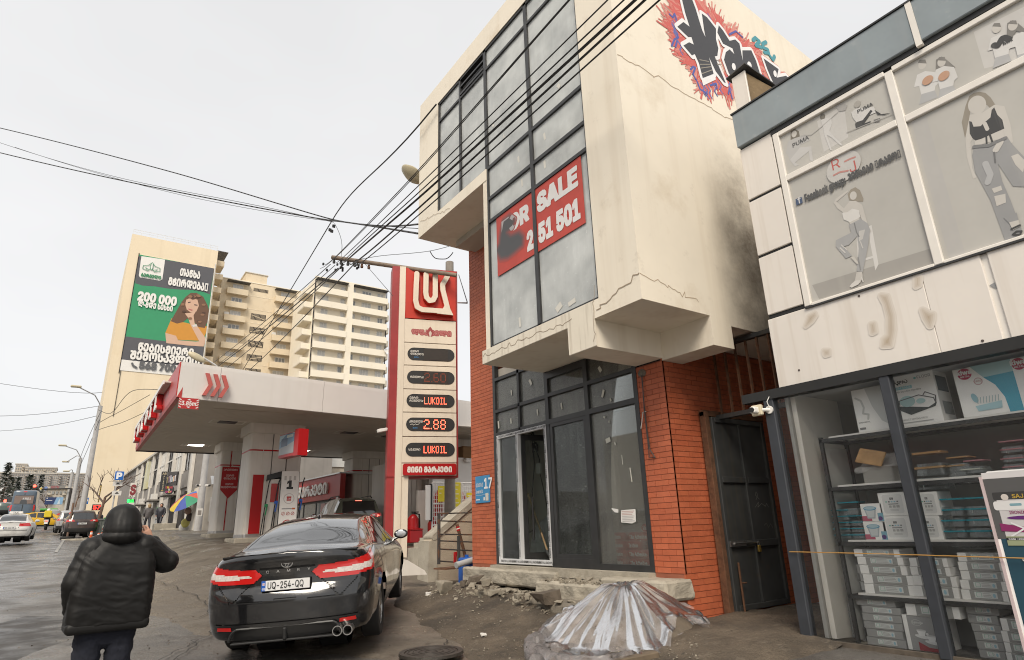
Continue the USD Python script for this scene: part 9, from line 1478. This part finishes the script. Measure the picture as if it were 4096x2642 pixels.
l0 = at(2155, 1875, x=7.55); wl_ = T('work_lamp', 'small grey work lamp hanging in a knot of cable', 'lamp', l0); wl_.add('housing', tf(CB(-.03, -.05, -.1, .03, .05, .1, .01), RZ(.3, l0)), 'far_frame'); wl_.add('knot', TU([at(2140, 1790, x=7.55)+v3(0, .09*math.cos(t), .09*math.sin(t*1.7)) for t in np.linspace(0, 14, 40)], .012, 5), 'wire'); wl_.add('lead', TU([at(2132, 1730, x=7.6), at(2140, 1790, x=7.55), at(2158, 1840, x=7.55), l0], .012, 5), 'wire')
solo('green_rod', 'pale green rod standing behind the narrow sidelight', 'rod', J(CY(at(2038, 2225, x=6.9), at(2030, 2030, x=6.9), .018), tf(LA([(0, 0), (.14, 0), (.14, .05), (0, .06)], n=16), RZ(0, at(2040, 2232, x=6.9)))), 'col', col=np.array((.42, .58, .5)))
# left of the building: stair cheek wall, railing, jerrycan, pipe, cage
sy = 12.4; st_w = T('stair_wall', 'rough beige stair cheek wall with a sloping top beside the brick pier', 'wall', (7, sy, .4)); F12 = FR((0, sy, 0), (1, 0, 0), (0, 0, 1))
def o12(px, py, y=12.4): p = at(px, py, y=y); return p[0], p[2]
spts = [o12(1710, 2330), o12(1718, 2170), o12(1735, 2150), o12(1900, 2005), o12(1960, 1960), o12(1960, 2330)]
PM('roughcast', (.5, .42, .32), .95, var=.12, vs=2, bump=1.0, bs=55, bd=.025, fine=.1, dirt=((.3, .25, .19), .4, 3, .55, .7)); st_w.add('cheek', EX(sg.Polygon(spts), -.35, F12), 'roughcast'); cp_ = sg.LineString([spts[2], spts[3], spts[4]]).buffer(.06); st_w.add('coping', mv(EX(cp_, -.42, F12), y=-.04), 'concrete'); st_w.add('end_pier', mv(EX(sg.Polygon([o12(1708, 2350), o12(1714, 2165), o12(1748, 2160), o12(1748, 2350)]), -.5, F12), y=-.03), 'concrete')
st_w.add('stairs', J(*[B(o12(1760+25*k, 2200)[0], sy+.3, .3, o12(1960, 2200)[0]+2, sy+1.6, o12(1760+25*k, 2195-22*k)[1]) for k in range(7)]), 'concrete')
rl = T('rusty_railing', 'low rusty railing with peeling paint before the stair wall', 'railing', (6.6, 11.9, .4)); ry = 11.75
def o11(px, py): p = at(px, py, y=ry); return p[0], p[2]
for px0, py0, px1, py1 in ((1755, 2258, 1755, 2055), (1835, 2250, 1833, 2145)): a, b = o11(px0, py0), o11(px1, py1); rl.add('post', J(B(a[0]-.025, ry-.025, a[1], a[0]+.025, ry+.025, b[1])), 'steel_dark' if px0 > 1800 else PM('peeling', (.05, .045, .042), .7, var=.3, vs=8, dirt=[((.16, .07, .03), .8, 9, .5, .62), ((.45, .4, .33), .8, 7, .62, .68)]))
for py0, py1 in ((2056, 2050), (2084, 2090), (2138, 2140), (2164, 2170), (2197, 2205), (2245, 2256)): a, b = o11(1755, py0), o11(1915, py1); rl.add('rail', CY((a[0], ry, a[1]), (b[0], ry, b[1]), .016, n=6), 'peeling')
a = at(1852, 2316, x=6.35); jc = T('jerrycan', 'blue plastic jerrycan at the foot of the brick pier', 'jerrycan', (6.3, a[1], .36)); jz = gz(6.3, 11.0)+.02; ja, jb = at(1850, 2310, y=11.15), at(1893, 2310, y=11.15); jt = at(1870, 2226, y=11.15)[2]
jc.add('body', skin([m3.Manifold.batch_hull([ball((x, y, z), .04) for x in (ja[0]+.04, jb[0]+.06) for y in (11.05, 11.3) for z in (jz+.04, jt-.06)])], .04, 3), 'colgloss', True, np.array((.01, .09, .38))); jc.add('cap', CY((ja[0]+.1, 11.15, jt-.04), (ja[0]+.1, 11.15, jt+.03), .04), 'colgloss', col=np.array((.01, .09, .38))); jc.add('label', B(ja[0]+.02, 11.003, jz+.1, ja[0]+.14, 11.012, jz+.24), 'white')
g0, g1 = at(1824, 2262, y=10.95), at(1895, 2240, y=11.0); g1 = g0+(g1-g0)*1.6; solo('drain_pipe_length', 'grey plastic pipe length lying by the blue jerrycan', 'pipe', J(CY(g0, g1, .055, n=20), tf(LA([(.055, 0), (.06, .0), (.06, .06), (.055, .06)], n=20), FR(g0, np.cross((0, 0, 1), g1-g0), np.cross(g1-g0, np.cross((0, 0, 1), g1-g0))))), PM('pipe_grey', (.36, .37, .37), .4, var=.05), smooth=30)
a, b = at(1862, 2230, y=12.0), at(1828, 2098, y=12.1); rp_ = T('wrapped_stake', 'dark stake wrapped in red and white tape leaning on the stair wall', 'stake', a); rp_.add('stake', CY(a, b, .035), 'rust'); rp_.add('tape', CY(a+(b-a)*.8, a+(b-a)*.93, .042), 'red_bright'); rp_.add('tape_white', CY(a+(b-a)*.85, a+(b-a)*.88, .044), 'white')
a = at(1820, 2255, y=11.6); solo('warning_tape', 'crumpled red and white warning tape at the railing foot', 'tape', rough(tf(B(-.03, -.01, 0, .05, .01, .22), RZ(.3, a)), .03, 9, 2, .03), 'red_bright'); a = at(1775, 2285, y=11.7); solo('scrap_board', 'rusty scrap board lying under the railing', 'board', tf(B(-.1, -.2, 0, .55, .2, .03), RZ(.2, (a[0], a[1], a[2]+.03))), 'rust')
# gas cage, posters, red box further back, white cabin walls
cy_ = 20.5; o20 = lambda px, py, y=cy_: at(px, py, y=y)
cg = T('wire_cage', 'white mesh cage with yellow posters behind the stair wall', 'cage', tuple(o20(1800, 2180))); a, b = o20(1728, 2150), o20(1905, 2150); zt_ = o20(1800, 1932)[2]; zb_ = o20(1730, 2190)[2]
for k in range(22): x = a[0]+(b[0]-a[0])*k/21; cg.add('mesh_wire', CY((x, cy_, zb_), (x, cy_, zt_), .012 if k % 7 else .035, n=5), 'white')
for k in range(16): z = zb_+(zt_-zb_)*k/15; cg.add('mesh_wire', CY((a[0], cy_, z), (b[0], cy_, z), .01 if k % 5 else .03, n=5), 'white')
cg.add('back', B(a[0], cy_+1.2, zb_, b[0]+1, cy_+1.3, zt_-.2), 'white_dirty'); 
for k in range(7): x = a[0]+(b[0]-a[0])*(.15+.13*k); cg.add('gas_bottle', tf(LA([(0, 0), (.17, .02), (.18, .7), (.1, .85), (.05, .95), (0, .95)], n=14), RZ(0, (x, cy_+.5, zb_+.1+.95*(k % 2)))), 'red_panel', smooth=40)
for k, (x0, y0, x1, y1) in enumerate(((1752, 1945, 1778, 2008), (1806, 1930, 1842, 2075), (1866, 1972, 1888, 1990))): p, q = o20(x0, y1, cy_-.06), o20(x1, y0, cy_-.06); t = T('yellow_poster', ('left yellow notice on the cage, partly behind the pole', 'tall yellow notice on the cage right of the pole', 'small yellow notice at the right of the cage')[k], 'poster', p); t.add('sheet', B(p[0], cy_-.06, p[2], q[0], cy_-.05, q[2]), 'col', col=np.array((.68, .56, .02))); t.decal('print', [(sbox(p[0]+.05, q[2]-.12-.16*j, q[0]-.08-.05*(j % 2), q[2]-.08-.16*j), (.72, .68, .4)) for j in range(max(1, int((q[2]-p[2])/.2)))], FR((0, cy_-.062, 0), (1, 0, 0), (0, 0, 1)))
bd_ = T('notice_board', 'white notice board with a dark edge left of the mesh cage', 'board', tuple(o20(1705, 2100))); p, q = o20(1697, 2082), o20(1718, 1942); bd_.add('board', B(p[0], cy_-.1, p[2], q[0], cy_-.05, q[2]), 'white'); bd_.add('edge', B(q[0], cy_-.12, p[2]-.05, q[0]+.06, cy_-.0, q[2]+.05), 'dark')
q = at(1651, 2165, y=21.0); extinguisher((q[0], q[1], gz(q[0], q[1])+.15), 1.0, 'large red wheeled fire extinguisher beside the red box', .2); p, q = at(1639, 2173, y=20.6), at(1692, 2120, y=20.6); rb = T('fire_box', 'red metal fire box on the ground behind the price sign', 'box', p); rb.add('box', CB(p[0], 20.6, p[2], q[0], 21.2, q[2], .02), 'red_bright'); rb.add('lid', tf(B(0, -.02, 0, q[0]-p[0], .65, .04), FR((p[0], 20.6, q[2]), (1, 0, 0), (0, 1, .1))), 'red_bright')
p, q = at(1600, 2160, y=23.2), at(1690, 1900, y=23.2); cb_ = T('white_cabin', 'white panelled cabin under the canopy behind the price sign', 'cabin', p); 
for k in range(4): x0 = p[0]+(q[0]-p[0])*k/4; cb_.add('panel', CB(x0, 23.2, p[2]-.2, x0+(q[0]-p[0])/4-.02, 23.5, 4.4, .01), 'white_dirty')
cb_.add('wall', B(p[0]-.5, 23.4, p[2]-.2, q[0]+8, 25, 3.9), 'white_dirty')
wl3 = solo('boundary_wall', 'white wall with a small camera above the mesh cage', 'wall', B(at(1730, 2000, y=22.2)[0], 22.2, .4, at(1960, 2000, y=22.2)[0]+3, 22.5, at(1850, 1832, y=22.2)[2]), 'white'); q = at(1876, 1842, y=22.1); solo('small_camera', 'tiny black and white camera on the white boundary wall', 'camera', J(CB(q[0]-.2, q[1]-.1, q[2]-.08, q[0]+.1, q[1]+.1, q[2]+.08, .03), CY(q, q+v3(.2, .1, .05), .03)), 'white'); q = at(1870, 1815, y=22.6); solo('cardboard_box', 'brown cardboard box on top of the white boundary wall', 'box', CB(q[0]-.45, 22.2, q[2]-.3, q[0]+.5, 23, q[2]+.25, .02), PM('cardboard', (.25, .15, .07), .8))
# tarmac repairs, cracks and a lane line
for k, (pts, m) in enumerate((([(-2.5, 9), (-.8, 8.4), (1.2, 12.5), (-.4, 13.6)], 'asphalt_patch'), ([(-5, 5.5), (-3, 5.2), (-2.2, 7.2), (-4.4, 7.7)], 'asphalt_patch'))):
    if k == 0: PM('asphalt_patch', (.05, .045, .04), .45, var=.3, vs=1.5, bump=.4, bs=70, fine=.3, rv=.2)
    patch('road_patch', pts, m, lambda x, y: 0*x, .08, lift=.004, fade=.1, seed=20+k)
ck = []
for k, pts in enumerate(([(.9, 7.6), (2.0, 10.5), (2.2, 13), (1.8, 17)], [(-1.5, 7.2), (-.2, 7.8), (.6, 7.7), (1.6, 9.4)], [(3.9, 9.6), (4.4, 12.2), (5.6, 15.5)], [(-4, 10), (-1, 10.8), (1.8, 11.2), (4.0, 13.8)], [(1.7, 5.2), (3.2, 6.6), (4.1, 7.4)], [(-1.2, 5.0), (.2, 5.6), (1.6, 5.3)], [(-6, 14), (-2, 15), (1, 14.6)])):
    p = np.array(pts, float); s_ = np.linspace(0, len(p)-1, 50); c = np.stack([np.interp(s_, range(len(p)), p[:, j]) for j in range(2)], 1)+np.random.RandomState(k).randn(50, 2)*.035
    for a, b in zip(c[:-1], c[1:]):
        n = np.array([-(b-a)[1], (b-a)[0]]); n /= np.linalg.norm(n)+1e-9; w = .007
        ck.append((np.array([[*(q_+s2*n*w), gz(*q_)+.031] for q_ in (a, b) for s2 in (-1, 1)]), np.array([(0, 2, 3), (0, 3, 1)])))
solo('crack', None, None, J(*ck), PM('crack_dark', (.022, .019, .016), .8, var=0), kind='structure', base=(0, 0, 0))
ln_ = [];
for y in np.arange(34, 62, 1.0): x = -.3+.01*(y-34); ln_.append((np.array([[x+dx, y+dy, gz(x, y+dy)+.02] for dx in (-.06, .06) for dy in (0, 1.0)]), np.array([(0, 2, 3), (0, 3, 1)])))
solo('lane_marking', None, None, J(*ln_), PM('worn_white', (.3, .29, .27), .7, var=.5, vs=6), kind='structure', base=(0, 0, 0))
